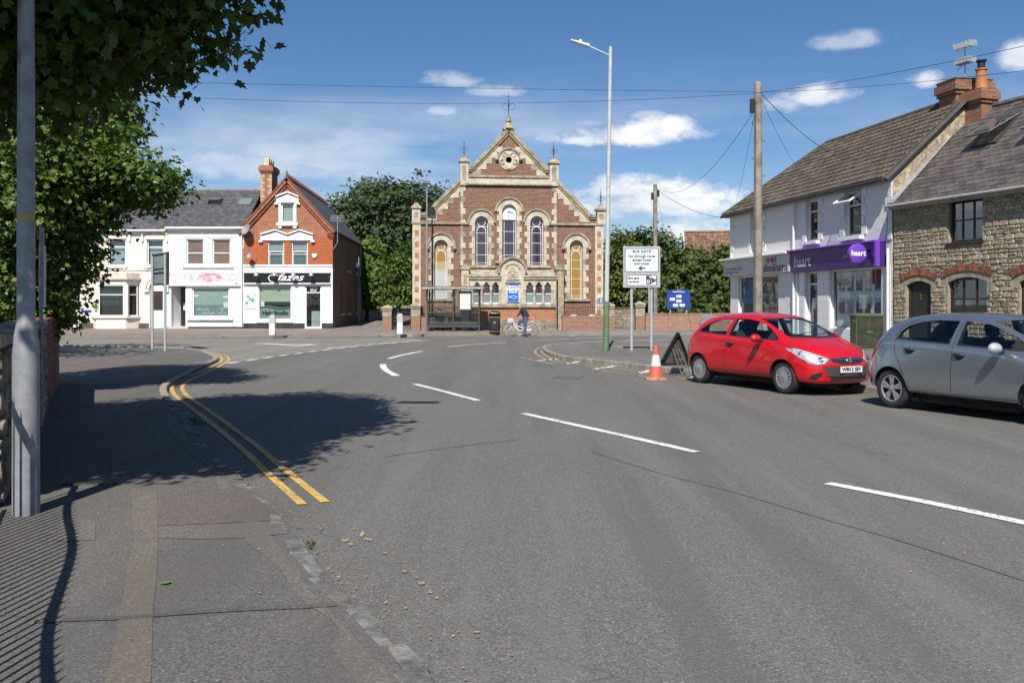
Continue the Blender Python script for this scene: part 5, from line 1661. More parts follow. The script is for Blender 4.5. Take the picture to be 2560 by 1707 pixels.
def dish(px, py, r):
 x, z = tf.p(px, py)
 b = MB()
 b.tube([(x + .3, -.02, z - .12), (x + .1, -.35, z - .05)], .02, 6)
 b.tube([(x, -.4, z - r * .8), (x - .25, -.75, z - .1)], .012, 5)
 o = b.build('dish_arm', M_flash, hs)
 dsh = MB().lathe([(0, 0), (r * .5, .03), (r, .12), (r, .13), (r * .5, .045), (0, .015)], 18, cap=False).build('satellite_dish', pm('grey_dish', (0.25, 0.25, 0.26), 0.6, 0.1), hs, smooth=60)
 dsh.location = (x, -.42, z)
 dsh.rotation_euler = Vector((-.55, -.75, .42)).to_track_quat('Z', 'Y').to_euler()
dish(623, 577, .36)
dish(632, 641, .22)
# aerial on a mast at the corner
x, z = s1 + .15, 0
mz0, mz1 = tf.z(843, 620), tf.z(843, 540)
am = MB().tube([(s1 + .05, -.05, mz0 - .1), (s1 + .32, -.1, mz0 + .35), (s1 + .32, -.1, mz1)], .02, 6)
for k_, zz in enumerate((0.02, .12, .22, .34)):
 am.tube([(s1 + .32 - .45, -.1, mz1 - zz), (s1 + .32 + .45, -.1, mz1 - zz)], .012, 5)
am.tube([(s1 + .32, -.3, mz1 - .2), (s1 + .32, .3, mz1 - .2)], .012, 5)
am.build('aerial', M_flash, hs)
# chimney between the shops
def chimney(root, cx, cy, w, d, z0, z1, bm, cm, pots, quoins=None):
 c = MB().box(cx - w / 2, cx + w / 2, cy - d / 2, cy + d / 2, z0, z1 - .5).build('chimney', bm, root)
 MB().box(cx - w / 2 - .06, cx + w / 2 + .06, cy - d / 2 - .06, cy + d / 2 + .06, z1 - .499, z1 - .38).box(cx - w / 2 - .12, cx + w / 2 + .12, cy - d / 2 - .12, cy + d / 2 + .12, z1 - .379, z1 - .1).box(cx - w / 2 - .05, cx + w / 2 + .05, cy - d / 2 - .05, cy + d / 2 + .05, z1 - .099, z1).build('chimney_cap', cm, c)
 MB().box(cx - w / 2 - .05, cx + w / 2 + .05, cy - d / 2 - .08, cy + d / 2 + .08, z0, z0 + .15).build('flashing', M_flash, c)
 for (px_, py_, r, h, m) in pots:
  MB().lathe([(r, 0), (r * .85, h * .5), (r * .8, h * .9), (r * .95, h * .92), (r * .95, h), (r * .7, h), (r * .7, h * .6)], 12, (px_, py_, z1)).build('chimney_pot', m, c, smooth=30)
 return c
chx = tf.s(652) - .35
zt_ = H + (760 - 415) * 60.5 / F
zb_ = H + (760 - 508) * 60.5 / F
cc = chimney(hs, chx - .2, 4.0, .75, 1.5, zb_ - .3, zt_, M_redb2, M_redb2, [])
M_pot = pm('buff_chimney_pot', (0.62, 0.5, 0.3), 0.8, 0.15)
for i, yy in enumerate((3.5, 4.0, 4.5)):
 MB().box(chx - .2 - .16, chx - .2 + .16, yy - .17, yy + .17, zt_, zt_ + .5).build('chimney_pot', M_pot, cc, bevel=.03)
for j in range(9):
 z = zb_ + .1 + j * .225
 if z < zt_ - .7:
  MB().box(chx - .2 - .379, chx - .2 - .379 + (.28 if j % 2 else .17), 3.245, 3.249, z, z + .2).build('buff_brick', M_buff, cc)
  MB().box(chx - .2 + .379 - (.17 if j % 2 else .28), chx - .2 + .379, 3.245, 3.249, z, z + .2).build('buff_brick', M_buff, cc)
# ================================================================ BUILDINGS ON THE RIGHT
M_wbrk = brick_mat('white_painted_brick', [(0.77, 0.76, 0.75), (0.75, 0.74, 0.73), (0.73, 0.72, 0.71)], (0.72, 0.71, 0.70), 0.235, 0.085, 0.012, 0.9, 0.75, 0.12, (0.64, 0.62, 0.6), 0.25)
M_wsm = pm('white_masonry', (0.76, 0.75, 0.74), 0.75, 0.07, 2, 0.2, 30, dirt=(0.62, 0.6, 0.56), dscale=1.0, damt=0.4)
M_tiles = [pm('brown_tile_a', (0.085, 0.068, 0.052), 0.85, 0.3, 4, 0.3, 30, dirt=(0.15, 0.13, 0.10), dscale=2.5), pm('brown_tile_b', (0.066, 0.054, 0.044), 0.85, 0.3, 4, 0.3, 30), pm('brown_tile_c', (0.10, 0.08, 0.06), 0.85, 0.3, 4, 0.3, 30, dirt=(0.20, 0.18, 0.14), dscale=3)]
M_purple = pm('purple_fascia', (0.042, 0.014, 0.155), 0.35, 0.05, 2)
M_purple2 = pm('bright_purple', (0.16, 0.045, 0.42), 0.35, 0.05, 2)
M_lgrey = pm('pale_grey_fascia', (0.56, 0.56, 0.58), 0.4, 0.04, 2)
M_ltext = pm('pale_lettering', (0.62, 0.60, 0.66), 0.5, 0.0)
M_wtile = pm('white_glazed_tile', (0.74, 0.75, 0.77), 0.2, 0.05, 2)
M_shop = glass_mat('shop_glass', (0.86, 0.92, 0.92), 0.07, 0.01)
M_shopin = pm('shop_interior', (0.42, 0.48, 0.48), 0.8, 0.2, 1)
M_brownup = pm('brown_upvc', (0.035, 0.02, 0.018), 0.4, 0.1, 3)
M_dred = pm('red_brick_paint', (0.36, 0.11, 0.05), 0.85, 0.3, 8, 0.4, 40)
hf = Fac((10.85, 44.7), (13.23, 31.3))
hb = hf.root('white_shop_row', 'white painted two-shop building with brown tiled roof and purple fascia', 'shop')
L = hf.L
hz = ZR
EV = 6.15
def hbox(x0, x1, yt, yb):
 return hf.box(x0, x1, yt, yb)
w1, w2, w3 = hbox(1877, 1906, 522, 633), hbox(2016, 2046, 499, 603), hbox(2112, 2155, 476, 591)
zf0, zf1 = 3.02, 3.8
aw = (hf.s(1846), hf.s(1946), hz + .55, 2.98)
hd = (hf.s(2013), hf.s(2043), hz + .02, 2.98)
hw = (hf.s(2075), hf.s(2203), hz + .58, 2.98)
upper = wall_mesh(rect(0, L, zf1 - .1, EV), [rect(*w1), rect(*w2), rect(*w3)], 0, .2).build('upper_wall', M_wbrk, hb)
wall_mesh(rect(0, L, hz, zf1 - .1), [rect(*aw), rect(*hd), rect(*hw)], .0, .3).build('shopfront', M_wsm, hb)
# glazed white tile facing on the purple shop
sp = hf.s(1991)
tl = None
for (x0, x1) in ((sp + .25, hd[0] - .08), (hd[1] + .06, hw[0] - .06), (hw[1] + .06, L - .1)):
 nx = max(1, round((x1 - x0) / .3))
 tw_ = (x1 - x0) / nx
 for i in range(nx):
  for j in range(9):
   z0 = hz + .02 + j * .32
   MB().box(x0 + i * tw_ + .004, x0 + (i + 1) * tw_ - .004, -.014, -.001, z0 + .004, z0 + .316).build('wall_tile', M_wtile, hb)
for (a, b, c, d), kind in ((w1, 0), (w2, 1), (w3, 2)):
 wn = window(hb, a, b, c, d, .13, .085, hs=(.68,) if kind != 1 else (.72,))
 if kind == 1:
  panel(wn, a + .1, b - .1, c + .1, d - .1, .5, pm('dim_grey', (0.2, 0.21, 0.18), 0.8), 'blind')
 elif kind == 2:
  panel(wn, a + .1, b - .1, c + .1, c + (d - c) * .66, .32, pm('pale_vertical_blind', (0.34, 0.38, 0.37), 0.8, 0.1), 'blind', 7)
 MB().box(a - .16, b + .16, -.2, -.002, c - .15, c - .01).build('sill', M_wsm, hb, bevel=.012)
 k = 0
 z = c + .02
 while z < d - .1:
  ww = .34 if k % 2 == 0 else .17
  for (xa, xb) in ((a - ww, a - .004), (b + .004, b + ww)):
   MB().box(xa, xb, -.035, -.001, z, min(z + .33, d + .05)).build('quoin_stone', M_wsm, hb, bevel=.008)
  z += .345
  k += 1
 MB().box(a - .1, b + .1, -.03, -.001, d + .02, min(d + .38, EV - .2)).build('lintel', M_wsm, hb, bevel=.008)
# open top light of the right-hand window
a, b, c, d = w3
sash = MB()
q = [(a + .02, -.48, d - .46), (b - .02, -.48, d - .46), (b - .02, .1, d - .06), (a + .02, .1, d - .06)]
for i, j in ((0, 1), (1, 2), (2, 3), (3, 0)):
 sash.tube([q[i], q[j]], .042, 4)
sash = sash.build('open_toplight', M_upvc, hb)
MB().add(q, [(0, 1, 2, 3)]).build('pane', M_glass, sash)
for x0, x1 in ((0, .34), (L - .5, L)):
 for j in range(6):
  z = zf1 + .1 + j * .37
  wq = .4 if j % 2 else .24
  xa, xb = (0.0, wq) if x0 == 0 else (L - wq, L)
  MB().box(xa, xb, -.035, -.001, z, z + .36).build('quoin_stone', M_wsm, hb, bevel=.008)
# gable walls and back
BW = 5.9
RZ = 9.0
MB().add([(0, .001, hz), (0, BW, hz), (0, BW, EV), (0, .001, EV), (L, .001, hz), (L, BW, hz), (L, BW, EV), (L, .001, EV)], [(0, 3, 2, 1), (1, 2, 6, 5)]).build('end_wall', M_wsm, hb)
M_rubw = pm('rubble_gable', (0.36, 0.29, 0.20), 0.9, 0.45, 6, 1.0, 10, dirt=(0.5, 0.45, 0.38), dscale=6, damt=0.6)
MB().add([(L, .001, hz), (L, BW, hz), (L, BW, EV), (L, BW / 2, RZ - .1), (L, .001, EV)], [(0, 1, 2, 3, 4)]).build('gable_wall', M_rubw, hb)
rr = random.Random(11)
prot = []
def stone_mesh(seed, mat, nm='stone'):
 r_ = random.Random(seed)
 n = 9
 fr, bk = [], []
 for k in range(n):
  an = 2 * math.pi * k / n
  cx_, cz_ = math.cos(an), math.sin(an)
  m_ = max(abs(cx_), abs(cz_))
  q = (0.8 / m_ + 0.2) * r_.uniform(.9, 1.04)
  q = min(q, 1.0 / m_)
  bk.append((cx_ * q, 0, cz_ * q))
  fr.append((cx_ * q * .90 + r_.uniform(-.03, .03), -1.0 + r_.uniform(-.25, .15), cz_ * q * .86 + r_.uniform(-.03, .03)))
 vs = bk + fr + [(r_.uniform(-.2, .2), -1.08, r_.uniform(-.2, .2))]
 fs = [(k, (k + 1) % n, (k + 1) % n + n, k + n) for k in range(n)] + [(k + n, (k + 1) % n + n, 2 * n) for k in range(n)]
 me = MB().add(vs, fs).mesh(nm)
 me.materials.append(mat)
 bm = bmesh.new(); bm.from_mesh(me); bmesh.ops.recalc_face_normals(bm, faces=bm.faces); bm.to_mesh(me); bm.free()
 me.shade_smooth()
 me.set_sharp_from_angle(angle=R(50))
 return me
M_st = [pm('rubble_%d' % i, c_, 0.9, 0.25, 9, 0.8, 30, dirt=(0.13, 0.11, 0.08), dscale=5, damt=0.5) for i, c_ in enumerate([(0.42, 0.34, 0.23), (0.36, 0.295, 0.205), (0.46, 0.385, 0.27), (0.31, 0.255, 0.185), (0.40, 0.345, 0.255)])]
stone_protos = [stone_mesh(i, M_st[i % 5]) for i in range(15)]
def rubble(root, x0, x1, z0, z1, inside, hmin, hmax, wmin, wmax, depth, nsing, key=None, place=None, seed=1, name='stone', y=0.0, gap=.012):
 """random coursed rubble, stone by stone; nearest nsing are objects, the rest one joined part"""
 r_ = random.Random(seed)
 z = z0
 cells = []
 while z < z1:
  h = r_.uniform(hmin, hmax)
  x = x0 - r_.uniform(0, wmax)
  while x < x1:
   w = r_.uniform(wmin, wmax)
   hh = h
   if r_.random() < .2:
    cells.append((x + w / 2, z + h * .27, w, h * .5, r_.random()))
    cells.append((x + w / 2, z + h * .76, w, h * .48, r_.random()))
   else:
    cells.append((x + w / 2, z + h / 2 + r_.uniform(-.012, .012), w, h, r_.random()))
   x += w
  z += h
 out = []
 for (cx_, cz_, w, h, q) in cells:
  # clip to openings and ends
  a, b, c, d = cx_ - w / 2, cx_ + w / 2, cz_ - h / 2, cz_ + h / 2
  a, b, c, d = max(a, x0), min(b, x1), max(c, z0), min(d, z1)
  if b - a < .07 or d - c < .05:
   continue
  pts = [(a, c), (b, c), (a, d), (b, d), ((a + b) / 2, (c + d) / 2), ((a + b) / 2, c), ((a + b) / 2, d), (a, (c + d) / 2), (b, (c + d) / 2)]
  ins = [inside(*p) for p in pts]
  if not all(ins):
   # try to shrink towards the free side
   ok = False
   for f in (.75, .55, .4):
    for sgn in (-1, 1):
     na, nb_ = (a, a + (b - a) * f) if sgn < 0 else (b - (b - a) * f, b)
     if all(inside(px_, pz_) for px_ in (na, nb_, (na + nb_) / 2) for pz_ in (c, d, (c + d) / 2)) and nb_ - na > .07:
      a, b, ok = na, nb_, True
      break
    if ok:
     break
   if not ok:
    continue
  out.append(((a + b) / 2, (c + d) / 2, b - a, d - c, q))
 if key:
  out.sort(key=key)
 g = gap
 vv, ff, mi = [], [], []
 for i, (cx_, cz_, w, h, q) in enumerate(out):
  me = stone_protos[int(q * 14.99)]
  dp = depth * (.6 + .8 * ((q * 37) % 1))
  if i < nsing:
   o = bpy.data.objects.new(name, me)
   C.objects.link(o)
   o.parent = root
   o.location = (cx_, y, cz_) if not place else place(cx_, y, cz_)
   o.scale = ((w / 2 - g / 2), dp, (h / 2 - g / 2))
  else:
   bse = len(vv)
   for v in me.vertices:
    vv.append((cx_ + v.co.x * (w / 2 - g / 2), y + v.co.y * dp, cz_ + v.co.z * (h / 2 - g / 2)))
   for p in me.polygons:
    ff.append(tuple(k + bse for k in p.vertices))
    mi.append(int(q * 14.99) % 5)
 if vv:
  me = bpy.data.meshes.new(name + 's')
  me.from_pydata(vv, [], ff)
  for m in M_st:
   me.materials.append(m)
  me.polygons.foreach_set('material_index', mi)
  me.shade_smooth()
  me.set_sharp_from_angle(angle=R(50))
  o = bpy.data.objects.new(name + '_rubble', me)
  C.objects.link(o)
  o.parent = root
  o['kind'] = 'stuff'
 return out
# fascias
fa = MB().box(0 - .12, sp - .05, -.3, -.002, zf0, zf1 - .02).build('grey_fascia', M_lgrey, hb, bevel=.01)
MB().box(-.3, sp - .03, -.5, -.002, zf1 - .019, zf1 + .06).build('fascia_ledge', M_wsm, fa, bevel=.01)
M_logo = [pm('petal_%d' % i, c_, 0.5, 0.0) for i, c_ in enumerate([(0.55, 0.5, 0.05), (0.55, 0.03, 0.06), (0.35, 0.02, 0.2), (0.02, 0.2, 0.45)])]
mx = hf.s(1958)
text_obj('allen&harris', .52, M_ktext, fa, loc=(sp - .2, -.306, zf0 + .22), sx=.92, bold=.004, align='RIGHT')
for i, dx_ in enumerate((-.42, -.2, .08, .32)):
 cx_ = sp - 1.75 + dx_ * 1.25
 MB().prism([(cx_ + .17 * math.cos(t_) * (1 if math.sin(t_) < 0 else .8), zf0 + .57 + .13 * math.sin(t_)) for t_ in np.linspace(0, 6.28, 13)[:-1]], -.308 - .001 * i, -.301).build('logo_petal', M_logo[i], fa)
text_obj('Residential Sales, Lettings\n& Mortgage Services', .17, pm('grey_small_text', (0.2, 0.2, 0.22), 0.6), fa, loc=(.1, -.304, zf0 + .24), align='LEFT', sx=1.1)
fp = MB().box(sp + .0, hf.s(2216), -.28, -.002, zf0 - .04, zf1 + .04).build('purple_fascia', M_purple, hb, bevel=.01)
MB().box(sp - .08, hf.s(2217), -.44, -.002, zf1 + .041, zf1 + .10).box(hf.s(2213), hf.s(2218), -.44, -.281, zf0 - .04, zf1 + .04).build('fascia_edge', M_purple2, fp)
text_obj('haart', .66, M_ltext, fp, loc=(hf.s(2001), -.286, zf0 + .36), align='LEFT', bold=.002, sx=1.0)
text_obj('STRATTON ST MARGARET', .15, M_ltext, fp, loc=(hf.s(2124), -.286, zf0 + .4), align='LEFT')
# round projecting sign, set at right angles to the wall
ps = MB().lathe([(.0, -.09), (.30, -.09), (.345, -.07), (.345, .07), (.30, .09), (0, .09)], 32, axis='x', cap=False).build('projecting_sign', M_purple2, hb, smooth=35)
cxs, czs = hf.s(2186), hf.z(2186, 634)
ps.location = (cxs - .0, -.68, czs)
text_obj('haart', .27, M_wtext, ps, loc=(.094, .0, .0), rot=(R(90), 0, R(90)), bold=.006)
text_obj('haart', .27, M_wtext, ps, loc=(-.094, .0, .0), rot=(R(90), 0, R(-90)), bold=.006)
MB().box(cxs - .05, cxs + .05, -.36, -.281, czs - .12, czs + .12).build('sign_bracket', M_purple2, hb)
# shop windows
def shopfit(box, vs, nm):
 a, b, c, d = box
 w = window(hb, a, b, c, d, .1, .07, vs=vs, gm=M_shop, depth=1.4, rm=M_shopin)
 return w
aws = shopfit(aw, (.5,), 'a')
a, b, c, d = aw
MB().box(a + .35, a + 1.55, .2, .21, c + .95, d - .15).build('poster', pm('blue_poster', (0.02, 0.19, 0.42), 0.5, 0.1), aws)
for i in range(3):
 for j in range(2):
  x, z = b - 1.55 + i * .52, c + .35 + j * .9
  MB().box(x - .2, x + .2, .2, .21, z, z + .62).build('property_card', pm('card_%d' % ((i + j) % 3), ((0.5, 0.52, 0.5), (0.2, 0.28, 0.36), (0.32, 0.22, 0.17))[(i + j) % 3], 0.5, 0.3, 5), aws)
hws = shopfit(hw, (), 'h')
a, b, c, d = hw
panel(hws, a + .08, b - .08, c + .08, d - .08, .24, pm('lightened_display_back', (0.80, 0.86, 0.84), 0.6, 0.1, 1.2), 'display_back')  # panel colour lightened to stand in for the missing shop lights
for i in range(5):
 for j in range(2):
  x, z = a + (b - a) * (.14 + .175 * i), c + .55 + j * .85
  cm_ = ((0.05, 0.07, 0.2), (0.2, 0.09, 0.08), (0.04, 0.06, 0.22), (0.42, 0.43, 0.44))[(i * 3 + j * 2 + (1 if i == 0 else 0)) % 4]
  card = MB().box(x - .2, x + .2, .215, .225, z, z + .62).build('property_card', pm('hcard_%d_%d' % (int(cm_[0] * 99), int(cm_[2] * 99)), (0.50, 0.53, 0.55), 0.5, 0.1, 5), hws)
  MB().box(x - .17, x + .17, .322, .329, z + .22, z + .58).build('photo', pm('hphoto_%d_%d' % (int(cm_[0] * 99), int(cm_[2] * 99)), cm_, 0.4, 0.4, 8), hws) if False else MB().box(x - .17, x + .17, .205, .212, z + .06, z + .44).build('photo', pm('hphoto_%d_%d' % (int(cm_[0] * 99), int(cm_[2] * 99)), cm_, 0.4, 0.4, 8), hws)
MB().box(a + .12, a + .95, .2, .21, d - .62, d - .35).build('poster', pm('teal_strip', (0.02, 0.10, 0.13), 0.5), hws)
MB().box(b - 1.0, b - .3, .2, .21, d - .6, d - .1).build('poster', pm('maroon_strip', (0.16, 0.02, 0.035), 0.5), hws)
a, b, c, d = hd
dw_ = window(hb, a, b, c, d, .16, .09, hs=(.82, .24), gm=M_shop, name='door', depth=1.2)
MB().box(a + .2, a + .5, .22, .228, c + 1.3, c + 1.75).build('notice', M_wtext, dw_)
MB().box(sp - .02, sp + .2, -.06, -.001, hz, zf0).build('pier', M_wsm, hb)
for px in (1990.5, 2226):
 x = hf.s(px)
 MB().tube([(x, -.12 if px < 2000 else -.1, hz), (x, -.12 if px < 2000 else -.1, EV - .1 if px < 2000 else 3.6)], .05, 8).build('downpipe', M_gutter, hb, smooth=30)
MB().tube([(L - .25, -.12, 3.6), (L - .12, -.14, 4.2), (L - .1, -.1, 4.9)], .012, 5).build('cable', M_dkiron, hb)
# tiled roof, hipped at the far end
hipx = 4.0
run = BW / 2
MB().add([(-.25, -.3, EV - .12), (L + .1, -.3, EV - .12), (L + .1, run, RZ), (hipx, run, RZ), (-.25, BW + .3, EV - .12), (L + .1, BW + .3, EV - .12)], [(0, 1, 2, 3), (0, 3, 4), (3, 2, 5, 4)]).build('roof', M_tiles[1], hb)
SLn = math.hypot(run + .3, RZ - EV + .12)
sy, sz = (run + .3) / SLn, (RZ - EV + .12) / SLn
th_ = .31
tiles(hb, 'roof_tile', (-.25, -.3 - sz * .015, EV - .12 + sy * .015), (1, 0, 0), (0, sy, sz), int((L + .35) / .3), int(SLn / th_), .3, th_, .042, M_tiles,
      keep=lambda u, v: u > (v / SLn) * (hipx + .25) + .02, singles=290, roll=True, single_key=lambda q: -q[0])
# ridge and hip caps, verge, gutter
rt = MB().tube([(0, 0, 0), (.44, 0, 0)], .12, 8).build('ridge_tile', M_tiles[2], hb)
n = int((L - hipx) / .45)
for i in range(n):
 o = rt if i == 0 else dup(rt, hb)
 o.location = (hipx + i * (L - hipx) / n, run, RZ + .02)
hv = Vector((hipx + .25, run + .3, RZ - EV + .12))
n = int(hv.length / .45)
for i in range(n):
 o = dup(rt, hb, 'hip_tile')
 o.location = Vector((-.25, -.3, EV - .1)) + hv * (i / n)
 o.rotation_euler = hv.to_track_quat('X', 'Z').to_euler()
MB().tube([(-.3, -.36, EV - .17), (L + .05, -.36, EV - .17)], .07, 8).build('gutter', pm('dark_gutter', (0.04, 0.04, 0.045), 0.5), hb)
MB().box(-.05, L, -.26, -.001, EV - .25, EV - .1).build('soffit', pm('soffit_grey', (0.35, 0.35, 0.35), 0.6), hb)
gv = [(L + .1, -.3, EV - .12), (L + .1, run, RZ)]
MB().tube([(L + .1, -.3, EV - .2), (L + .1, run, RZ - .08)], .1, 4).build('verge_board', M_black, hb)
vs_ = [(L + .001, -.02, EV - 1.2)]
# big brick stack on the ridge
M_stack = brick_mat('stack_brick', [(0.30, 0.105, 0.05), (0.22, 0.08, 0.045), (0.12, 0.055, 0.04)], (0.28, 0.21, 0.15), 0.225, 0.075, 0.01, 0.6, samt=0.4)
st_ = chimney(hb, L - .62, run + .3, .95, 1.35, RZ - 1.0, RZ + .62, M_stack, M_stack, [])
MB().box(L - .62 - .56, L - .62 + .56, run + .3 - .76, run + .3 + .76, RZ + .621, RZ + .68).build('stack_slab', pm('stack_mortar', (0.16, 0.12, 0.08), 0.9, 0.3), st_, bevel=.03)
# ================================================================ STONE COTTAGE
kd = Vector((1.7, -5.1)).normalized()
kA = (13.25, 31.22)
kf2 = Fac(kA, (kA[0] + kd.x * 11.0, kA[1] + kd.y * 11.0))
ct = kf2.root('stone_cottage', 'rubble stone cottage with slate roof, roof windows and brick arches', 'house')
KL, KE, KR, KW = 11.0, 5.25, 8.5, 3.35
kz = ZR
wu = kf2.box(2371, 2456, 494, 604)
wl = kf2.box(2369, 2467, 694, 786)
dk = kf2.box(2266, 2327, 704, 870)
s3 = kf2.s(2548)
d3 = (s3, s3 + 1.0, kz, dk[3])
w4 = (s3 + 1.7, s3 + 3.1, wl[2], wl[3])
wu2 = (s3 + .5, s3 + 1.7, wu[2], wu[3])
hl = [rect(*wu), segarch(wl[0], wl[1], wl[2], wl[3] - .14, .16), segarch(dk[0], dk[1], kz, dk[3] - .12, .14), segarch(d3[0], d3[1], kz, d3[3] - .12, .14), segarch(w4[0], w4[1], w4[2], w4[3] - .14, .16), rect(*wu2)]
M_mort = pm('lime_mortar', (0.33, 0.285, 0.21), 0.95, 0.25, 6, 0.8, 40)
wall_mesh(rect(0, KL, kz, KE), hl, 0, .28).build('wall', M_mort, ct)
MB().add([(KL, 0, kz), (KL, 2 * KW, kz), (KL, 2 * KW, KE), (KL, KW, KR), (KL, 0, KE), (0, 2 * KW, kz), (0, 2 * KW, KE)], [(0, 1, 2, 3, 4), (1, 5, 6, 2)]).build('gable_wall', M_mort, ct)
arches = [(wl[0], wl[1], wl[3]), (dk[0], dk[1], dk[3]), (d3[0], d3[1], d3[3]), (w4[0], w4[1], w4[3])]
def free(x, z):
 for (a, b, c, d) in (wu, wl, dk, d3, w4, wu2):
  if a - .01 < x < b + .01 and c - .05 < z < d + .02:
   return False
 for (a, b, zt) in arches:
  m, w = (a + b) / 2, (b - a) / 2 + .22
  if abs(x - m) < w and zt - .2 < z < zt + .34 - .2 * ((x - m) / w) ** 2:
   return False
 return 0 <= x <= KL and kz <= z <= KE - .12
rubble(ct, 0, KL, kz, KE - .15, free, .09, .2, .13, .38, .03, 290, key=lambda q: (abs(q[0] - 3.0) > 3.2, q[1] < .9, q[0]), seed=4, gap=.02)
M_vb = [pm('arch_brick_%d' % i, c_, 0.85, 0.3, 14, 0.5, 40) for i, c_ in enumerate([(0.33, 0.12, 0.055), (0.26, 0.095, 0.05), (0.19, 0.08, 0.05)])]
for (a, b, zt) in arches:
 w = (b - a) / 2 + .2
 rise = .2
 rad = (w * w + rise * rise) / (2 * rise)
 am = math.asin(w / rad)
 n = int(2 * am * rad / .078)
 cxa, cza = (a + b) / 2, zt + .04 + rise - rad - .02
 for i in range(n):
  t0, t1 = -am + 2 * am * i / n + .004, -am + 2 * am * (i + 1) / n - .004
  q = [(cxa + rr_2 * math.sin(tt), cza + rr_2 * math.cos(tt)) for rr_2, tt in ((rad, t0), (rad, t1), (rad + .23, t1), (rad + .23, t0))]
  MB().prism(q, -.035, .05).build('arch_brick', random.choice(M_vb), ct)
def brown_win(bx, hs, vs):
 w = window(ct, bx[0], bx[1], bx[2], bx[3], .12, .07, fm=M_brownup, gm=glass_mat('cottage_glass', (0.45, 0.5, 0.5), 0.16), vs=vs, hs=hs)
 MB().box(bx[0] - .05, bx[1] + .05, -.08, .12, bx[2] - .1, bx[2] - .002).build('sill', M_brownup, ct, bevel=.008)
 a, b, c, d = bx
 panel(w, a + .1, b - .1, c + .1, c + (d - c) * .45, .26, M_greyblind, 'blind')
 return w
for bx in (wu, wu2):
 brown_win(bx, (.5,), (1 / 3, 2 / 3))
for bx in (wl, w4):
 brown_win(bx, (.42,), (1 / 3, 2 / 3))
for (a, b, c, d) in (dk, d3):
 dd = MB().box(a, a + .1, .1, .2, c, d - .02).box(b - .1, b, .1, .2, c, d - .02).build('door', M_brownup, ct)
 n = 6
 M_gd = pm('dark_green_door', (0.022, 0.026, 0.02), 0.55, 0.3, 8)
 for i in range(n):
  x0 = a + .1 + (b - a - .2) * i / n
  MB().box(x0 + .004, x0 + (b - a - .2) / n - .004, .14, .19, c + .03, d - .02).build('plank', M_gd, dd)
 MB().box(a + .1, b - .1, .185, .195, c, d).build('door_back', M_black, dd)
 MB().box((a + b) / 2 - .02, (a + b) / 2 + .02, .11, .139, d - .62, d - .42).build('knocker', pm('brass', (0.55, 0.38, 0.1), 0.3, 0.1, metal=1.0), dd)
# slate roof
SLk = math.hypot(KW + .25, KR - KE + .2)
sy, sz = (KW + .25) / SLk, (KR - KE + .2) / SLk
M_sl = [pm('cottage_slate_a', (0.10, 0.086, 0.082), 0.6, 0.25, 5, 0.3, 25, dirt=(0.2, 0.165, 0.12), dscale=2.2, damt=0.6), pm('cottage_slate_b', (0.074, 0.066, 0.066), 0.6, 0.25, 5, 0.3, 25), pm('cottage_slate_c', (0.12, 0.10, 0.09), 0.65, 0.25, 5, 0.3, 25, dirt=(0.24, 0.18, 0.10), dscale=3, damt=0.5)]
MB().add([(0, -.25, KE - .2), (KL, -.25, KE - .2), (KL, KW, KR), (0, KW, KR), (0, 2 * KW + .25, KE - .2), (KL, 2 * KW + .25, KE - .2)], [(0, 1, 2, 3), (3, 2, 5, 4)]).build('roof', M_sl[1], ct)
th_ = .235
tiles(ct, 'slate', (0, -.25 - sz * .015, KE - .2 + sy * .015), (1, 0, 0), (0, sy, sz), int(KL / .38), int(SLk / th_), .38, th_, .013, M_sl, keep=lambda u, v: u < KL, singles=290, gap=.008, jit=.6, single_key=lambda q: q[0])
rt2 = MB().tube([(0, 0, 0), (.44, 0, 0)], .12, 8).build('ridge_tile', M_sl[2], ct)
for i in range(24):
 o = rt2 if i == 0 else dup(rt2, ct)
 o.location = (.1 + i * .452, KW, KR + .02)
MB().tube([(-.02, -.31, KE - .24), (KL, -.31, KE - .24)], .06, 8).build('gutter', pm('grey_gutter', (0.33, 0.32, 0.30), 0.5, 0.15), ct)
MB().box(0, KL, -.24, -.002, KE - .36, KE - .2).build('fascia_board', pm('weathered_board', (0.36, 0.34, 0.31), 0.7, 0.2), ct)
MB().add([(-.03, -.28, KE - .14), (.30, -.28, KE - .13), (.30, KW, KR + .12), (-.03, KW, KR + .12), (-.03, -.28, KE - .24), (-.03, KW, KR + .0)], [(0, 1, 2, 3), (0, 3, 5, 4)]).build('verge_flashing', M_flash, ct)
slk = (sy, sz)
def roofwin(px, py0, w, va, vb, deg):
 skylight(ct, px, w, KE - .2, -.25, va, vb, slk, deg, gm=glass_mat('roof_glass_b', (0.5, 0.58, 0.58), 0.32, 0.02, 0.5, (0.10, 0.14, 0.15)), fm=pm('roof_window_brown', (0.05, 0.045, 0.04), 0.5, 0.1))
roofwin(2.3, 0, 1.05, 2.55, 4.05, 16)
roofwin(4.62, 0, 1.05, 2.3, 3.8, 16)
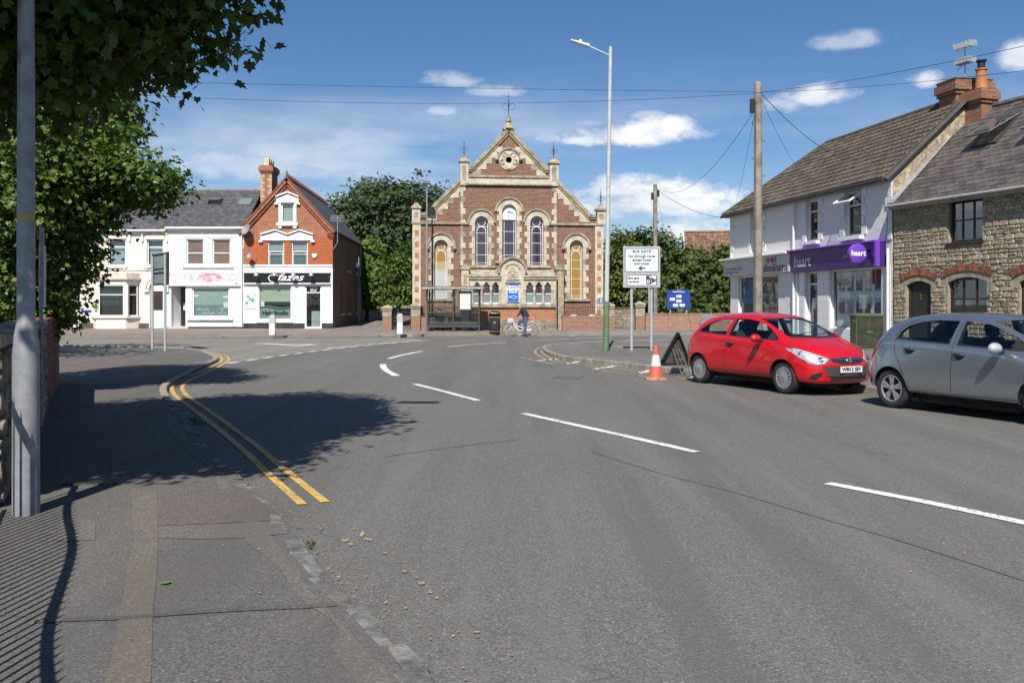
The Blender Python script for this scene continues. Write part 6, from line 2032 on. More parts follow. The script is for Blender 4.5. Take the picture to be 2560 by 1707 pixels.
# stack, pot and aerial
ckx, cky = .62, KW - .25
cst = chimney(ct, ckx, cky, .85, .62, KR - .9, KR + .62, M_stack, M_stack, [])
M_pot2 = pm('orange_pot', (0.42, 0.15, 0.065), 0.75, 0.15, 5)
MB().lathe([(.22, 0), (.21, .08), (.18, .45), (.17, .68), (.2, .7), (.2, .75), (.14, .75), (.14, .5)], 16, (ckx + .12, cky, KR + .62)).build('chimney_pot', M_pot2, cst, smooth=30)
MB().lathe([(.13, .75), (.13, .98), (.14, .98)], 12, (ckx + .12, cky, KR + .62)).lathe([(.18, 1.0), (.18, 1.05)], 12, (ckx + .12, cky, KR + .62)).build('cowl', M_black, cst, smooth=30)
am = MB().tube([(ckx - .5, cky - .1, KR - .2), (ckx - .5, cky - .1, KR + 2.4)], .022, 6)
for zz, w in ((2.36, .34), (1.8, .3)):
 for k in range(5):
  x = ckx - .5 - w + k * w / 2
  am.box(x - .012, x + .012, cky - .3, cky + .1, KR + zz - .1, KR + zz + .1)
 am.tube([(ckx - .5 - w, cky - .1, KR + zz), (ckx - .5 + w, cky - .1, KR + zz)], .014, 5)
am.tube([(ckx - .5, cky - .1, KR + 1.7), (ckx - .85, cky - .1, KR + 1.55)], .014, 5)
am.build('aerial', M_flash, cst)
# ================================================================ HOUSES FURTHER BACK
bh = thing('background_house', 'brown tiled house roof with pale gable rising above the hedge', 'house', (*kf(1716, 75), 0), R(-8))
zr_, ze_ = 7.9, 5.0
M_bt = [pm('bg_tile_a', (0.22, 0.12, 0.075), 0.9, 0.3, 3), pm('bg_tile_b', (0.17, 0.10, 0.07), 0.9, 0.3, 3), pm('bg_tile_c', (0.25, 0.15, 0.09), 0.9, 0.3, 3)]
MB().add([(.5, .5, 0), (12, .5, 0), (12, 7.5, 0), (.5, 7.5, 0), (.5, .5, ze_), (12, .5, ze_), (12, 7.5, ze_), (.5, 7.5, ze_), (.5, 4, zr_ - .15), (12, 4, zr_ - .15)], [(0, 1, 5, 4), (1, 2, 6, 9, 5), (2, 3, 7, 6), (3, 0, 4, 8, 7)]).build('wall', pm('bg_render', (0.42, 0.40, 0.37), 0.9, 0.1), bh)
MB().add([(0, 0, ze_ - .4), (12.4, 0, ze_ - .4), (12.4, 4, zr_), (0, 4, zr_), (0, 8, ze_ - .4), (12.4, 8, ze_ - .4)], [(0, 1, 2, 3), (3, 2, 5, 4)]).build('roof', M_bt[1], bh)
Lb = math.hypot(4, zr_ - ze_ + .4)
tiles(bh, 'roof_tile', (0, -.02, ze_ - .38), (1, 0, 0), (0, 4 / Lb, (zr_ - ze_ + .4) / Lb), 40, int(Lb / .33), .31, .33, .03, M_bt, roll=True)
MB().tube([(0, 4, zr_ + .04), (12.4, 4, zr_ + .04)], .12, 8).build('ridge', M_bt[0], bh)
for s in (0, 8):
 MB().tube([(-.02, s, ze_ - .5), (-.02, 4, zr_ - .06)], .11, 4).build('barge_board', M_gutter, bh)
bh2 = thing('rear_cottage', 'small brick house with tiled roof behind the gate beside the chapel', 'house', (*kf(938, 92), 0.3), R(3))
MB().box(0, 8, 0, 6, 0, 3.1).build('wall', M_sideb, bh2)
MB().add([(-.3, -.3, 2.95), (8.3, -.3, 2.95), (8.3, 3, 6.4), (-.3, 3, 6.4), (-.3, 6.3, 2.95), (8.3, 6.3, 2.95)], [(0, 1, 2, 3), (3, 2, 5, 4)]).build('roof', M_bt[1], bh2)
tiles(bh2, 'roof_tile', (-.3, -.32, 2.97), (1, 0, 0), (0, .69, .724), 27, 14, .32, .33, .03, M_bt, roll=True)
MB().tube([(-.3, -.36, 2.9), (8.3, -.36, 2.9)], .08, 6).tube([(1.2, -.3, 2.9), (1.2, -.08, .1)], .05, 6).build('gutter', M_gutter, bh2)
spn = MB().add([(.6, 1.5, 5.05), (1.7, 1.5, 5.05), (1.7, 2.7, 6.25), (.6, 2.7, 6.25)], [(0, 1, 2, 3)]).build('solar_panel', pm('solar', (0.03, 0.05, 0.09), 0.2), bh2)
spn.location = (0, -.05, .09)
# ================================================================ WALLS, PIERS, GATES ROUND THE CHAPEL
def pier(px0, px1, ytop, D, label, mid=True, base=None):
 a, b = kf(px0, D)[0], kf(px1, D)[0]
 w = b - a
 z1 = H + (760 - ytop) * D / F
 p = thing('gate_pier', label, 'pier', ((a + b) / 2, D, ZF), 0, group='brick gate piers of the chapel')
 hh = z1 - ZF
 MB().box(-w * .42, w * .42, 0, w * .84, 0, hh - .32).build('shaft', M_wbrick, p)
 if mid:
  MB().box(-w * .43, w * .43, -.012, .2, .78, 1.26).build('stone_block', M_stone2, p, bevel=.01)
 MB().box(-w * .46, w * .46, -.06, w * .88, hh - .319, hh - .2).box(-w * .52, w * .52, -.1, w * .94, hh - .199, hh - .1).build('cap_mould', M_stone2, p, bevel=.015)
 c = w * .42
 q = w * .5
 MB().add([(-q, c - q, hh - .099), (q, c - q, hh - .099), (q, c + q, hh - .099), (-q, c + q, hh - .099), (-.05, c - .05, hh + .04), (.05, c - .05, hh + .04), (.05, c + .05, hh + .04), (-.05, c + .05, hh + .04)],
             [(0, 1, 5, 4), (1, 2, 6, 5), (2, 3, 7, 6), (3, 0, 4, 7), (4, 5, 6, 7)]).build('cap', M_stone2, p)
 return p
pier(954, 981, 764, 53.8, 'brick pier with dated stone block, left of the iron gate')
pier(1025, 1053, 758, 53.6, 'brick pier between the iron gate and the bus shelter')
pier(1511, 1537, 758, 53.9, 'brick pier at the right end of the railed wall')
pier(1587, 1614, 755, 54.2, 'brick pier behind the sign posts, left end of the long wall')
def wall_line(name, pA, pB, h, t, mat, label, cope=None, zb=ZF):
 d = Vector(pB) - Vector(pA)
 L_ = d.length
 w = thing(name, label, 'wall', (pA[0], pA[1], zb), math.atan2(d.y, d.x))
 MB().box(0, L_, 0, t, 0, h).build('body', mat, w)
 if cope:
  MB().box(-.02, L_ + .02, -.03, t + .03, h + .001, h + .07).build('coping', cope, w, bevel=.01)
 return w, L_
wR, LR = wall_line('railed_wall', kf(1406, 53.6), kf(1512, 53.9), .86, .3, M_wbrick, 'low brick wall with iron railings along the chapel front')
def rails(w, L_, z0, z1, y, step, mat):
 m = MB().tube([(0, y, z0 + .06), (L_, y, z0 + .06)], .016, 5).tube([(0, y, z1 - .08), (L_, y, z1 - .08)], .016, 5).build('rail', mat, w)
 n = int(L_ / step)
 b0 = None
 for i in range(n + 1):
  if b0 is None:
   b0 = MB().tube([(0, y, z0), (0, y, z1)], [.011, .008], 5).build('bar', mat, w)
   b = b0
  else:
   b = dup(b0, w)
  b.location = (i * L_ / n, 0, 0)
rails(wR, LR, .861, 1.42, .15, .14, M_dkiron)
for xx in (.5, 1.6):
 MB().box(xx, xx + .35, -.02, .1, .8, .93).build('stone_block', M_stone, wR)
wL, LL = wall_line('railed_wall', kf(1053, 53.6), kf(1154, 53.8), .8, .3, M_wbrick, 'low brick wall with railings behind the bus shelter')
rails(wL, LL, .801, 1.4, .15, .14, M_dkiron)
# street nameplate on that wall
np_ = MB().box(.5, 1.6, -.05, -.01, .42, .74).build('street_nameplate', M_wtext, wL)
text_obj('GRAN         TTY', .125, M_ktext, np_, loc=(1.05, -.054, .58), bold=.004, sx=.95)
M_old = brick_mat('old_red_wall', [(0.34, 0.13, 0.075), (0.26, 0.105, 0.07), (0.40, 0.22, 0.14)], (0.36, 0.28, 0.21), 0.225, 0.075, 0.013, 0.7, samt=0.3)
wall_line('brick_wall', kf(1614, 54.4), (26, 54.8), .92, .3, M_old, 'long low weathered red brick wall in front of the hedge', M_old)
wS, LS = wall_line('rubble_wall', kf(1530, 57.5), kf(1600, 58.5), 1.25, .35, M_plinth, 'short mossy rubble wall seen through the gap beside the chapel')
rubble(wS, 0, LS, .02, 1.25, lambda x, z: True, .1, .2, .15, .4, .03, 60, seed=9)
MB().box(-.02, LS, -.05, .4, 1.251, 1.33).build('moss_top', pm('moss', (0.2, 0.2, 0.05), 0.95, 0.4, 12, 1.0, 20), wS)
# painted board leaning on the long wall
cbx = kf(1766, 53.9)
cb = MB().box(-.36, .36, 0, .05, 0, 1.0).build('painted_board', pm('painted_board_grey', (0.12, 0.14, 0.15), 0.7, 0.3, 4, col2=(0.30, 0.22, 0.21)), None)
cb.location = (cbx[0], cbx[1], ZF)
tag(cb, 'grey and pink painted box against the brick wall behind the red car', 'box')
# iron gate: one leaf shut, one leaf swung back
def gate_leaf(w, label, loc, rz):
 g = thing('iron_gate', label, 'gate', loc, rz, group='iron gates beside the chapel')
 MB().tube([(0, 0, .1), (w, 0, .1)], .018, 5).tube([(0, 0, 1.05), (w, 0, 1.05)], .018, 5).tube([(0, 0, 1.3), (w, 0, 1.3)], .018, 5).tube([(0, 0, .03), (0, 0, 1.4)], .025, 6).tube([(w, 0, .03), (w, 0, 1.4)], .025, 6).build('frame', M_dkiron, g)
 n = 7
 for i in range(1, n):
  MB().tube([(w * i / n, 0, .1), (w * i / n, 0, 1.34)], .010, 5).build('bar', M_dkiron, g)
 for i in range(3):
  MB().ring(w * (i + .5) / 3, 1.38, .05, .075, 0, 360, -.01, .01, 12).build('scroll', pm('gate_pale', (0.5, 0.48, 0.42), 0.6), g)
 return g
ga, gb = kf(980, 53.9), kf(1026, 53.7)
gm_ = (ga[0] + gb[0]) / 2
gate_leaf((gb[0] - ga[0]) / 2 - .03, 'shut right leaf of the wrought iron chapel gate', (gm_, 54.0, ZF), 0)
gate_leaf((gb[0] - ga[0]) / 2 - .03, 'left leaf of the wrought iron chapel gate, swung inwards', (ga[0] + .05, 54.1, ZF), R(78))
# timber gate and grey fence at the end of the lane
tg = thing('timber_gate', 'yellow timber boarded gate at the end of the lane', 'gate', (*kf(928, 84), .5), R(2))
MB().box(0, .1, 0, .1, 0, 1.75).box(1.35, 1.45, 0, .1, 0, 1.75).build('post', pm('gate_post_wood', (0.42, 0.27, 0.11), 0.7, 0.2), tg)
M_tim = pm('yellow_timber', (0.50, 0.30, 0.08), 0.65, 0.2, 6)
for i in range(9):
 MB().box(.11 + i * .137, .11 + i * .137 + .13, .03, .06, .05, 1.15).build('board', M_tim, tg)
for i in range(6):
 MB().box(.2 + i * .2, .25 + i * .2, .03, .06, 1.15, 1.55).build('slat', pm('pale_slat', (0.6, 0.52, 0.36), 0.7), tg)
MB().box(.1, 1.35, .02, .07, 1.551, 1.65).build('top_rail', M_tim, tg)
ff_ = thing('concrete_fence', 'grey panel fence along the left side of the lane', 'fence', (*kf(905, 74), .3), R(76))
M_conc = pm('grey_panel', (0.30, 0.28, 0.25), 0.85, 0.3, 3, 0.4, 20)
for i in range(5):
 MB().box(i * 1.85, i * 1.85 + 1.8, 0, .05, -.25, 1.6).build('panel', M_conc, ff_)
 MB().box(i * 1.85 - .06, i * 1.85 + .04, -.03, .08, -.25, 1.7).build('post', M_conc, ff_)
lp_ = thing('lane_lamp', 'slim pale lamp pole with white head at the side of the hair studio', 'lamp', (*kf(897, 66), ZF), 0)
MB().tube([(0, 0, 0), (0, 0, 5.0)], [.05, .035], 8).build('pole', M_flash, lp_)
MB().lathe([(.03, 0), (.14, -.1), (.16, -.3), (.06, -.4)], 10, (-.12, 0, 4.6)).build('lamp_head', M_upvc, lp_, smooth=30)
# ================================================================ STREET FURNITURE
M_galv = pm('galvanised_steel', (0.27, 0.28, 0.295), 0.55, 0.15, 9, 0.1, 60, metal=0.3, dirt=(0.2, 0.2, 0.2), dscale=4, damt=0.4)
M_galv2 = pm('grey_post_paint', (0.34, 0.36, 0.385), 0.5, 0.08, 5)
M_palegreen = pm('pale_green_column', (0.45, 0.475, 0.44), 0.5, 0.08, 4)
M_green = pm('green_column_base', (0.11, 0.19, 0.095), 0.55, 0.2, 6)
M_olive = pm('olive_metal', (0.055, 0.062, 0.055), 0.4, 0.15, 5)
M_wood = pm('weathered_pole_wood', (0.27, 0.235, 0.19), 0.85, 0.3, 2, 0.6, 30, dirt=(0.15, 0.125, 0.1), dscale=1.2, damt=0.6)
# --- lamp column at the left edge
lx, ly = G(65, 1284, ZL)
la = thing('lamp_column', 'thick grey galvanised lamp column beside the stone wall at the left edge', 'lamp post', (lx, ly, ZL))
zj = 1.65 - (870 - 760) * ly / F - ZL
MB().lathe([(.096, 0), (.095, zj - .06), (.084, zj + .08), (.064, zj + .22), (.060, 3.5), (.050, 8.4)], 24, cap=True).build('shaft', M_galv, la, smooth=40)
MB().lathe([(.0965, 0), (.0965, .42)], 24, cap=False).build('base_band', pm('grey_base_paint', (0.22, 0.235, 0.25), 0.6, 0.15, 8), la, smooth=40)
MB().lathe([(.0625, 2.16), (.0625, 2.28)], 24, cap=False).build('id_sticker', pm('yellow_sticker', (0.45, 0.28, 0.04), 0.6, 0.1), la, smooth=40)
MB().tube([(0, 0, 8.38), (.25, .05, 8.75), (.9, .2, 8.9)], .03, 8).build('bracket', M_galv, la)
MB().box(.8, 1.5, .1, .35, 8.86, 8.98).build('lamp_head', M_galv2, la, bevel=.03)
# --- bus stop pole behind it
sx, sy = G(103, 1066, ZL)
bp = thing('bus_stop_post', 'thin bus stop post with a narrow timetable case seen edge-on', 'bus stop', (sx, sy, ZL), R(24))
MB().tube([(0, 0, 0), (0, 0, 2.62)], .024, 10).build('post', M_galv, bp, smooth=40)
MB().box(-.03, .03, .03, .46, 1.55, 2.38).build('timetable_case', pm('pale_case', (0.5, 0.5, 0.5), 0.5), bp, bevel=.01)
MB().box(-.015, .015, .03, .4, 2.4, 2.62).build('flag', pm('blue_flag', (0.03, 0.07, 0.2), 0.5), bp)
# --- tall lamp column on the right-hand corner
x, y = G(1514.5, 878, ZR)
lb = thing('lamp_column', 'tall pale green lamp column with green base on the paved corner', 'lamp post', (x, y, ZR))
MB().lathe([(.098, 0), (.098, 1.62)], 20).build('base', M_green, lb, smooth=40)
MB().lathe([(.1065, 1.45), (.1065, 1.47)], 20, cap=False).box(-.05, .05, -.109, -.1, .5, 1.1).build('door', M_green, lb)
MB().lathe([(.078, 1.621), (.066, 5), (.056, 9.6), (.056, 9.86)], 20).build('shaft', M_palegreen, lb, smooth=40)
lb.rotation_euler = (0, R(0.9), 0)
MB().tube([(0, 0, 9.56), (-.35, -.02, 9.71), (-.72, -.04, 9.86)], .028, 8).build('bracket', M_palegreen, lb)
hd_ = MB().add([(-.68, -.12, 9.82), (-.68, .06, 9.82), (-1.3, .09, 10.0), (-1.3, -.17, 10.0), (-.68, -.12, 9.92), (-.68, .06, 9.92), (-1.3, .09, 10.05), (-1.3, -.17, 10.05)], [(3, 2, 1, 0), (4, 5, 6, 7), (0, 1, 5, 4), (1, 2, 6, 5), (2, 3, 7, 6), (3, 0, 4, 7)]).build('lamp_head', pm('white_lamp', (0.68, 0.68, 0.69), 0.4), lb, bevel=.02, recalc=True)
MB().lathe([(.05, .0), (.05, .05), (.03, .08)], 10, (-.98, -.04, 9.99)).build('photocell', M_upvc, hd_)
# --- lamp by the chapel
x, y = kf(1067, 52.6)
lc = thing('lamp_column', 'slim grey lamp post standing in front of the chapel by the bus shelter', 'lamp post', (x, y, ZF))
MB().lathe([(.075, 0), (.072, 1.2), (.055, 1.3), (.04, 8.6)], 12).build('shaft', M_galv, lc, smooth=40)
MB().box(-.28, .22, -.2, .2, 8.55, 8.62).box(-.22, .16, -.16, .16, 8.63, 8.74).build('lamp_head', pm('lamp_grey_dark', (0.14, 0.12, 0.15), 0.5), lc, bevel=.02)
# --- bus gate sign
pA, pB = G(1580, 877, ZR), G(1628, 876.5, ZR)
sg = thing('bus_gate_sign', 'large grey two-post road sign reading BUS GATE on the paved corner', 'road sign', ((pA[0] + pB[0]) / 2, (pA[1] + pB[1]) / 2, ZR), R(-2))
hw_ = (pB[0] - pA[0]) / 2
for s in (-1, 1):
 MB().lathe([(.05, 0), (.05, 2.9)], 14, (s * hw_, .06, 0)).build('post', M_galv2, sg, smooth=40)
bw = 91 / 2 * 30.0 / F
z0, z1 = H + (760 - 719.5) * 29.6 / F - ZR, H + (760 - 617) * 29.6 / F - ZR
board = MB().box(-bw, bw, -.03, 0, z0, z1).build('board', pm('sign_backing_grey', (0.36, 0.37, 0.37), 0.5, 0.04), sg, bevel=.015)
M_swhite = pm('sign_white', (0.63, 0.67, 0.72), 0.4, 0.02)
M_sblk = pm('sign_dark', (0.03, 0.028, 0.05), 0.5, 0.0)
def rrect(x0, x1, z0, z1, r, n=5):
 pts = []
 for cx, cz, a0 in ((x1 - r, z0 + r, -90), (x1 - r, z1 - r, 0), (x0 + r, z1 - r, 90), (x0 + r, z0 + r, 180)):
  pts += [(cx + r * math.cos(R(a0 + 90 * k / n)), cz + r * math.sin(R(a0 + 90 * k / n))) for k in range(n + 1)]
 return pts
def plate(x0, x1, z0, z1, parent):
 MB().prism(rrect(x0, x1, z0, z1, .05), -.034, -.031).build('border', M_sblk, parent)
 return MB().prism(rrect(x0 + .022, x1 - .022, z0 + .022, z1 - .022, .035), -.037, -.0345).build('plate', M_swhite, parent)
hh = z1 - z0
pu = plate(-bw + .055, bw - .055, z0 + hh * .375, z1 - .055, board)
plw = plate(-bw + .12, bw - .12, z0 + .06, z0 + hh * .315, board)
zt = z1 - .055
text_obj('BUS GATE', .122, M_sblk, board, loc=(0, -.04, zt - .11), bold=.004, sx=1.05, spacing=1.05)
text_obj('No through route', .116, M_sblk, board, loc=(0, -.04, zt - .265), bold=.003, sx=1.02)
text_obj('except buses', .116, M_sblk, board, loc=(0, -.04, zt - .385), bold=.003, sx=1.02)
text_obj('and cycles', .116, M_sblk, board, loc=(0, -.04, zt - .505), bold=.003, sx=1.02)
az_ = zt - .66
MB().prism([(.12, az_ + .022), (-.02, az_ + .022), (.02, az_ + .068), (-.03, az_ + .068), (-.12, az_), (-.03, az_ - .068), (.02, az_ - .068), (-.02, az_ - .022), (.12, az_ - .022)], -.041, -.0385).build('arrow', M_sblk, board)
zl_ = z0 + hh * .187
text_obj('Bus gate\ncameras', .106, M_sblk, board, loc=(-bw + .17, -.04, zl_ + .005), align='LEFT', bold=.003, line=1.1)
cx_ = .23
MB().prism(rrect(cx_ - .09, cx_ + .09, zl_ - .14, zl_ + .14, .02), -.041, -.0385).prism([(cx_ + .1, zl_ + .08), (cx_ + .2, zl_ + .02), (cx_ + .2, zl_ - .06), (cx_ + .1, zl_ - .1)], -.040, -.0385).box(cx_ + .21, cx_ + .25, -.041, -.0385, zl_ - .05, zl_ + .04).build('camera_symbol', M_sblk, board)
MB().ring(cx_ - .015, zl_ - .05, .03, .058, 0, 360, -.0435, -.0412, 14).ring(cx_ + .045, zl_ + .09, .0, .03, 0, 360, -.0435, -.0412, 10).build('camera_lens', M_swhite, board)
# --- direction sign seen from behind on the left
pA, pB = G(381, 873, ZL), G(413, 877, ZL)
ls = thing('sign_back', 'two-panel road sign seen from behind on two grey posts, left pavement', 'road sign', (pA[0], pA[1], ZL), math.atan2(pB[1] - pA[1], pB[0] - pA[0]))
Ld = math.hypot(pB[0] - pA[0], pB[1] - pA[1])
for xx in (0, Ld):
 MB().lathe([(.045, 0), (.045, 3.3)], 12, (xx, 0, 0)).build('post', M_galv2, ls, smooth=40)
M_back = pm('sign_back_grey', (0.20, 0.235, 0.235), 0.55, 0.1)
for z0, z1 in ((2.25, 2.74), (2.78, 3.38)):
 MB().box(-.12, Ld + .12, .06, .09, z0, z1).build('panel', M_back, ls)
 for zz in (z0 + .03, z1 - .06):
  MB().box(-.12, Ld + .12, .03, .06, zz, zz + .035).build('rail', M_dkiron, ls)
for xx in (-.12, Ld + .09):
 MB().box(xx, xx + .03, .02, .1, 2.25, 3.38).build('edge', M_dkiron, ls)
# --- telegraph poles
def pole(px, D, ytop, r0, r1, label, base=ZR, box=True, steps=True, lean=0.0):
 x, y = kf(px, D)
 zt = H + (760 - ytop) * D / F - base
 p = thing('telegraph_pole', label, 'pole', (x, y, base))
 MB().lathe([(r0, 0), (r0 * .97, 1.5), (r1 * 1.05, zt - .5), (r1, zt), (r1 * .6, zt + .03)], 14).build('pole', M_wood, p, smooth=40)
 if box:
  MB().box(-r1 - .13, -r1 - .005, -.1, .1, zt - .95, zt - .5).build('junction_box', M_black, p, bevel=.02)
  b = MB().ring(0, 0, r1 + .002, r1 + .02, 0, 360, -.02, .02, 12).build('band', M_galv, p)
  b.location = (0, 0, zt - .3)
  b.rotation_euler = (R(90), 0, 0)
 if steps:
  z = zt - 1.3
  k = 0
  while z > 3.0:
   s = 1 if k % 2 else -1
   rr = r0 + (r1 - r0) * z / zt
   MB().tube([(s * rr * .9, -.02, z), (s * (rr + .07), -.02, z), (s * (rr + .07), -.02, z + .05)], .012, 5).build('step_iron', M_dkiron, p)
   z -= .55
   k += 1
 MB().tube([(-r0 * .8, -r0 * .55, 0), (-r1 * .8, -r1 * .6, zt - .6)], .012, 5).build('cable_run', M_dkiron, p)
 return p, Vector((x, y, zt + base))
tp1, T1 = pole(1895, 28.5, 208, .15, .115, 'tall weathered wooden telegraph pole in front of the white shops')
tp2, T2 = pole(1638, 56.5, 462, .15, .12, 'distant wooden telegraph pole behind the bus gate sign', base=ZF)
MB().box(.125, .25, -.1, .1, T2.z - ZF - .75, T2.z - ZF - .35).build('junction_box', M_black, tp2)
# --- overhead wires
M_wire = pm('wire_black', (0.02, 0.02, 0.022), 0.6, 0.0)
def wire(a, b, sag, label, r=.006, n=22):
 a, b = Vector(a), Vector(b)
 pts = [a.lerp(b, i / n) - Vector((0, 0, sag * 4 * (i / n) * (1 - i / n))) for i in range(n + 1)]
 o = MB().tube(pts, r, 5, cap=False).build('overhead_wire', M_wire, None, smooth=True)
 tag(o, label, 'wire', 'overhead wires')
 return o
top = T1 - Vector((0, 0, .3))
e1 = AT(-200, 190, 21.0)
e2 = AT(-200, 203, 21.0)
wire(top + Vector((-.12, 0, .02)), e1, .05, 'upper overhead wire crossing the sky from the pole to the left')
wire(top + Vector((-.12, 0, -.02)), e2, .42, 'lower sagging overhead wire crossing the sky from the pole to the left')
wire(top + Vector((.12, 0, .02)), AT(2700, 84, 15), .12, 'upper overhead wire from the pole to the right edge')
wire(top + Vector((.12, 0, 0)), AT(2700, 160, 19), .1, 'lower overhead wire from the pole to the right edge')
wire(T1 - Vector((.13, 0, .9)), T2 - Vector((-.1, 0, .15)), 1.2, 'sagging wire strung between the two telegraph poles', .009)
hr = lambda px, y, z: tuple((hb.matrix_basis @ Vector((hf.s(px), y, z))))
hb_m = Matrix.Translation((hf.A[0], hf.A[1], 0)) @ Matrix.Rotation(hf.ang, 4, 'Z')
def hloc(s, y, z):
 return tuple(hb_m @ Vector((s, y, z)))
wire(T1 - Vector((-.12, 0, .35)), hloc(hf.L * .62, 1.2, 7.5), .25, 'thick service wire from the pole down to the tiled roof', .011)
wire(T1 - Vector((-.1, 0, .5)), hloc(hf.L * .48, .6, 6.9), .25, 'thin service wire from the pole down to the tiled roof')
wire(T1 - Vector((.12, 0, 1.0)), hloc(.8, -.2, 6.2), .3, 'service wire from the pole to the far eaves of the white shops')
wire(T2 - Vector((-.15, 0, .3)), hloc(0, -.2, 5.9), .35, 'wire from the distant pole to the white shops corner', .012)
wire(T2 - Vector((-.1, 0, .6)), AT(1690, 700, 62), .1, 'thin wire dropping from the distant pole into the hedge')
# --- bus shelter
SD = 51.2
shx = [kf(q, SD)[0] for q in (1068, 1133, 1197.5)]
bs = thing('bus_shelter', 'dark green glazed bus shelter in front of the chapel', 'bus shelter', (shx[0], SD, ZF))
W_ = shx[2] - shx[0]
M_ = shx[1] - shx[0]
D_ = 1.35
zt = 2.42
for xx in (0, M_, W_):
 for yy in (0, D_):
  MB().box(xx - .04, xx + .04, yy - .04, yy + .04, 0, zt).build('post', M_olive, bs)
pts = [(-.25 - .0, zt), (-.25, zt)]
rf = MB()
n = 10
prof = [(-.32 + (D_ + .5) * i / n, zt + .02 + .14 * math.sin(math.pi * i / n)) for i in range(n + 1)]
vs = []
for (yy, zz) in prof:
 vs += [(-.28, yy, zz), (W_ + .28, yy, zz), (-.28, yy, zz - .05), (W_ + .28, yy, zz - .05)]
fs = []
for i in range(n):
 a, b = 4 * i, 4 * i + 4
 fs += [(a, a + 1, b + 1, b), (a + 2, b + 2, b + 3, a + 3), (a, b, b + 2, a + 2), (a + 1, a + 3, b + 3, b + 1)]
fs += [(0, 2, 3, 1), (4 * n, 4 * n + 1, 4 * n + 3, 4 * n + 2)]
rf.add(vs, fs).build('roof', pm('shelter_roof', (0.13, 0.125, 0.13), 0.35, 0.2, 3), bs, recalc=True)
MB().tube([(-.28, -.32, zt + .0), (W_ + .28, -.32, zt + .0)], .06, 8).build('gutter', M_olive, bs)
for zz, hh_ in ((1.03, .07), (.22, .17)):
 for xa, xb in ((.04, M_ - .04), (M_ + .04, W_ - .04)):
  MB().box(xa, xb, -.03, .03, zz, zz + hh_).build('rail', M_olive, bs)
for xx in (0, W_):
 MB().box(xx - .03, xx + .03, .04, D_ - .04, .22, .39).box(xx - .03, xx + .03, .04, D_ - .04, 1.03, 1.1).build('rail', M_olive, bs)
M_sg = glass_mat('shelter_glass', (0.93, 0.95, 0.94), 0.04, 0.02, 0.02, (0.3, 0.32, 0.3))
for za, zb in ((.39, 1.03), (1.1, 2.38)):
 for xa, xb in ((.04, M_ - .04), (M_ + .04, W_ - .04)):
  MB().box(xa, xb, -.005, .003, za, zb).build('pane', M_sg, bs)
 for xx in (0, W_):
  MB().box(xx - .004, xx + .004, .04, D_ - .04, za, zb).build('pane', M_sg, bs)
MB().box(.08, W_ - .08, .10, .5, .44, .5).build('bench_seat', M_olive, bs, bevel=.01)
for xx in (.3, M_, W_ - .3):
 MB().box(xx - .03, xx + .03, D_ * 0 + .25, .35, .0, .44).build('bench_leg', M_olive, bs)
pc = MB().box(M_ + .32, M_ + 1.05, -.13, -.04, 1.16, 2.28).build('poster_case', M_olive, bs, bevel=.01)
MB().box(M_ + .39, M_ + .98, -.136, -.131, 1.26, 2.18).build('poster', pm('pale_poster_sheet', (0.66, 0.67, 0.60), 0.5, 0.06, 5), pc)
# --- litter bin
x, y = G(1236.5, 835.5, ZF)
lbn = thing('litter_bin', 'black litter bin with gold bands beside the bus shelter', 'bin', (x, y + .3, ZF))
def obin(z0, z1, w0, w1, n=4):
 return MB().prism([], 0, 0)
def rsq(w, z, r=.08, k=4):
 return [(px_, py_, z) for px_, py_ in rrect(-w, w, -w, w, r, k)]
def loft(rings):
 m = MB()
 n = len(rings[0])
 vs = [p for rg in rings for p in rg]
 fs = [(i * n + k, i * n + (k + 1) % n, (i + 1) * n + (k + 1) % n, (i + 1) * n + k) for i in range(len(rings) - 1) for k in range(n)]
 fs += [tuple(range(n))[::-1], tuple(range((len(rings) - 1) * n, len(rings) * n))]
 return m.add(vs, fs)
M_bin = pm('black_plastic', (0.018, 0.018, 0.02), 0.35, 0.15, 6)
M_gold = pm('gold_band', (0.42, 0.30, 0.08), 0.4, 0.1)
loft([rsq(.25, 0), rsq(.275, .05), rsq(.275, .86)]).build('body', M_bin, lbn, smooth=40)
loft([rsq(.28, .861), rsq(.28, .885)]).build('gold_band', M_gold, lbn)
loft([rsq(.28, .14), rsq(.28, .16)]).build('gold_band', M_gold, lbn)
for sx_ in (-1, 1):
 MB().box(sx_ * .27 - .03, sx_ * .27 + .03, -.26, .26, .886, 1.06).build('hood_side', M_bin, lbn)
MB().box(-.24, .24, .22, .26, .886, 1.06).box(-.24, .24, -.27, -.25, .886, .92).build('hood_panel', M_bin, lbn)
loft([rsq(.29, 1.061), rsq(.28, 1.1), rsq(.2, 1.17), rsq(.1, 1.2)]).build('lid', M_bin, lbn, smooth=40)
MB().box(-.18, .18, -.285, -.2755, .25, .78).build('door_panel', pm('black_plastic_b', (0.024, 0.024, 0.026), 0.4), lbn)
MB().ring(0, .6, .02, .055, 0, 360, -.292, -.286, 12).build('emblem', M_gold, lbn)
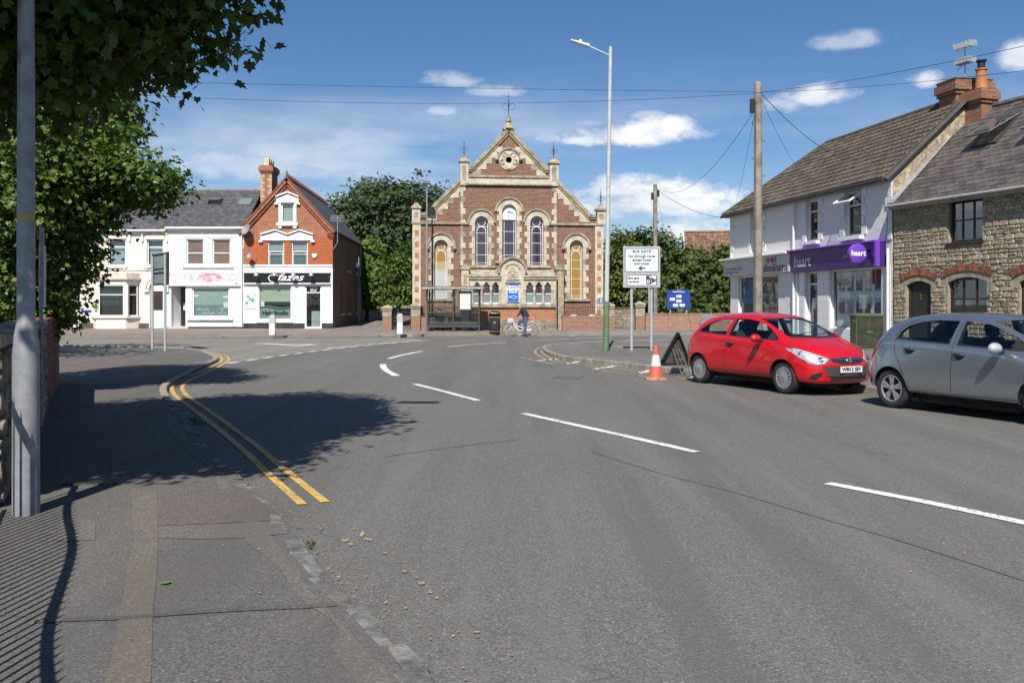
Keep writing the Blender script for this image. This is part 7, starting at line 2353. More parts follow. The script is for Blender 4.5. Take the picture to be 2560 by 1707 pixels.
# --- bollards
def bollard(px, py, label, ht):
 x, y = G(px, py, ZF)
 b = thing('bollard', label, 'bollard', (x, y, ZF + .02), 0, group='white bollards on the kerbed build-outs')
 MB().lathe([(.17, 0), (.17, .07)], 12).build('foot', pm('bollard_foot', (0.2, 0.18, 0.17), 0.8), b)
 loft([[(p[0], p[1] * .7, .071) for p in rsq(.145, 0, .06)], [(p[0], p[1] * .7, .62) for p in rsq(.145, 0, .06)]]).build('body', pm('bollard_white', (0.68, 0.67, 0.65), 0.5, 0.08, 6), b, smooth=40)
 loft([[(p[0], p[1] * .7, .621) for p in rsq(.148, 0, .06)], [(p[0], p[1] * .7, ht - .1) for p in rsq(.148, 0, .06)], [(p[0], p[1] * .7, ht - .02) for p in rsq(.12, 0, .06)], [(p[0], p[1] * .7, ht) for p in rsq(.07, 0, .04)]]).build('head', pm('bollard_grey', (0.42, 0.43, 0.40), 0.5, 0.15, 6), b, smooth=40)
 return b
bollard(681, 842, 'white bollard in front of the hair studio', 1.02)
bollard(1000, 839, 'white bollard in front of the iron chapel gate', 1.06)
# --- traffic cone
x, y = G(1639.5, 949)
cn = thing('traffic_cone', 'red and white traffic cone standing on the parking bay line', 'traffic cone', (x, y, 0))
M_cor = pm('cone_red', (0.56, 0.11, 0.07), 0.55, 0.12, 8, dirt=(0.45, 0.16, 0.1), dscale=5, damt=0.5)
loft([[(px_, py_, z) for px_, py_ in rrect(-w, w, -w, w, .07, 3)] for w, z in ((.235, .006), (.235, .035), (.20, .05))]).build('base', pm('cone_base_tan', (0.36, 0.24, 0.13), 0.8, 0.3, 8), cn)
MB().lathe([(.165, .05), (.115, .30)], 20, cap=False).build('lower_cone', M_cor, cn, smooth=40)
MB().lathe([(.1155, .30), (.075, .545)], 20, cap=False).build('white_sleeve', pm('cone_white', (0.62, 0.62, 0.64), 0.5, 0.1, 8), cn, smooth=40)
MB().lathe([(.0745, .545), (.05, .74), (.03, .75)], 20).build('cone_tip', M_cor, cn, smooth=40)
# --- triangular roadworks sign seen from behind
x, y = G(1688, 938)
tr_ = thing('roadworks_sign', 'triangular roadworks sign on a folding frame, seen from behind', 'road sign', (x, y, 0), R(28))
def tri_pts(s, r=.04):
 h = s * .87
 P3 = [(-s / 2, 0), (s / 2, 0), (0, h)]
 out = []
 cx, cz = 0, h / 3
 for i, (px_, pz_) in enumerate(P3):
  d = Vector((px_ - cx, pz_ - cz))
  c = Vector((px_, pz_)) - d.normalized() * r * 2
  a = math.degrees(math.atan2(d.y, d.x))
  out += [(c.x + r * math.cos(R(a - 60 + 40 * k)), c.y + r * math.sin(R(a - 60 + 40 * k))) for k in range(4)]
 return out
M_sd = pm('grimy_sign_back', (0.085, 0.075, 0.06), 0.6, 0.35, 6, dirt=(0.18, 0.14, 0.08), dscale=4)
T3, T3i = tri_pts(.92), [(px_ * .86, .26 + (pz_ - .26) * .86) for px_, pz_ in tri_pts(.92)]
pl_ = MB().prism(T3, .03, .045).build('plate', M_sd, tr_)
vsF, trF = cdt(T3, [T3i])
rim = MB()
nF = len(T3)
rim.add([(px_, -.025, pz_) for px_, pz_ in T3] + [(px_, -.025, pz_) for px_, pz_ in T3i] + [(px_, .03, pz_) for px_, pz_ in T3] + [(px_, .03, pz_) for px_, pz_ in T3i],
  [(i, (i + 1) % nF, (i + 1) % nF + nF, i + nF) for i in range(nF)] + [(i + 2 * nF, (i + 1) % nF + 2 * nF, (i + 1) % nF, i) for i in range(nF)] + [(i + nF, (i + 1) % nF + nF, (i + 1) % nF + 3 * nF, i + 3 * nF) for i in range(nF)])
rim.build('rim', M_black, tr_, recalc=True)
for o in tr_.children:
 o.location = (0, 0, .24)
 o.rotation_euler = (R(8), 0, 0)
M_fr = pm('frame_steel', (0.15, 0.155, 0.155), 0.5, 0.2, metal=0.4)
st = MB()
for s in (-1, 1):
 st.tube([(s * .09, -.01, .62), (s * .13, -.42, .02)], .014, 6)
 st.tube([(s * .40, .03, .25), (s * .40, .0, .02)], .014, 6)
for f in (.15, .4, .65, .9):
 st.tube([(-.09 - .04 * f, -.01 - .41 * f, .62 - .6 * f), (.09 + .04 * f, -.01 - .41 * f, .62 - .6 * f)], .011, 6)
st.tube([(0, -.01, .62), (0, -.42, .02)], .01, 6)
st.tube([(-.42, .0, .02), (.42, .0, .02)], .014, 6).tube([(-.16, -.44, .02), (.16, -.44, .02)], .016, 6).tube([(.16, -.44, .02), (.42, .0, .02)], .012, 6).tube([(-.16, -.44, .02), (-.42, 0, .02)], .012, 6)
st.tube([(-.14, .0, .62), (.14, .0, .62)], .014, 6).tube([(-.14, .0, .62), (-.2, .0, .52)], .014, 6).tube([(.14, 0, .62), (.2, 0, .52)], .014, 6)
st.build('stand', M_fr, tr_)
# --- green cabinet
c0, c1 = G(2123, 889, ZR), G(2192, 886, ZR)
cbn = thing('street_cabinet', 'dark green steel street cabinet numbered 3 in front of the purple shop', 'cabinet', (12.05 - .62, 29.9, ZR), R(4))
M_cab = pm('cabinet_green', (0.075, 0.10, 0.045), 0.55, 0.2, 4, dirt=(0.12, 0.12, 0.07), dscale=2)
MB().box(0, .95, 0, .46, .1, 1.12).build('body', M_cab, cbn, bevel=.01)
MB().box(.03, .92, .03, .43, 0, .1).build('plinth', pm('cabinet_plinth', (0.1, 0.1, 0.08), 0.8), cbn)
MB().add([(-.03, -.03, 1.121), (.98, -.03, 1.121), (.98, .49, 1.121), (-.03, .49, 1.121), (-.03, -.03, 1.16), (.98, -.03, 1.16), (.98, .49, 1.16), (-.03, .49, 1.16), (.1, .1, 1.22), (.85, .1, 1.22), (.85, .36, 1.22), (.1, .36, 1.22)],
         [(3, 2, 1, 0), (0, 1, 5, 4), (1, 2, 6, 5), (2, 3, 7, 6), (3, 0, 4, 7), (4, 5, 9, 8), (5, 6, 10, 9), (6, 7, 11, 10), (7, 4, 8, 11), (8, 9, 10, 11)]).build('lid', M_cab, cbn)
for xa, xb in ((.03, .465), (.485, .92)):
 MB().box(xa, xb, -.015, -.001, .16, 1.08).build('door', pm('cabinet_door', (0.035, 0.042, 0.025), 0.5, 0.35, 4, dirt=(0.09, 0.06, 0.04), dscale=3), cbn)
MB().box(.36, .56, -.04, -.016, .55, .66).build('handle', M_cab, cbn)
text_obj('3', .13, M_wtext, cbn, loc=(.95 + .003, .16, .98), rot=(R(90), 0, R(90)), bold=.004)
text_obj('3', .13, M_wtext, cbn, loc=(-.003, .16, .98), rot=(R(90), 0, R(-90)), bold=.004)
# --- blue noticeboard
x, y = kf(1696, 56.2)
nbd = thing('noticeboard', 'blue arched church noticeboard on two posts above the brick wall', 'noticeboard', (x, y, ZF))
zz0, zz1 = H + (760 - 772) * 56.2 / F - ZF, H + (760 - 733) * 56.2 / F - ZF
hw2 = 29 * 56.2 / F
M_nb = pm('noticeboard_blue', (0.018, 0.055, 0.30), 0.4, 0.06, 3)
for s in (-1, 1):
 MB().box(s * .5 - .035, s * .5 + .035, .02, .09, 0, zz0).build('post', M_galv2, nbd)
MB().box(-hw2, hw2, -.06, .06, zz0, zz1).build('case', M_nb, nbd, bevel=.01)
MB().prism([(-hw2 - .02, zz1 + .002), (hw2 + .02, zz1 + .002)] + [(hw2 * math.cos(a) * 1.02, zz1 + .1 + .13 * math.sin(a)) for a in np.linspace(0, math.pi, 9)], -.08, .08).build('header', M_nb, nbd)
text_obj('Stratton', .075, M_wtext, nbd, loc=(0, -.084, zz1 + .17))
text_obj('Methodist Church', .1, M_wtext, nbd, loc=(0, -.084, zz1 + .085), bold=.003)
M_paper = pm('paper', (0.72, 0.74, 0.76), 0.6, 0.03)
for px_, pz_ in ((.02, .80), (-.39, .62), (.02, .50), (-.19, .23), (.22, .23)):
 pp = MB().box(px_ - .16, px_ + .16, -.064, -.061, zz0 + (zz1 - zz0) * pz_ - .085, zz0 + (zz1 - zz0) * pz_ + .085).build('paper', M_paper, nbd)
 MB().box(px_ - .06, px_ + .06, -.066, -.0645, zz0 + (zz1 - zz0) * pz_ - .03, zz0 + (zz1 - zz0) * pz_ + .02).build('print', M_gtxt, pp)
x, y = kf(1622.5, 55.3)
gp_ = MB().lathe([(.05, 0), (.05, 3.6)], 10).build('grey_post', M_galv2, None, smooth=40)
gp_.location = (x, y, ZF)
tag(gp_, 'plain grey post rising behind the brick wall and the bus gate sign', 'post')
# ================================================================ WALLS AND RAILINGS ON THE LEFT
wn0, wn1, wn2 = (wallx(7.0), 7.0), (wallx(13.4), 13.4), (wallx(18.5), 18.5)
fw1 = Fac(wn0, wn1)
sw1 = thing('stone_wall', 'old rubble stone wall behind the lamp column at the left edge', 'wall', (wn0[0], wn0[1], ZL), fw1.ang)
MB().box(0, fw1.L, .02, .4, -.05, 1.22).build('core', M_mort, sw1)
rubble(sw1, 0, fw1.L, .0, 1.24, lambda x, z: True, .14, .26, .2, .5, .05, 120, key=lambda q: q[0], seed=21, y=.02)
for i in range(16):
 x0 = i * fw1.L / 16
 MB().box(x0 + .01, x0 + fw1.L / 16 - .01, -.04, .44, 1.245, 1.245 + random.uniform(.07, .12)).build('coping_stone', M_st[i % 5], sw1, bevel=.03)
fw2 = Fac(wn1, wn2)
bw_ = thing('brick_wall', 'red brick garden wall with buff joints along the shaded left pavement', 'wall', (wn1[0], wn1[1], ZL), fw2.ang)
MB().box(0.01, fw2.L - .01, .012, .22, -.05, 1.3).build('core', pm('brick_mortar', (0.26, 0.2, 0.16), 0.95, 0.2), bw_)
M_bk = [pm('garden_brick_%d' % i, c_, 0.85, 0.3, 12, 0.5, 50) for i, c_ in enumerate([(0.30, 0.105, 0.07), (0.25, 0.085, 0.06), (0.20, 0.075, 0.06)])]
bmesh_ = []
for m in M_bk:
 me = MB().box(0, .215, 0, .1, 0, .065).mesh('brick')
 me.materials.append(m)
 bmesh_.append(me)
bl_ = []
for j in range(17):
 n = int(fw2.L / .225)
 for i in range(n):
  bl_.append((i * .225 + (.1125 if j % 2 else 0), j * .075))
for (xx, zz) in sorted(bl_)[:290]:
 if xx + .22 < fw2.L:
  o = bpy.data.objects.new('brick', random.choice(bmesh_))
  C.objects.link(o)
  o.parent = bw_
  o.location = (xx, random.uniform(-.002, .002), zz + .003)
rest = MB()
for (xx, zz) in sorted(bl_)[290:]:
 if xx + .22 < fw2.L:
  rest.box(xx, xx + .215, 0, .1, zz + .003, zz + .068)
for j in range(17):
 rest.box(fw2.L - .005, fw2.L + .004, .012, .11, j * .075 + .003, j * .075 + .068).box(fw2.L - .005, fw2.L + .004, .12, .22, j * .075 + .003, j * .075 + .068)
o = rest.build('brickwork', M_bk[0], bw_)
o['kind'] = 'stuff'
for i in range(int(fw2.L / .11)):
 MB().box(i * .11 + .003, i * .11 + .107, -.015, .235, 1.301, 1.37).build('coping_brick', random.choice(M_bk), bw_)
# railings beside the camera: only their shadow falls into view
rn0, rn1 = (wallx(-1.0), -1.0), (wallx(6.9), 6.9)
fr0 = Fac(rn0, rn1)
rl = thing('iron_railings', 'iron railings with pointed tops beside the near pavement, left of view', 'railings', (rn0[0], rn0[1], ZL), fr0.ang)
def railtop(x):
 return 1.12 + .07 * math.sin(x * 2.1 + .7)
for hh_, r in ((None, .03), (.12, .018)):
 pts = [(x, 0, railtop(x) if hh_ is None else hh_) for x in np.linspace(0, fr0.L, 60)]
 MB().tube(pts, r, 6).build('rail', M_dkiron, rl)
pb = None
nb_ = int(fr0.L / .115)
for i in range(nb_):
 x = i * .115
 MB().tube([(x, 0, 0), (x, 0, railtop(x) + .06), (x, 0, railtop(x) + .13)], [.010, .010, .002], 5).build('bar', M_dkiron, rl)
# ================================================================ TREES AND SHRUBS
M_bark = pm('bark', (0.085, 0.07, 0.052), 0.95, 0.35, 8, 1.0, 18)
M_syc = leaf_mat('sycamore_leaf', (0.042, 0.085, 0.014), (0.065, 0.12, 0.022), (0.095, 0.145, 0.03), 0.30, 0.45)
M_syc2 = leaf_mat('hedge_maple_leaf', (0.066, 0.125, 0.017), (0.10, 0.165, 0.025), (0.145, 0.19, 0.036), 0.28, 0.45)
M_dark = leaf_mat('dark_leaf', (0.042, 0.075, 0.028), (0.06, 0.10, 0.036), (0.085, 0.125, 0.042), 0.2, 0.55)
M_con = leaf_mat('conifer_leaf', (0.040, 0.085, 0.016), (0.065, 0.12, 0.022), (0.12, 0.16, 0.03), 0.25, 0.55)
M_yel_l = leaf_mat('yellow_green_leaf', (0.075, 0.11, 0.018), (0.11, 0.14, 0.025), (0.17, 0.17, 0.035), 0.3, 0.5)
M_hedge = leaf_mat('hedge_leaf', (0.055, 0.09, 0.02), (0.08, 0.12, 0.026), (0.12, 0.145, 0.036), 0.25, 0.5)
half_leaf = [(0.36, -0.06), (0.52, 0.24), (0.36, 0.34), (0.50, 0.60), (0.22, 0.60)]
maple = [(0, 0.05)] + half_leaf + [(0, 1.0)] + [(-x, y) for x, y in half_leaf[::-1]]
def maple_mesh(fold):
 vs = [(0, .36, 0)] + [(x, y, fold * abs(x) * .9 - .16 * max(0, y - .4) ** 2 - .1 * abs(x) ** 2) for x, y in maple]
 n = len(maple)
 return np.array(vs), [(0, 1 + i, 1 + (i + 1) % n) for i in range(n)]
def oval_mesh():
 return np.array([(0, 0, 0), (.3, .35, .06), (.22, .75, .02), (0, 1, -.06), (-.22, .75, .02), (-.3, .35, .06), (0, .5, -.03)]), [(6, 0, 1), (6, 1, 2), (6, 2, 3), (6, 3, 4), (6, 4, 5), (6, 5, 0)]
def spray_mesh():
 """a small flat spray of needles or leaflets"""
 vs, fs = [], []
 for k, (a, l) in enumerate(((-62, .55), (-38, .8), (-14, 1.0), (14, .95), (40, .75), (64, .5))):
  b = len(vs)
  d = np.array([math.sin(R(a)), math.cos(R(a))])
  s = np.array([d[1], -d[0]]) * .11
  o = np.array([0, .05])
  for q, z in ((o, 0), (o + d * l * .55 + s, .05 * (k % 2)), (o + d * l, -.08), (o + d * l * .55 - s, .0)):
   vs.append((q[0], q[1], z))
  fs += [(b, b + 1, b + 2), (b, b + 2, b + 3)]
 return np.array(vs), fs
def crown_points(lobes, n, seed, per=9, spread=.22, shell=.5, lump=.22):
 """leaf positions and outward directions gathered on twigs through the lobes"""
 rng = np.random.default_rng(seed)
 vol = np.array([(l[3] * l[4] + l[4] * l[5] + l[3] * l[5]) for l in lobes])
 pts, outs = [], []
 for l, v in zip(lobes, vol / vol.sum()):
  m = max(1, int(n * v / per))
  d = rng.normal(size=(m, 3))
  d /= np.linalg.norm(d, axis=1)[:, None]
  ph = rng.uniform(0, 6.28, 6)
  bumps = 1 + lump * (np.sin(d[:, 0] * 5 + ph[0]) * np.sin(d[:, 1] * 5 + ph[1]) + .6 * np.sin(d[:, 2] * 8 + ph[2]) * np.sin(d[:, 0] * 9 + ph[3]))
  rad = (1 - shell * rng.random(m) ** 1.6) * bumps
  c = np.array(l[:3]) + d * rad[:, None] * np.array(l[3:6])
  k = rng.normal(size=(m, per, 3)) * np.array([spread, spread, spread * .45])
  p = c[:, None, :] + k
  pts.append(p.reshape(-1, 3))
  outs.append(np.repeat(d, per, axis=0))
 return np.concatenate(pts), np.concatenate(outs), rng
def leaf_frames(pts, outs, rng, size, up=.75, out=.55, rnd=.5, droop=.5):
 n = len(pts)
 N = up * np.array([0, 0, 1.0]) + out * outs + rnd * rng.normal(size=(n, 3))
 N /= np.linalg.norm(N, axis=1)[:, None]
 T = outs + .6 * rng.normal(size=(n, 3)) - droop * np.array([0, 0, 1.0])
 T -= (T * N).sum(1)[:, None] * N
 T /= np.linalg.norm(T, axis=1)[:, None] + 1e-9
 B = np.cross(T, N)
 s = size * rng.uniform(.65, 1.25, n)
 return B * s[:, None], T * s[:, None], N * s[:, None]
def leaves_object(name, pts, fr, tmpl, mat, parent, kind='stuff'):
 tv, tf = tmpl
 B, T, N = fr
 n, m = len(pts), len(tv)
 V = pts[:, None, :] + tv[None, :, 0, None] * B[:, None, :] + tv[None, :, 1, None] * T[:, None, :] + tv[None, :, 2, None] * N[:, None, :]
 V = V.reshape(-1, 3)
 tf = np.array(tf)
 Fc = (tf[None] + (np.arange(n) * m)[:, None, None]).reshape(-1, 3)
 me = bpy.data.meshes.new(name)
 me.vertices.add(len(V))
 me.vertices.foreach_set('co', V.astype(np.float32).ravel())
 me.loops.add(Fc.size)
 me.loops.foreach_set('vertex_index', Fc.astype(np.int32).ravel())
 me.polygons.add(len(Fc))
 me.polygons.foreach_set('loop_start', (np.arange(len(Fc)) * 3).astype(np.int32))
 me.polygons.foreach_set('loop_total', np.full(len(Fc), 3, np.int32))
 me.update()
 me.materials.append(mat)
 o = bpy.data.objects.new(name, me)
 C.objects.link(o)
 o.parent = parent
 if kind:
  o['kind'] = kind
 return o
def limb(mb, a, b, r0, r1, seed, n=6):
 rr = random.Random(seed)
 a, b = Vector(a), Vector(b)
 L_ = (b - a).length
 pts = [a.lerp(b, i / n) + Vector((rr.uniform(-1, 1), rr.uniform(-1, 1), rr.uniform(-.5, 1))) * L_ * .05 * (0 if i in (0,) else 1) for i in range(n + 1)]
 mb.tube(pts, [r0 + (r1 - r0) * (i / n) ** .8 for i in range(n + 1)], 8)
 return pts
def tree(name, label, lobes, n, size, mat, tmpl, base, trunk_r, trunk_h, seed, singles=0, group=None, cat='tree', per=9, spread=.22, shell=.5, lump=.22, **fk):
 root = thing(name, label, cat, (base[0], base[1], base[2]), 0, group)
 lb = [(l[0] - base[0], l[1] - base[1], l[2] - base[2], *l[3:]) for l in lobes]
 pts, outs, rng = crown_points(lb, n, seed, per, spread, shell, lump)
 keep = pts[:, 2] > .06
 pts, outs = pts[keep], outs[keep]
 fr = leaf_frames(pts, outs, rng, size, **fk)
 if singles:
  w = pts + np.array(base)
  px = 1280 + w[:, 0] / np.maximum(w[:, 1], .1) * F
  py = PY0 - (w[:, 2] - H) / np.maximum(w[:, 1], .1) * F
  score = w[:, 1] + 1000 * ((px < 0) | (px > 2560) | (py < 0) | (py > 1707))
  idx = np.argsort(score)[:singles]
  me = bpy.data.meshes.new('leaf')
  me.from_pydata([tuple(v) for v in tmpl[0]], [], tmpl[1])
  me.materials.append(mat)
  for i in idx:
   o = bpy.data.objects.new('leaf', me)
   C.objects.link(o)
   o.parent = root
   m4 = Matrix((fr[0][i], fr[1][i], fr[2][i])).transposed().to_4x4()
   m4.translation = Vector(pts[i])
   o.matrix_local = m4
  mask = np.ones(len(pts), bool)
  mask[idx] = False
  pts = pts[mask]
  fr = tuple(f[mask] for f in fr)
 leaves_object('crown', pts, fr, tmpl, mat, root)
 if trunk_r:
  mb = MB()
  limb(mb, (0, 0, -.1), (random.Random(seed).uniform(-.2, .2), .1, trunk_h), trunk_r, trunk_r * .6, seed)
  for i, l in enumerate(lb):
   limb(mb, (0, .05, trunk_h * (.75 + .25 * ((i * .37) % 1))), (l[0], l[1], l[2]), trunk_r * .42, trunk_r * .08, seed + i + 1)
   rr = random.Random(seed * 7 + i)
   for k in range(3):
    e = Vector((l[0] + rr.uniform(-.75, .75) * l[3], l[1] + rr.uniform(-.75, .75) * l[4], l[2] + rr.uniform(-.5, .6) * l[5]))
    limb(mb, (l[0] * .8, l[1] * .8, l[2] * .9 + trunk_h * .1), e, trunk_r * .14, trunk_r * .03, seed * 3 + i * 5 + k, 4)
  mb.build('trunk', M_bark, root, smooth=True)
 return root
mp = maple_mesh(.16)
# overhanging sycamore, mostly above and left of the frame
tree('sycamore_tree', 'large sycamore overhanging the pavement at the upper left, dark undersides of broad leaves',
     [(-3.72, 8.0, 5.35, 1.1, 1.7, 1.2), (-3.35, 8.3, 5.35, .6, 1.1, .8), (-4.7, 7.8, 4.95, 1.5, 1.7, 1.45), (-6.2, 7.8, 5.0, 1.7, 2.0, 1.7), (-4.6, 6.4, 6.8, 2.0, 2.2, 1.5), (-5.2, 5.2, 5.7, 1.7, 1.5, 1.3), (-5.4, 9.6, 5.0, 1.5, 1.4, 1.5), (-4.3, 8.2, 4.1, .8, 1.0, .5), (-3.9, 9.4, 5.2, 1.1, 1.2, 1.2), (-4.6, 8.8, 6.6, 1.6, 1.5, 1.2), (-4.0, 4.9, 5.7, 1.2, 1.3, 1.0)],
     92000, .115, M_syc, mp, (-6.9, 7.6, 0.0), .26, 3.6, 3, singles=295, per=10, spread=.2, shell=.62, lump=.16)
# sunlit field maple behind the brick wall
D2 = 16.4
def LB(px, py, D, rx, ry, rz):
 x, y, z = AT(px, py, D)
 return (x, y, z, rx, ry, rz)
tree('maple_tree', 'sunlit bushy maple rising behind the brick garden wall on the left',
     [LB(358, 455, 16.4, .66, 1.1, .52), LB(215, 420, 16.2, .95, 1.3, .72), LB(60, 470, 15.6, 1.2, 1.3, 1.1), LB(150, 620, 16.6, .58, 1.1, .8), LB(50, 690, 16.0, 1.0, 1.3, 1.1), LB(100, 765, 17.2, .5, .9, .55), LB(90, 300, 17.4, 1.5, 1.4, 1.2), LB(270, 300, 17.0, .6, .7, .6), LB(180, 270, 17.0, .9, .9, .8), LB(-150, 560, 16.0, 1.6, 1.6, 2.2), LB(215, 530, 16.4, .5, .8, .42), LB(20, 790, 16.5, .9, .9, .6)],
     56000, .092, M_syc2, mp, (-9.0, 16.8, 0.0), .2, 2.0, 5, singles=295, per=10, spread=.15, shell=.5, lump=.2)
ov = oval_mesh()
sp = spray_mesh()
tree('background_tree', 'dark broad tree standing beyond the maple on the left', [(-14.6, 26, 3.9, 2.2, 1.9, 2.3), (-17.5, 27, 4.5, 2.6, 2.2, 3.0), (-16, 30, 5.2, 2.5, 2.5, 2.2)], 6500, .19, M_dark, ov, (-16, 27.5, 0), .25, 2.5, 7, group='trees round the houses', per=10, spread=.3)
tree('background_tree', 'dark shadowy tree left of the cream house', [(-30.5, 58, 3.2, 3.0, 2.5, 3.4), (-35, 57, 4.5, 3.5, 3, 4.2), (-29, 62, 2.4, 2, 2, 2.2)], 5000, .34, M_dark, ov, (-32, 59, 0), .3, 2.5, 8, group='trees round the houses', per=10, spread=.45)
# behind the hair studio
tree('dark_conifer', 'broad dark green tree behind the hair studio and chapel', [LB(960, 560, 84, 4.6, 4, 4.0), LB(935, 500, 86, 2.3, 3, 1.9), LB(1010, 515, 86, 3.3, 3, 2.0), LB(870, 560, 84, 2.2, 3, 2.6), LB(1060, 560, 84, 3, 3, 4), LB(890, 650, 100, 3.5, 3, 3.6), LB(1010, 680, 100, 4.5, 3, 4)],
     30000, .34, M_dark, sp, (kf(980, 85)[0], 85, 0), .45, 6, 9, group='trees round the houses', per=10, spread=.5, lump=.25)
tree('cypress', 'bright green rounded cypress beside the lane', [LB(922, 640, 72, 1.15, 1.2, 1.3), LB(918, 700, 72, 1.5, 1.4, 1.9), LB(900, 730, 72, 1.1, 1.1, 1.1), LB(935, 735, 72, 1.1, 1.1, 1.2)],
     9000, .27, leaf_mat('cypress_leaf', (0.075, 0.15, 0.022), (0.11, 0.2, 0.03), (0.17, 0.23, 0.04), 0.25, 0.55), sp, (kf(918, 72)[0], 72, .2), .18, 1.6, 10, cat='tree', per=8, spread=.2, shell=.35, out=.9, up=.3)
tree('lane_shrub', 'leafy green shrub against the left side of the chapel', [LB(1000, 690, 66, 1.1, 1.2, 1.7), LB(985, 750, 65, .9, 1, .9), LB(1020, 650, 67, .9, 1, 1.3), LB(1022, 735, 64, .7, .8, .9)],
     4600, .24, leaf_mat('shrub_leaf', (0.06, 0.12, 0.02), (0.09, 0.16, 0.028), (0.13, 0.18, 0.035), 0.25, 0.5), ov, (kf(1003, 66)[0], 66, .1), .1, 1.2, 11, cat='shrub', per=9, spread=.25)
# right of the chapel
tree('yellow_green_tree', 'yellow-green leafy tree just right of the chapel', [LB(1545, 640, 62, 1.3, 1.4, 1.7), LB(1560, 720, 61, 1.4, 1.3, 1.6), LB(1535, 720, 61, 1, 1.2, 1.5), LB(1590, 680, 63, 1.2, 1.3, 1.5)],
     5200, .30, M_yel_l, ov, (kf(1555, 62)[0], 62, .1), .15, 1.6, 12, group='trees right of the chapel', per=9, spread=.28)
tree('background_tree', 'dark green tree rising behind the distant telegraph pole', [LB(1630, 615, 76, 2.0, 2, 1.5), LB(1600, 640, 76, 1.6, 1.8, 2.0), LB(1660, 650, 75, 1.8, 1.8, 1.8), LB(1690, 690, 75, 1.5, 1.5, 1.6), LB(1570, 620, 77, 1.3, 1.4, 1.2)],
     6000, .40, M_dark, ov, (kf(1630, 76)[0], 76, 0), .3, 3, 13, group='trees right of the chapel', per=9, spread=.4)
tree('conifer_hedge', 'tall overgrown green hedge behind the blue noticeboard', [LB(1660, 725, 61, 1.5, 1.1, 1.5), LB(1715, 700, 61, 1.4, 1.1, 2.0), LB(1765, 700, 61, 1.2, 1.1, 1.7), LB(1815, 690, 60.5, 1.2, 1.1, 1.9), LB(1640, 770, 60, 1.2, .9, .9), LB(1700, 770, 60, 1.4, .9, 1.0), LB(1770, 770, 60, 1.6, .9, 1.1), LB(1860, 720, 60, 1.5, 1.1, 2), LB(1745, 650, 62, .9, .8, .7), LB(1820, 645, 62, .9, .8, .8)],
     15000, .30, M_hedge, sp, (kf(1740, 61)[0], 61, .1), .12, 1.5, 14, cat='hedge', per=9, spread=.26, shell=.45, lump=.35, out=.8, up=.4)
far = thing('far_treeline', 'distant band of trees on the horizon beyond the houses', 'trees', (0, 0, 0), 0, kind='stuff')
rr = random.Random(31)
lobes = []
for i in range(46):
 x = -130 + i * 5.8 + rr.uniform(-2, 2)
 lobes.append((x, 150 + rr.uniform(-12, 12), rr.uniform(1, 3), rr.uniform(4, 6), 3, rr.uniform(3, 5.5)))
pts, outs, rng = crown_points(lobes, 12000, 77, 8, .7, .5)
pts = pts[pts[:, 2] > 0]
outs = outs[:len(pts)]
leaves_object('crowns', pts, leaf_frames(pts, outs, rng, 1.1), ov, M_dark, far)
# fallen leaves and grit along the kerbs and scattered on the road
rng = np.random.default_rng(5)
def litter(path, n, side, spread):
 P2 = np.array([[p[0], p[1]] for p in path])
 i = rng.integers(0, len(P2) - 1, n)
 f = rng.random(n)
 q = P2[i] * (1 - f)[:, None] + P2[i + 1] * f[:, None]
 d = P2[i + 1] - P2[i]
 d /= np.linalg.norm(d, axis=1)[:, None] + 1e-9
 nr = np.stack([d[:, 1], -d[:, 0]], 1)
 return q + nr * (side + np.abs(rng.normal(size=n)) * spread)[:, None]
lit = np.concatenate([litter([p for p in lk_smooth if p[1] < 30 and p[1] > 2], 330, .02, .16), litter([p for p in lk_smooth if 14 < p[1] < 30], 260, .03, .12), litter([p for p in rk_s if p[1] < 26 and p[0] < 9], 120, .03, .1)])
litp = np.stack([lit[:, 0], lit[:, 1], np.full(len(lit), .012)], 1)
ext = np.stack([rng.uniform(-2.5, 5, 130), rng.uniform(4.5, 22, 130), np.full(130, .012)], 1)
pav = np.stack([rng.uniform(-3.2, -.4, 70), rng.uniform(3.2, 9, 70), np.full(70, ZL + .014)], 1)
pav[:, 0] = np.minimum(pav[:, 0], -.3 - .42 * (pav[:, 1] - 3.9) - .15)
pav[:, 0] = np.maximum(pav[:, 0], wallx(pav[:, 1]) + .3)
allp = np.concatenate([litp, ext, pav])
outs = rng.normal(size=allp.shape)
outs[:, 2] = 0
fr = leaf_frames(allp, outs, rng, .019, up=2.0, out=.0, rnd=.25, droop=0)
ll = leaves_object('leaf_litter', allp, fr, ov, leaf_mat('dry_leaf', (0.36, 0.24, 0.10), (0.22, 0.14, 0.07), (0.45, 0.36, 0.2), 0.1, 0.8), None)
tag(ll, 'small dry leaves and grit scattered along the kerbs', 'leaf litter', kind='stuff')
gx, gy = G(408, 1463, ZL)
gl_ = leaves_object('fallen_leaf', np.array([[gx, gy, ZL + .012]]), tuple(np.array([v]) for v in ((.055, .0, .0), (.02, .06, .0), (.0, .0, .05))), mp, leaf_mat('fresh_leaf', (0.10, 0.26, 0.03), (0.10, 0.26, 0.03), (0.10, 0.26, 0.03), 0.1), None, None)
tag(gl_, 'single bright green leaf lying on the near pavement', 'leaf')
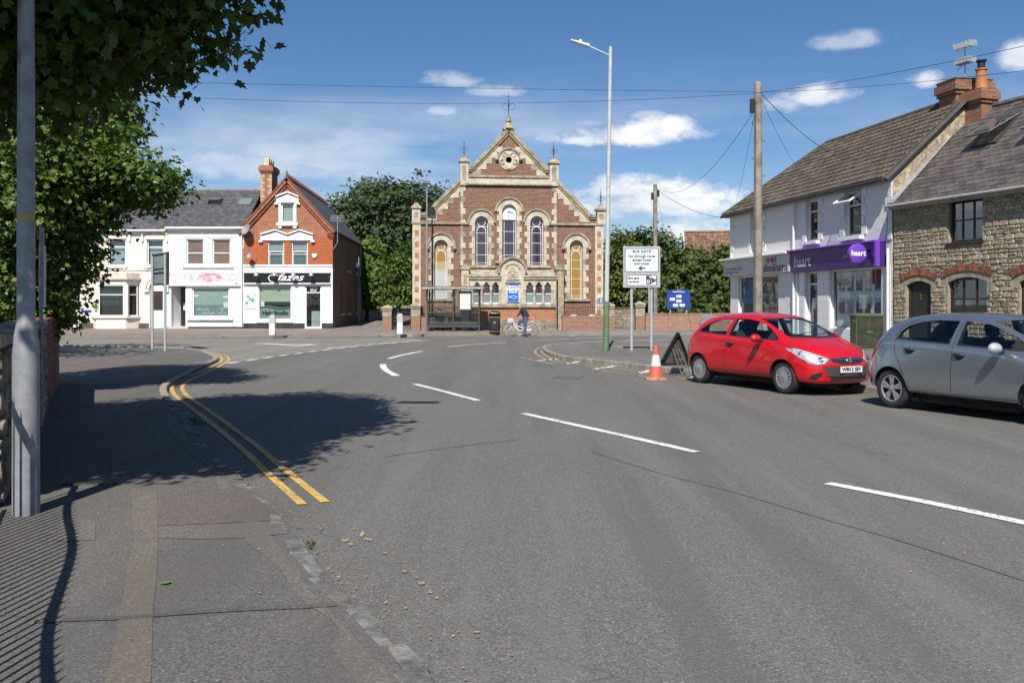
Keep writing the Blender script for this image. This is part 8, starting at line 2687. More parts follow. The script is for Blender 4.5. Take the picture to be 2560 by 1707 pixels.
# weeds at the kerb
for i, (px, py) in enumerate(((484, 1052), (495, 1062), (760, 1372))):
 x, y = G(px, py)
 pts = np.array([[x, y, .02]]) + rng.normal(size=(40, 3)) * np.array([.04, .04, .0])
 pts[:, 2] = rng.uniform(.01, .05, 40)
 outs = rng.normal(size=(40, 3))
 wd = leaves_object('weed', pts, leaf_frames(pts, outs, rng, .035, up=.3), ov, M_con, None, None)
 tag(wd, ['green weed tuft at the kerb by the yellow lines', 'small weed tuft just nearer than the kerb tuft by the yellow lines', 'tiny weed in the worn granite kerb'][i], 'weed')
# ================================================================ PARKED CARS
M_rubber = pm('tyre_rubber', (0.022, 0.022, 0.023), 0.75, 0.2, 20, 0.2, 60)
M_trim = pm('black_trim', (0.02, 0.02, 0.021), 0.5, 0.1, 10)
M_under = pm('underbody', (0.012, 0.012, 0.012), 0.9)
M_chrome = pm('chrome', (0.72, 0.73, 0.75), 0.12, 0.03, 5, metal=1.0)
M_alloy = pm('wheel_silver', (0.52, 0.53, 0.55), 0.32, 0.08, 8, metal=0.75)
M_seat = pm('seat_fabric', (0.03, 0.03, 0.034), 0.9, 0.2, 12)
M_carglass = glass_mat('car_glass', (0.76, 0.83, 0.81), 0.06, 0.01)
M_lens = glass_mat('headlamp_lens', (0.9, 0.92, 0.95), 0.12, 0.02)
M_redlens = pm('red_lens', (0.32, 0.008, 0.02), 0.15, 0.1, 6, coat=0.6)
M_plate = pm('number_plate', (0.74, 0.75, 0.76), 0.35, 0.02)
M_red = None
M_cred = pm('red_car_paint', (0.46, 0.004, 0.008), 0.35, 0.04, 2, coat=0.8, spec=0.4)
M_csil = pm('silver_car_paint', (0.40, 0.425, 0.46), 0.27, 0.05, 2, coat=1.0, metal=0.85)
#        x     zb    W     zs    Wb    zc     Wt    ze
CARST = [(0.00, .36, .60, .56, .58, .60, .36, .585),
         (0.03, .31, .70, .66, .68, .72, .50, .705),
         (0.10, .28, .775, .76, .745, .87, .58, .845),
         (0.20, .27, .815, .90, .770, 1.06, .59, 1.03),
         (0.32, .26, .835, 1.00, .785, 1.22, .585, 1.17),
         (0.46, .255, .845, 1.04, .795, 1.335, .575, 1.27),
         (0.62, .25, .852, 1.05, .80, 1.405, .565, 1.335),
         (0.90, .245, .858, 1.035, .805, 1.455, .565, 1.385),
         (1.40, .24, .860, 1.01, .81, 1.488, .570, 1.412),
         (1.90, .24, .860, .985, .81, 1.482, .572, 1.402),
         (2.25, .24, .860, .968, .81, 1.445, .575, 1.36),
         (2.45, .24, .860, .958, .808, 1.395, .585, 1.305),
         (2.70, .24, .860, .948, .80, 1.29, .615, 1.205),
         (2.95, .24, .860, .938, .795, 1.165, .645, 1.095),
         (3.15, .24, .860, .925, .785, 1.055, .665, 1.005),
         (3.28, .24, .858, .910, .775, .995, .66, .965),
         (3.48, .235, .850, .880, .765, .945, .62, .915),
         (3.66, .225, .835, .835, .745, .885, .58, .862),
         (3.80, .215, .81, .775, .715, .815, .55, .798),
         (3.90, .21, .775, .70, .68, .735, .52, .72),
         (3.96, .23, .72, .63, .62, .66, .46, .65),
         (4.00, .28, .60, .54, .50, .57, .36, .56)]
def smst(a, b, x):
 t_ = min(max((x - a) / (b - a), 0), 1)
 return t_ * t_ * (3 - 2 * t_)
def car_deform(x, y, z):
 q = abs(y) / .86
 fx = x - .30 * smst(3.0, 4.0, x) * q ** 2.4 + .15 * (1 - smst(0, .7, x)) * q ** 2.4
 # slight flare over the wheels
 fl = 0
 for ax in (.68, 3.19):
  d = math.hypot(x - ax, (z - .30) * .9)
  fl = max(fl, 1 - smst(.36, .62, d))
 yy = y * (1 + .022 * fl) if z < .85 else y
 return (fx, yy, z)
def car_ring(s):
 x, zb, W_, zs, Wb, zc, Wt, ze = s
 lo = min(.46, zb + (zs - zb) * .45)
 mi = min(.66, zb + (zs - zb) * .72)
 return [(0, zb), (.6 * W_, zb), (.92 * W_, zb + .012), (.985 * W_, zb + .10 * min(1, (zs - zb) / .5)), (W_, lo), (.997 * W_, mi), (.55 * W_ + .45 * Wb + .01, zs - .05 * min(1, (zs - zb) / .5)), (Wb, zs),
   (Wb * .5 + Wt * .5 + .018, zs * .5 + ze * .5), (Wt, ze), (Wt * .72, ze * .35 + zc * .65), (Wt * .36, ze * .08 + zc * .92), (0, zc)]
def car_body_mesh():
 bm = bmesh.new()
 rings = []
 for s in CARST:
  hr_ = car_ring(s)
  full = [(-y, z) for y, z in hr_[1:-1]][::-1]
  loop = [hr_[0]] + hr_[1:-1] + [hr_[-1]] + full
  rings.append([bm.verts.new(car_deform(s[0], y, z)) for y, z in loop])
 n = len(rings[0])
 for a, b in zip(rings[:-1], rings[1:]):
  for k in range(n):
   bm.faces.new((a[k], b[k], b[(k + 1) % n], a[(k + 1) % n]))
 # caps: rows from side to side
 for rg, xx in ((rings[0], CARST[0]), (rings[-1], CARST[-1])):
  h = 13
  rows = []
  for j in range(1, h - 1):
   rgt, lft = rg[j], rg[n - j]
   cols = [rgt]
   for t_ in (.75, .5, .25):
    y = rgt.co.y * (2 * t_ - 1)
    y = rgt.co.y * (1 - 2 * (1 - t_))
    cols.append(bm.verts.new(car_deform(xx[0] + (.012 if xx[0] > 2 else -.012), y, rgt.co.z)))
   cols.append(lft)
   rows.append(cols)
  for r1, r2 in zip(rows[:-1], rows[1:]):
   for k in range(4):
    f = (r1[k], r1[k + 1], r2[k + 1], r2[k])
    bm.faces.new(f)
  bm.faces.new((rg[0], rows[0][0], rows[0][1], rows[0][2]))
  bm.faces.new((rg[0], rows[0][2], rows[0][3], rows[0][4]))
  bm.faces.new((rg[12], rows[-1][0], rows[-1][1], rows[-1][2]))
  bm.faces.new((rg[12], rows[-1][2], rows[-1][3], rows[-1][4]))
 bmesh.ops.recalc_face_normals(bm, faces=bm.faces)
 me = bpy.data.meshes.new('body')
 bm.to_mesh(me)
 bm.free()
 return me
def evaluated(o):
 dg = bpy.context.evaluated_depsgraph_get()
 return bpy.data.meshes.new_from_object(o.evaluated_get(dg))
def temp(me):
 o = bpy.data.objects.new('tmp', me)
 C.objects.link(o)
 return o
def prism_y(poly, y0, y1):
 return MB().prism(poly, y0, y1)
def prism_x(poly, x0, x1):
 """poly in (y, z), extruded along x"""
 m = MB()
 n = len(poly)
 a = sum(poly[i][0] * poly[(i + 1) % n][1] - poly[(i + 1) % n][0] * poly[i][1] for i in range(n))
 if a < 0:
  poly = poly[::-1]
 vs = [(x1, y, z) for y, z in poly] + [(x0, y, z) for y, z in poly]
 fs = [tuple(range(n)), tuple(range(2 * n - 1, n - 1, -1))] + [(i, i + n, (i + 1) % n + n, (i + 1) % n) for i in range(n)]
 return m.add(vs, fs)
SIDE3 = [[(1.60, 1.03), (2.55, .99), (3.00, .975), (2.90, 1.05), (2.72, 1.15), (2.50, 1.245), (2.25, 1.315), (1.95, 1.352), (1.62, 1.362)],
         [(.60, 1.085), (1.00, 1.06), (1.50, 1.036), (1.52, 1.36), (1.25, 1.348), (1.0, 1.312), (.82, 1.245), (.68, 1.16)]]
SIDE5 = [[(1.86, 1.02), (2.55, .99), (3.00, .975), (2.90, 1.05), (2.72, 1.15), (2.50, 1.245), (2.25, 1.315), (2.05, 1.343), (1.86, 1.352)],
         [(.76, 1.075), (1.2, 1.05), (1.73, 1.028), (1.76, 1.356), (1.4, 1.362), (1.1, 1.335), (.88, 1.27), (.77, 1.17)]]
WSCREEN = [(-.60, 1.045), (0, 1.035), (.60, 1.045), (.585, 1.16), (.555, 1.28), (.525, 1.365), (0, 1.385), (-.525, 1.365), (-.555, 1.28), (-.585, 1.16)]
RWIN = [(-.52, 1.06), (.52, 1.06), (.50, 1.30), (0, 1.33), (-.50, 1.30)]
def make_car(name, label, paint, five, plate_txt):
 root = thing(name, label, 'car')
 o = temp(car_body_mesh())
 md = o.modifiers.new('s', 'SUBSURF')
 md.levels = md.render_levels = 2
 base = evaluated(o)
 bpy.data.objects.remove(o)
 bm = bmesh.new()
 bm.from_mesh(base)
 bvh = BVHTree.FromBMesh(bm)
 bm.free()
 base.materials.clear()
 base.materials.append(paint)
 base.materials.append(M_trim)
 # --- cutters
 cut = MB()
 body = temp(base)
 cutters = []
 def cutter(mb):
  me = mb.mesh('cut')
  me.materials.append(paint)
  me.materials.append(M_trim)
  me.polygons.foreach_set('material_index', [1] * len(me.polygons))
  bmx = bmesh.new(); bmx.from_mesh(me); bmesh.ops.recalc_face_normals(bmx, faces=bmx.faces); bmx.to_mesh(me); bmx.free()
  c = temp(me)
  cutters.append(c)
  md = body.modifiers.new('b', 'BOOLEAN')
  md.operation = 'DIFFERENCE'
  md.solver = 'EXACT'
  md.object = c
  try:
   md.material_mode = 'TRANSFER'
  except Exception:
   pass
 cab = []
 st = [s for s in CARST if .55 < s[0] < 3.0]
 for s in st:
  x, zb, W_, zs, Wb, zc, Wt, ze = s
  if x > 2.6:
   zc, ze = zc - .02, ze - .01
  q = [(-.70, .36), (.70, .36), (.76, .62), (Wb - .06, zs), (Wt - .045, ze - .045), (Wt * .5, zc - .05), (-Wt * .5, zc - .05), (-Wt + .045, ze - .045), (-Wb + .06, zs), (-.76, .62)]
  cab.append([(x, y, z) for y, z in q])
 cutter(loft(cab))
 for poly in (SIDE5 if five else SIDE3):
  cutter(prism_y(poly, -1.2, 1.2))
 cutter(prism_x(WSCREEN, 2.0, 4.3))
 cutter(prism_x(RWIN, -.5, 1.0))
 for ax in (.68, 3.19):
  for s in (-1, 1):
   cutter(MB().lathe([(.335, .50 if s > 0 else -1.2), (.335, 1.2 if s > 0 else -.50)], 36, (ax, 0, .315), 'y'))
 fin = evaluated(body)
 for c in cutters:
  bpy.data.objects.remove(c)
 bpy.data.objects.remove(body)
 fin.name = 'body'
 fin.shade_smooth()
 fin.set_sharp_from_angle(angle=R(32))
 bo = bpy.data.objects.new('body', fin)
 C.objects.link(bo)
 bo.parent = root
 # --- patches that follow the body surface
 def patch(poly, axis, off, name, mat, parent, sgn=1, step=.06, thick=0.0):
  """poly in (x, z) for axis y or (y, z) for axis x, projected on the body"""
  xs, zs = [p[0] for p in poly], [p[1] for p in poly]
  dense = []
  for a, b in zip(poly, poly[1:] + poly[:1]):
   n = max(1, int(math.hypot(b[0] - a[0], b[1] - a[1]) / step))
   dense += [(a[0] + (b[0] - a[0]) * i / n, a[1] + (b[1] - a[1]) * i / n) for i in range(n)]
  ext = [(x, z) for x in np.arange(min(xs) + step / 2, max(xs), step) for z in np.arange(min(zs) + step / 2, max(zs), step)]
  vs, tr = cdt(dense, (), ext)
  V = []
  for (u, v) in vs:
   if axis == 'y':
    o_, d_ = Vector((u, sgn * 2, v)), Vector((0, -sgn, 0))
   else:
    o_, d_ = Vector((2 + sgn * 4, u, v)), Vector((-sgn, 0, 0))
   hit = bvh.ray_cast(o_, d_)
   if hit[0] is None:
    nr = bvh.find_nearest(Vector((u, sgn * .7, v)) if axis == 'y' else Vector((2 + sgn * 1.6, u, v)))
    p, nn = nr[0], nr[1]
   else:
    p, nn = hit[0], hit[1]
   if nn.dot(d_) > 0:
    nn = -nn
   V.append(tuple(p + nn * off))
  return MB().add(V, tr).build(name, mat, parent, smooth=True, recalc=True)
 def stripe(pts, w, mat, sgn, name='shut_line', off=.0015, axis='y'):
  L_, R_ = [], []
  pth = resample([Vector(p) for p in pts], .05)
  a, b = offset_path(pth, -w / 2), offset_path(pth, w / 2)
  poly = [tuple(p) for p in a] + [tuple(p) for p in b[::-1]]
  V = []
  for p in a + b:
   if axis == 'y':
    h = bvh.ray_cast(Vector((p.x, sgn * 2, p.y)), Vector((0, -sgn, 0)))
   else:
    h = bvh.ray_cast(Vector((2 + sgn * 4, p.x, p.y)), Vector((-sgn, 0, 0)))
   q = h[0] + h[1] * off if h[0] is not None else Vector((p.x, sgn * .8, p.y))
   V.append(tuple(q))
  n = len(a)
  MB().add(V, [(i, i + 1, i + 1 + n, i + n) for i in range(n - 1)]).build(name, mat, bo, recalc=True)
 def grow(poly, d):
  cx, cz = sum(p[0] for p in poly) / len(poly), sum(p[1] for p in poly) / len(poly)
  return [(x + (x - cx) * d, z + (z - cz) * d) for x, z in poly]
 for s in (-1, 1):
  for poly in (SIDE5 if five else SIDE3):
   g = patch(grow(poly, .012), 'y', -.006, 'side_window', M_carglass, root, s)
   # black seal along the bottom edge
   stripe([poly[0], poly[1], poly[2]], .022, M_trim, s, 'window_seal')
  q = [(2.70, .985), (2.985, .975), (2.72, 1.15)]
  patch(q, 'y', -.003, 'quarter_light', M_trim, root, s)
 patch(grow(WSCREEN, .015), 'x', -.006, 'windscreen', M_carglass, root, 1, .08)
 patch(grow(RWIN, .02), 'x', -.006, 'rear_window', M_carglass, root, -1, .08)
 edge = WSCREEN[:3]
 stripe([(y, z - .005) for y, z in edge], .03, M_trim, 1, 'scuttle', .004, 'x')
 # --- doors: shut lines and handles
 M_line = M_trim
 for s in (-1, 1):
  if five:
   ln = [[(1.795, .30), (1.80, .70), (1.80, 1.02), (1.82, 1.36)], [(2.93, .32), (2.965, .60), (2.97, .95)], [(1.0, .42), (.95, .55), (.86, .72), (.77, .86), (.76, 1.02), (.72, 1.16), (.80, 1.29), (1.0, 1.375)], [(1.0, .40), (1.1, .305), (1.79, .30), (2.93, .315)]]
  else:
   ln = [[(1.50, .32), (1.53, .55), (1.54, 1.02), (1.57, 1.37)], [(2.93, .32), (2.965, .60), (2.97, .95)], [(1.50, .31), (2.2, .305), (2.93, .315)]]
  ln.append([(3.0, .93), (3.3, .88), (3.55, .83)])
  for l in ln:
   stripe(l, .009, M_line, s)
  for hx in ((1.93, 1.05) if five else (1.70,)):
   hz_ = .865 if hx > 1.5 else .905
   h = bvh.ray_cast(Vector((hx, s * 2, hz_)), Vector((0, -s, 0)))[0]
   patch([(hx - .075 + .075 * math.cos(t_) * 1.0 + .075, hz_ - .01 + .045 * math.sin(t_)) for t_ in np.linspace(0, 6.28, 13)[:-1]], 'y', .002, 'handle_cup', M_trim, root, s, .03)
   MB().tube([(hx - .10, h.y + s * .005, hz_ + .012), (hx - .05, h.y + s * .035, hz_ + .02), (hx + .05, h.y + s * .035, hz_ + .016), (hx + .10, h.y + s * .005, hz_ + .008)], [.012, .018, .018, .012], 8).build('door_handle', M_trim, root, smooth=True)
  # mirror
  m_ = MB()
  n1, n2 = 14, 9
  vs = []
  for i in range(n2):
   ph = math.pi * i / (n2 - 1)
   for k in range(n1):
    t_ = 2 * math.pi * k / n1
    vx = .075 * math.cos(ph)
    rr_ = math.sin(ph)
    vs.append((2.60 + vx * (1.25 if vx > 0 else .35), s * (.985 + .125 * rr_ * math.cos(t_)), 1.005 + .082 * rr_ * math.sin(t_)))
  fs = [(i * n1 + k, i * n1 + (k + 1) % n1, (i + 1) * n1 + (k + 1) % n1, (i + 1) * n1 + k) for i in range(n2 - 1) for k in range(n1)]
  mr = m_.add(vs, fs).build('door_mirror', paint if not five else pm('white_mirror_cap', (0.55, 0.57, 0.6), 0.25, 0.03, 3, coat=1.0, metal=.4), root, smooth=True, recalc=True)
  MB().tube([(2.62, s * .80, .955), (2.61, s * .90, .955)], .022, 8).build('mirror_arm', M_trim, mr)
  # wheel-arch lip
  for ax in (.68, 3.19):
   arc = [(ax + .345 * math.cos(R(a)), .315 + .345 * math.sin(R(a))) for a in range(-8, 189, 14)]
   stripe(arc, .022, paint, s, 'arch_lip', .007)
 # --- wheels
 for ax in (.68, 3.19):
  for s in (-1, 1):
   w = bpy.data.objects.new('wheel', None)
   C.objects.link(w)
   w.parent = root
   w.location = (ax, s * .735, .303)
   w.rotation_euler = (0, 0, 0 if s < 0 else math.pi)
   w.empty_display_size = .1
   prof = [(.20, -.085), (.225, -.095), (.262, -.098), (.290, -.085), (.302, -.06), (.303, 0), (.302, .06), (.290, .085), (.262, .098), (.20, .09)]
   MB().lathe(prof, 40, axis='y', cap=False).build('tyre', M_rubber, w, smooth=40)
   MB().lathe([(.0, -.045), (.198, -.045), (.205, -.05)], 30, axis='y', cap=False).build('rim_back', M_under, w)
   ri = MB().lathe([(.205, -.088), (.196, -.092), (.186, -.085), (.182, -.06)], 36, axis='y', cap=False)
   if five:
    for k in range(5):
     for dd in (-9.5, 9.5):
      a0, a1 = R(72 * k + 90 + dd * .75), R(72 * k + 90 + dd)
      tx, tz = -math.sin(a1), math.cos(a1)
      p0 = (.045 * math.cos(a0), .045 * math.sin(a0))
      p1 = (.19 * math.cos(a1), .19 * math.sin(a1))
      w0, w1 = .014, .021
      q = [(p0[0] - tx * w0, p0[1] - tz * w0), (p1[0] - tx * w1, p1[1] - tz * w1), (p1[0] + tx * w1, p1[1] + tz * w1), (p0[0] + tx * w0, p0[1] + tz * w0)]
      ri.prism(q, -.082, -.055)
    ri.lathe([(.0, -.088), (.03, -.088), (.052, -.08), (.055, -.055)], 16, axis='y', cap=False)
   else:
    for k in range(15):
     a = R(24 * k)
     tx, tz = -math.sin(a), math.cos(a)
     p0 = (.085 * math.cos(a), .085 * math.sin(a))
     p1 = (.185 * math.cos(a), .185 * math.sin(a))
     w0, w1 = .013, .024
     ri.prism([(p0[0] - tx * w0, p0[1] - tz * w0), (p1[0] - tx * w1, p1[1] - tz * w1), (p1[0] + tx * w1, p1[1] + tz * w1), (p0[0] + tx * w0, p0[1] + tz * w0)], -.086, -.06)
    ri.lathe([(.0, -.100), (.03, -.099), (.075, -.094), (.10, -.086), (.10, -.06)], 24, axis='y', cap=False)
   ri.build('rim', M_alloy, w, smooth=30)
   MB().lathe([(0, -.104), (.022, -.1035), (.026, -.098)], 12, axis='y', cap=False).build('hub_badge', M_chrome, w)
 # --- front end
 band = [(-.50, .415), (-.47, .37), (.47, .37), (.50, .415), (.52, .545), (.30, .535), (-.30, .535), (-.52, .545)]
 patch(band, 'x', .004, 'bumper_band', pm('dark_grey_bumper', (0.045, 0.045, 0.048), 0.5, 0.1), root, 1, .06)
 lower = [(-.47, .365), (-.40, .275), (.40, .275), (.47, .365)]
 lg = patch(lower, 'x', .005, 'lower_grille', M_under, root, 1, .06)
 for zz in (.30, .325, .35):
  stripe([(-.42, zz), (0, zz - .004), (.42, zz)], .008, M_trim, 1, 'grille_bar', .012, 'x')
 up = [(-.385, .685), (-.36, .615), (-.20, .572), (.20, .572), (.36, .615), (.385, .685), (0, .695)]
 patch(up, 'x', .003, 'upper_grille', M_under, root, 1, .05)
 for zz, hw3 in ((.595, .24), (.62, .33)):
  stripe([(-hw3, zz + .008), (0, zz), (hw3, zz + .008)], .008, M_trim, 1, 'grille_bar', .008, 'x')
 stripe([(-.385, .668), (-.2, .655), (0, .650), (.2, .655), (.385, .668)], .036, M_chrome, 1, 'chrome_bar', .014, 'x')
 nose = bvh.ray_cast(Vector((6, 0, .648)), Vector((-1, 0, 0)))[0]
 bd = MB().lathe([(.0, .016), (.040, .014), (.044, .022), (.053, .018), (.056, 0)], 24, axis='x', cap=False)
 bd = bd.build('badge', M_chrome, root, smooth=30)
 bd.location = (nose.x + .012, 0, .648)
 MB().tube([(.018, -.02, -.02), (.022, .0, .022), (.018, .018, .0), (.018, .006, -.026)], .006, 5).build('badge_figure', M_trim, bd)
 for s in (-1, 1):
  fg = [(s * .545, .445), (s * .56, .36), (s * .66, .29), (s * .735, .315), (s * .70, .39)]
  patch(fg, 'x', .003, 'fog_recess', M_under, root, 1, .04)
  for k in range(3):
   stripe([(s * .57, .42 - k * .035), (s * .70, .39 - k * .035)] if s > 0 else [(s * .70, .39 - k * .035), (s * .57, .42 - k * .035)], .008, M_trim, 1, 'fog_bar', .008, 'x')
  hl_ = [(s * .405, .665), (s * .49, .60), (s * .62, .572), (s * .735, .605), (s * .80, .70), (s * .826, .80), (s * .822, .845), (s * .775, .848), (s * .68, .80), (s * .55, .735)]
  hp = patch(hl_, 'x', .002, 'headlight', pm('headlamp_reflector', (0.74, 0.75, 0.76), 0.3, 0.25, 18, metal=0.35), root, 1, .025)
  for (cy_, cz_, r_) in ((.55, .655, .046), (.665, .68, .06), (.765, .765, .034)):
   h = bvh.ray_cast(Vector((6, s * cy_, cz_)), Vector((-1, 0, 0)))
   if h[0] is not None:
    b_ = MB().lathe([(r_ * .25, .004), (r_ * .5, .001), (r_, .010), (r_ * 1.12, .008), (r_ * 1.15, .0)], 18, axis='x', cap=False).build('bulb_bowl', M_chrome, hp, smooth=40)
    b_.location = h[0] + h[1] * .002
    b_.rotation_euler = h[1].to_track_quat('X', 'Z').to_euler()
    MB().lathe([(0, .006), (r_ * .3, .004)], 10, axis='x', cap=False).build('bulb', M_under, b_)
  patch(hl_, 'x', .014, 'lens', M_lens, hp, 1, .025)
  stripe([(s * .41, .655), (s * .50, .59), (s * .63, .562), (s * .745, .60)] if s > 0 else [(s * .745, .60), (s * .63, .562), (s * .50, .59), (s * .41, .655)], .012, M_chrome, 1, 'lamp_edge', .004, 'x')
  # tail lamps on the rear corners
  tl_ = [(.20, .78), (.28, .76), (.40, .90), (.47, 1.03), (.43, 1.06), (.34, .985), (.24, .88)]
  patch(tl_, 'y', .004, 'tail_light', M_redlens, root, s, .04)
  patch([(s * .62, .80), (s * .74, .78), (s * .755, .95), (s * .69, 1.0), (s * .61, .92)], 'x', .004, 'tail_light', M_redlens, root, -1, .04)
 fx = bvh.ray_cast(Vector((6, 0, .47)), Vector((-1, 0, 0)))[0].x
 npl = MB().box(fx + .012, fx + .022, -.26, .26, .425, .535).build('number_plate', M_plate, root, bevel=.004)
 if plate_txt:
  text_obj(plate_txt, .098, M_ktext, npl, loc=(fx + .0235, 0, .48), rot=(R(90), 0, R(90)), bold=.004, sx=.98, ext=.001)
 if five:
  fc = bvh.ray_cast(Vector((.50, -2, .87)), Vector((0, 1, 0)))
  ring_ = [(.50 + .075 * math.cos(a), .87 + .075 * math.sin(a)) for a in np.linspace(0, 2 * math.pi, 25)]
  stripe(ring_, .006, M_trim, -1, 'fuel_flap')
 rx = bvh.ray_cast(Vector((-4, 0, .75)), Vector((1, 0, 0)))
 # wipers
 for y0, y1 in ((-.10, .48), (-.55, -.05)):
  pts = []
  for k in range(6):
   y = y0 + (y1 - y0) * k / 5
   z = 1.05 + .012 * k
   h = bvh.ray_cast(Vector((6, y, z)), Vector((-1, 0, 0)))
   pts.append(h[0] + h[1] * .012)
  MB().tube(pts, .008, 5).build('wiper', M_trim, root)
 # underside and cabin
 MB().box(.35, 3.65, -.60, .60, .17, .262).build('underbody', M_under, root)
 MB().box(2.62, 3.05, -.70, .70, .55, .93).build('dashboard', M_trim, root, bevel=.05)
 for (sx_, sy_) in ((1.75, .36), (1.75, -.36)):
  seat = MB().box(sx_ - .05, sx_ + .48, sy_ - .24, sy_ + .24, .37, .58).build('seat', M_seat, root, bevel=.05)
  b_ = MB().box(-.07, .07, -.23, .23, 0, .62).build('backrest', M_seat, seat, bevel=.06)
  b_.location = (sx_, sy_, .52)
  b_.rotation_euler = (0, R(-18), 0)
  h_ = MB().box(-.05, .05, -.13, .13, .66, .86).build('headrest', M_seat, seat, bevel=.045)
  h_.location = (sx_ + .02, sy_, .48)
  h_.rotation_euler = (0, R(-16), 0)
 seat = MB().box(.75, 1.2, -.6, .6, .37, .58).build('rear_seat', M_seat, root, bevel=.05)
 b_ = MB().box(-.07, .07, -.6, .6, 0, .58).build('rear_backrest', M_seat, seat, bevel=.05)
 b_.location = (.76, 0, .5)
 b_.rotation_euler = (0, R(-16), 0)
 st_ = MB().lathe([(.165, -.012), (.178, 0), (.165, .012), (.152, 0), (.165, -.012)], 24, axis='x', cap=False).box(-.01, .01, -.16, .16, -.02, .02).build('steering_wheel', M_trim, root, smooth=40)
 st_.location = (2.42, -.36, .90)
 st_.rotation_euler = (0, R(25), 0)
 mi_ = MB().box(2.36, 2.40, -.11, .11, 1.27, 1.33).build('rear_view_mirror', M_trim, root, bevel=.012)
 return root
def park(root, P_, h, x_ref, side=-.735):
 """put the car so that the ground point under (x_ref, side) is P_, nose along h"""
 h = Vector(h).normalized()
 lft = Vector((-h.y, h.x))
 o = Vector(P_) - h * x_ref - lft * side
 root.location = (o.x, o.y, 0)
 root.rotation_euler = (0, 0, math.atan2(h.y, h.x))
red = make_car('parked_car', 'small red three-door hatchback parked facing right, number plate WM12 SBV', M_cred, False, 'WM12 SBV')
f_, r_ = Vector(G(1959, 983)), Vector(G(1764, 958))
park(red, (f_ + r_) / 2, f_ - r_, 1.935)
sil = make_car('parked_car', 'silver-grey five-door hatchback parked at the right edge, cut off by the frame', M_csil, True, '')
park(sil, G(2238, 1019), (math.sin(R(25)), -math.cos(R(25))), .68)
for c_ in (red, sil):
 c_['group'] = 'cars parked along the kerb'
sil.scale = (1, 1, 1.03)
# ================================================================ PEOPLE AND BICYCLE
def figure(name, parent, joints, edges, zones, mats, fingers=(), extra=()):
 """one continuous body: skin surface grown on the joints; zones maps an edge to a material index"""
 ids = list(joints)
 me = bpy.data.meshes.new('sk')
 me.from_pydata([joints[k][0] for k in ids], [(ids.index(a), ids.index(b)) for a, b in edges], [])
 o = temp(me)
 sk = o.modifiers.new('skin', 'SKIN')
 sk.use_smooth_shade = True
 lay = me.skin_vertices[0].data if me.skin_vertices else None
 if lay is None:
  bm = bmesh.new(); bm.from_mesh(me); bm.verts.layers.skin.verify(); bm.to_mesh(me); bm.free()
  lay = me.skin_vertices[0].data
 for i, k in enumerate(ids):
  r = joints[k][1]
  lay[i].radius = r if isinstance(r, tuple) else (r, r)
  lay[i].use_root = (k == 'pelvis')
 sb = o.modifiers.new('sub', 'SUBSURF')
 sb.levels = sb.render_levels = 2
 body = evaluated(o)
 bpy.data.objects.remove(o)
 mb = MB()
 mb.add([tuple(v.co) for v in body.vertices], [tuple(p.vertices) for p in body.polygons])
 nb = len(mb.f)
 for pts, r in fingers:
  mb.tube(pts, [r, r * .95, r * .8, r * .4][:len(pts)], 6)
 for ctr, rad in extra:
  n1, n2 = 8, 6
  vs = [(ctr[0] + rad[0] * math.sin(math.pi * i / n2) * math.cos(6.283 * k / n1), ctr[1] + rad[1] * math.sin(math.pi * i / n2) * math.sin(6.283 * k / n1), ctr[2] + rad[2] * math.cos(math.pi * i / n2)) for i in range(n2 + 1) for k in range(n1)]
  mb.add(vs, [(i * n1 + k, (i + 1) * n1 + k, (i + 1) * n1 + (k + 1) % n1, i * n1 + (k + 1) % n1) for i in range(n2) for k in range(n1)])
 me = mb.mesh(name)
 for m in mats:
  me.materials.append(m)
 segs = [(Vector(joints[a][0]), Vector(joints[b][0]), zones.get((a, b), 0)) for a, b in edges]
 for i, p in enumerate(me.polygons):
  if i >= nb:
   p.material_index = 0
   continue
  c = Vector(p.center)
  best = None
  for a, b, z in segs:
   ab = b - a
   t_ = max(0, min(1, (c - a).dot(ab) / max(1e-9, ab.length_squared)))
   d = (c - a.lerp(b, t_)).length
   if best is None or d < best[0]:
    best = (d, z)
  p.material_index = best[1]
 return link(name, me, None, parent, True)
def hand(w, d, side, curl=.5, L_=.085):
 """four fingers and a thumb from wrist w along direction d"""
 w, d = Vector(w), Vector(d).normalized()
 s = Vector(side).normalized()
 n = d.cross(s).normalized()
 out = []
 for k, (o_, l) in enumerate(((-.028, .8), (-.01, .95), (.01, 1.0), (.028, .88))):
  p = w + d * .075 + s * o_
  e = [p, p + d * L_ * l * .4, p + d * L_ * l * .65 - n * L_ * .35 * curl, p + d * L_ * l * .7 - n * L_ * .7 * curl]
  out.append((e, .0085))
 p = w + d * .03 + s * .035
 out.append(([p, p + d * .03 + s * .02, p + d * .055 + s * .02 - n * .02, p + d * .065 + s * .012 - n * .035], .0095))
 return out
M_skin = pm('skin', (0.50, 0.29, 0.20), 0.55, 0.08, 12)
M_navy = pm('navy_jacket', (0.012, 0.016, 0.045), 0.85, 0.2, 14, 0.3, 50)
M_jean = pm('blue_jeans', (0.055, 0.11, 0.24), 0.85, 0.25, 12, 0.3, 60)
M_shoe = pm('dark_shoe', (0.05, 0.025, 0.03), 0.6, 0.2, 20)
M_blond = pm('blond_hair', (0.42, 0.28, 0.12), 0.6, 0.3, 30)
M_bw = pm('white_bike_paint', (0.72, 0.71, 0.72), 0.35, 0.05)
M_bk2 = pm('bike_black', (0.02, 0.02, 0.022), 0.5, 0.1)
RX, RY = kf(1328.5, 45.5)
bk = thing('bicycle', 'white step-through bicycle with front basket at the kerb before the chapel', 'bicycle', (RX, 45.5, 0), math.pi)
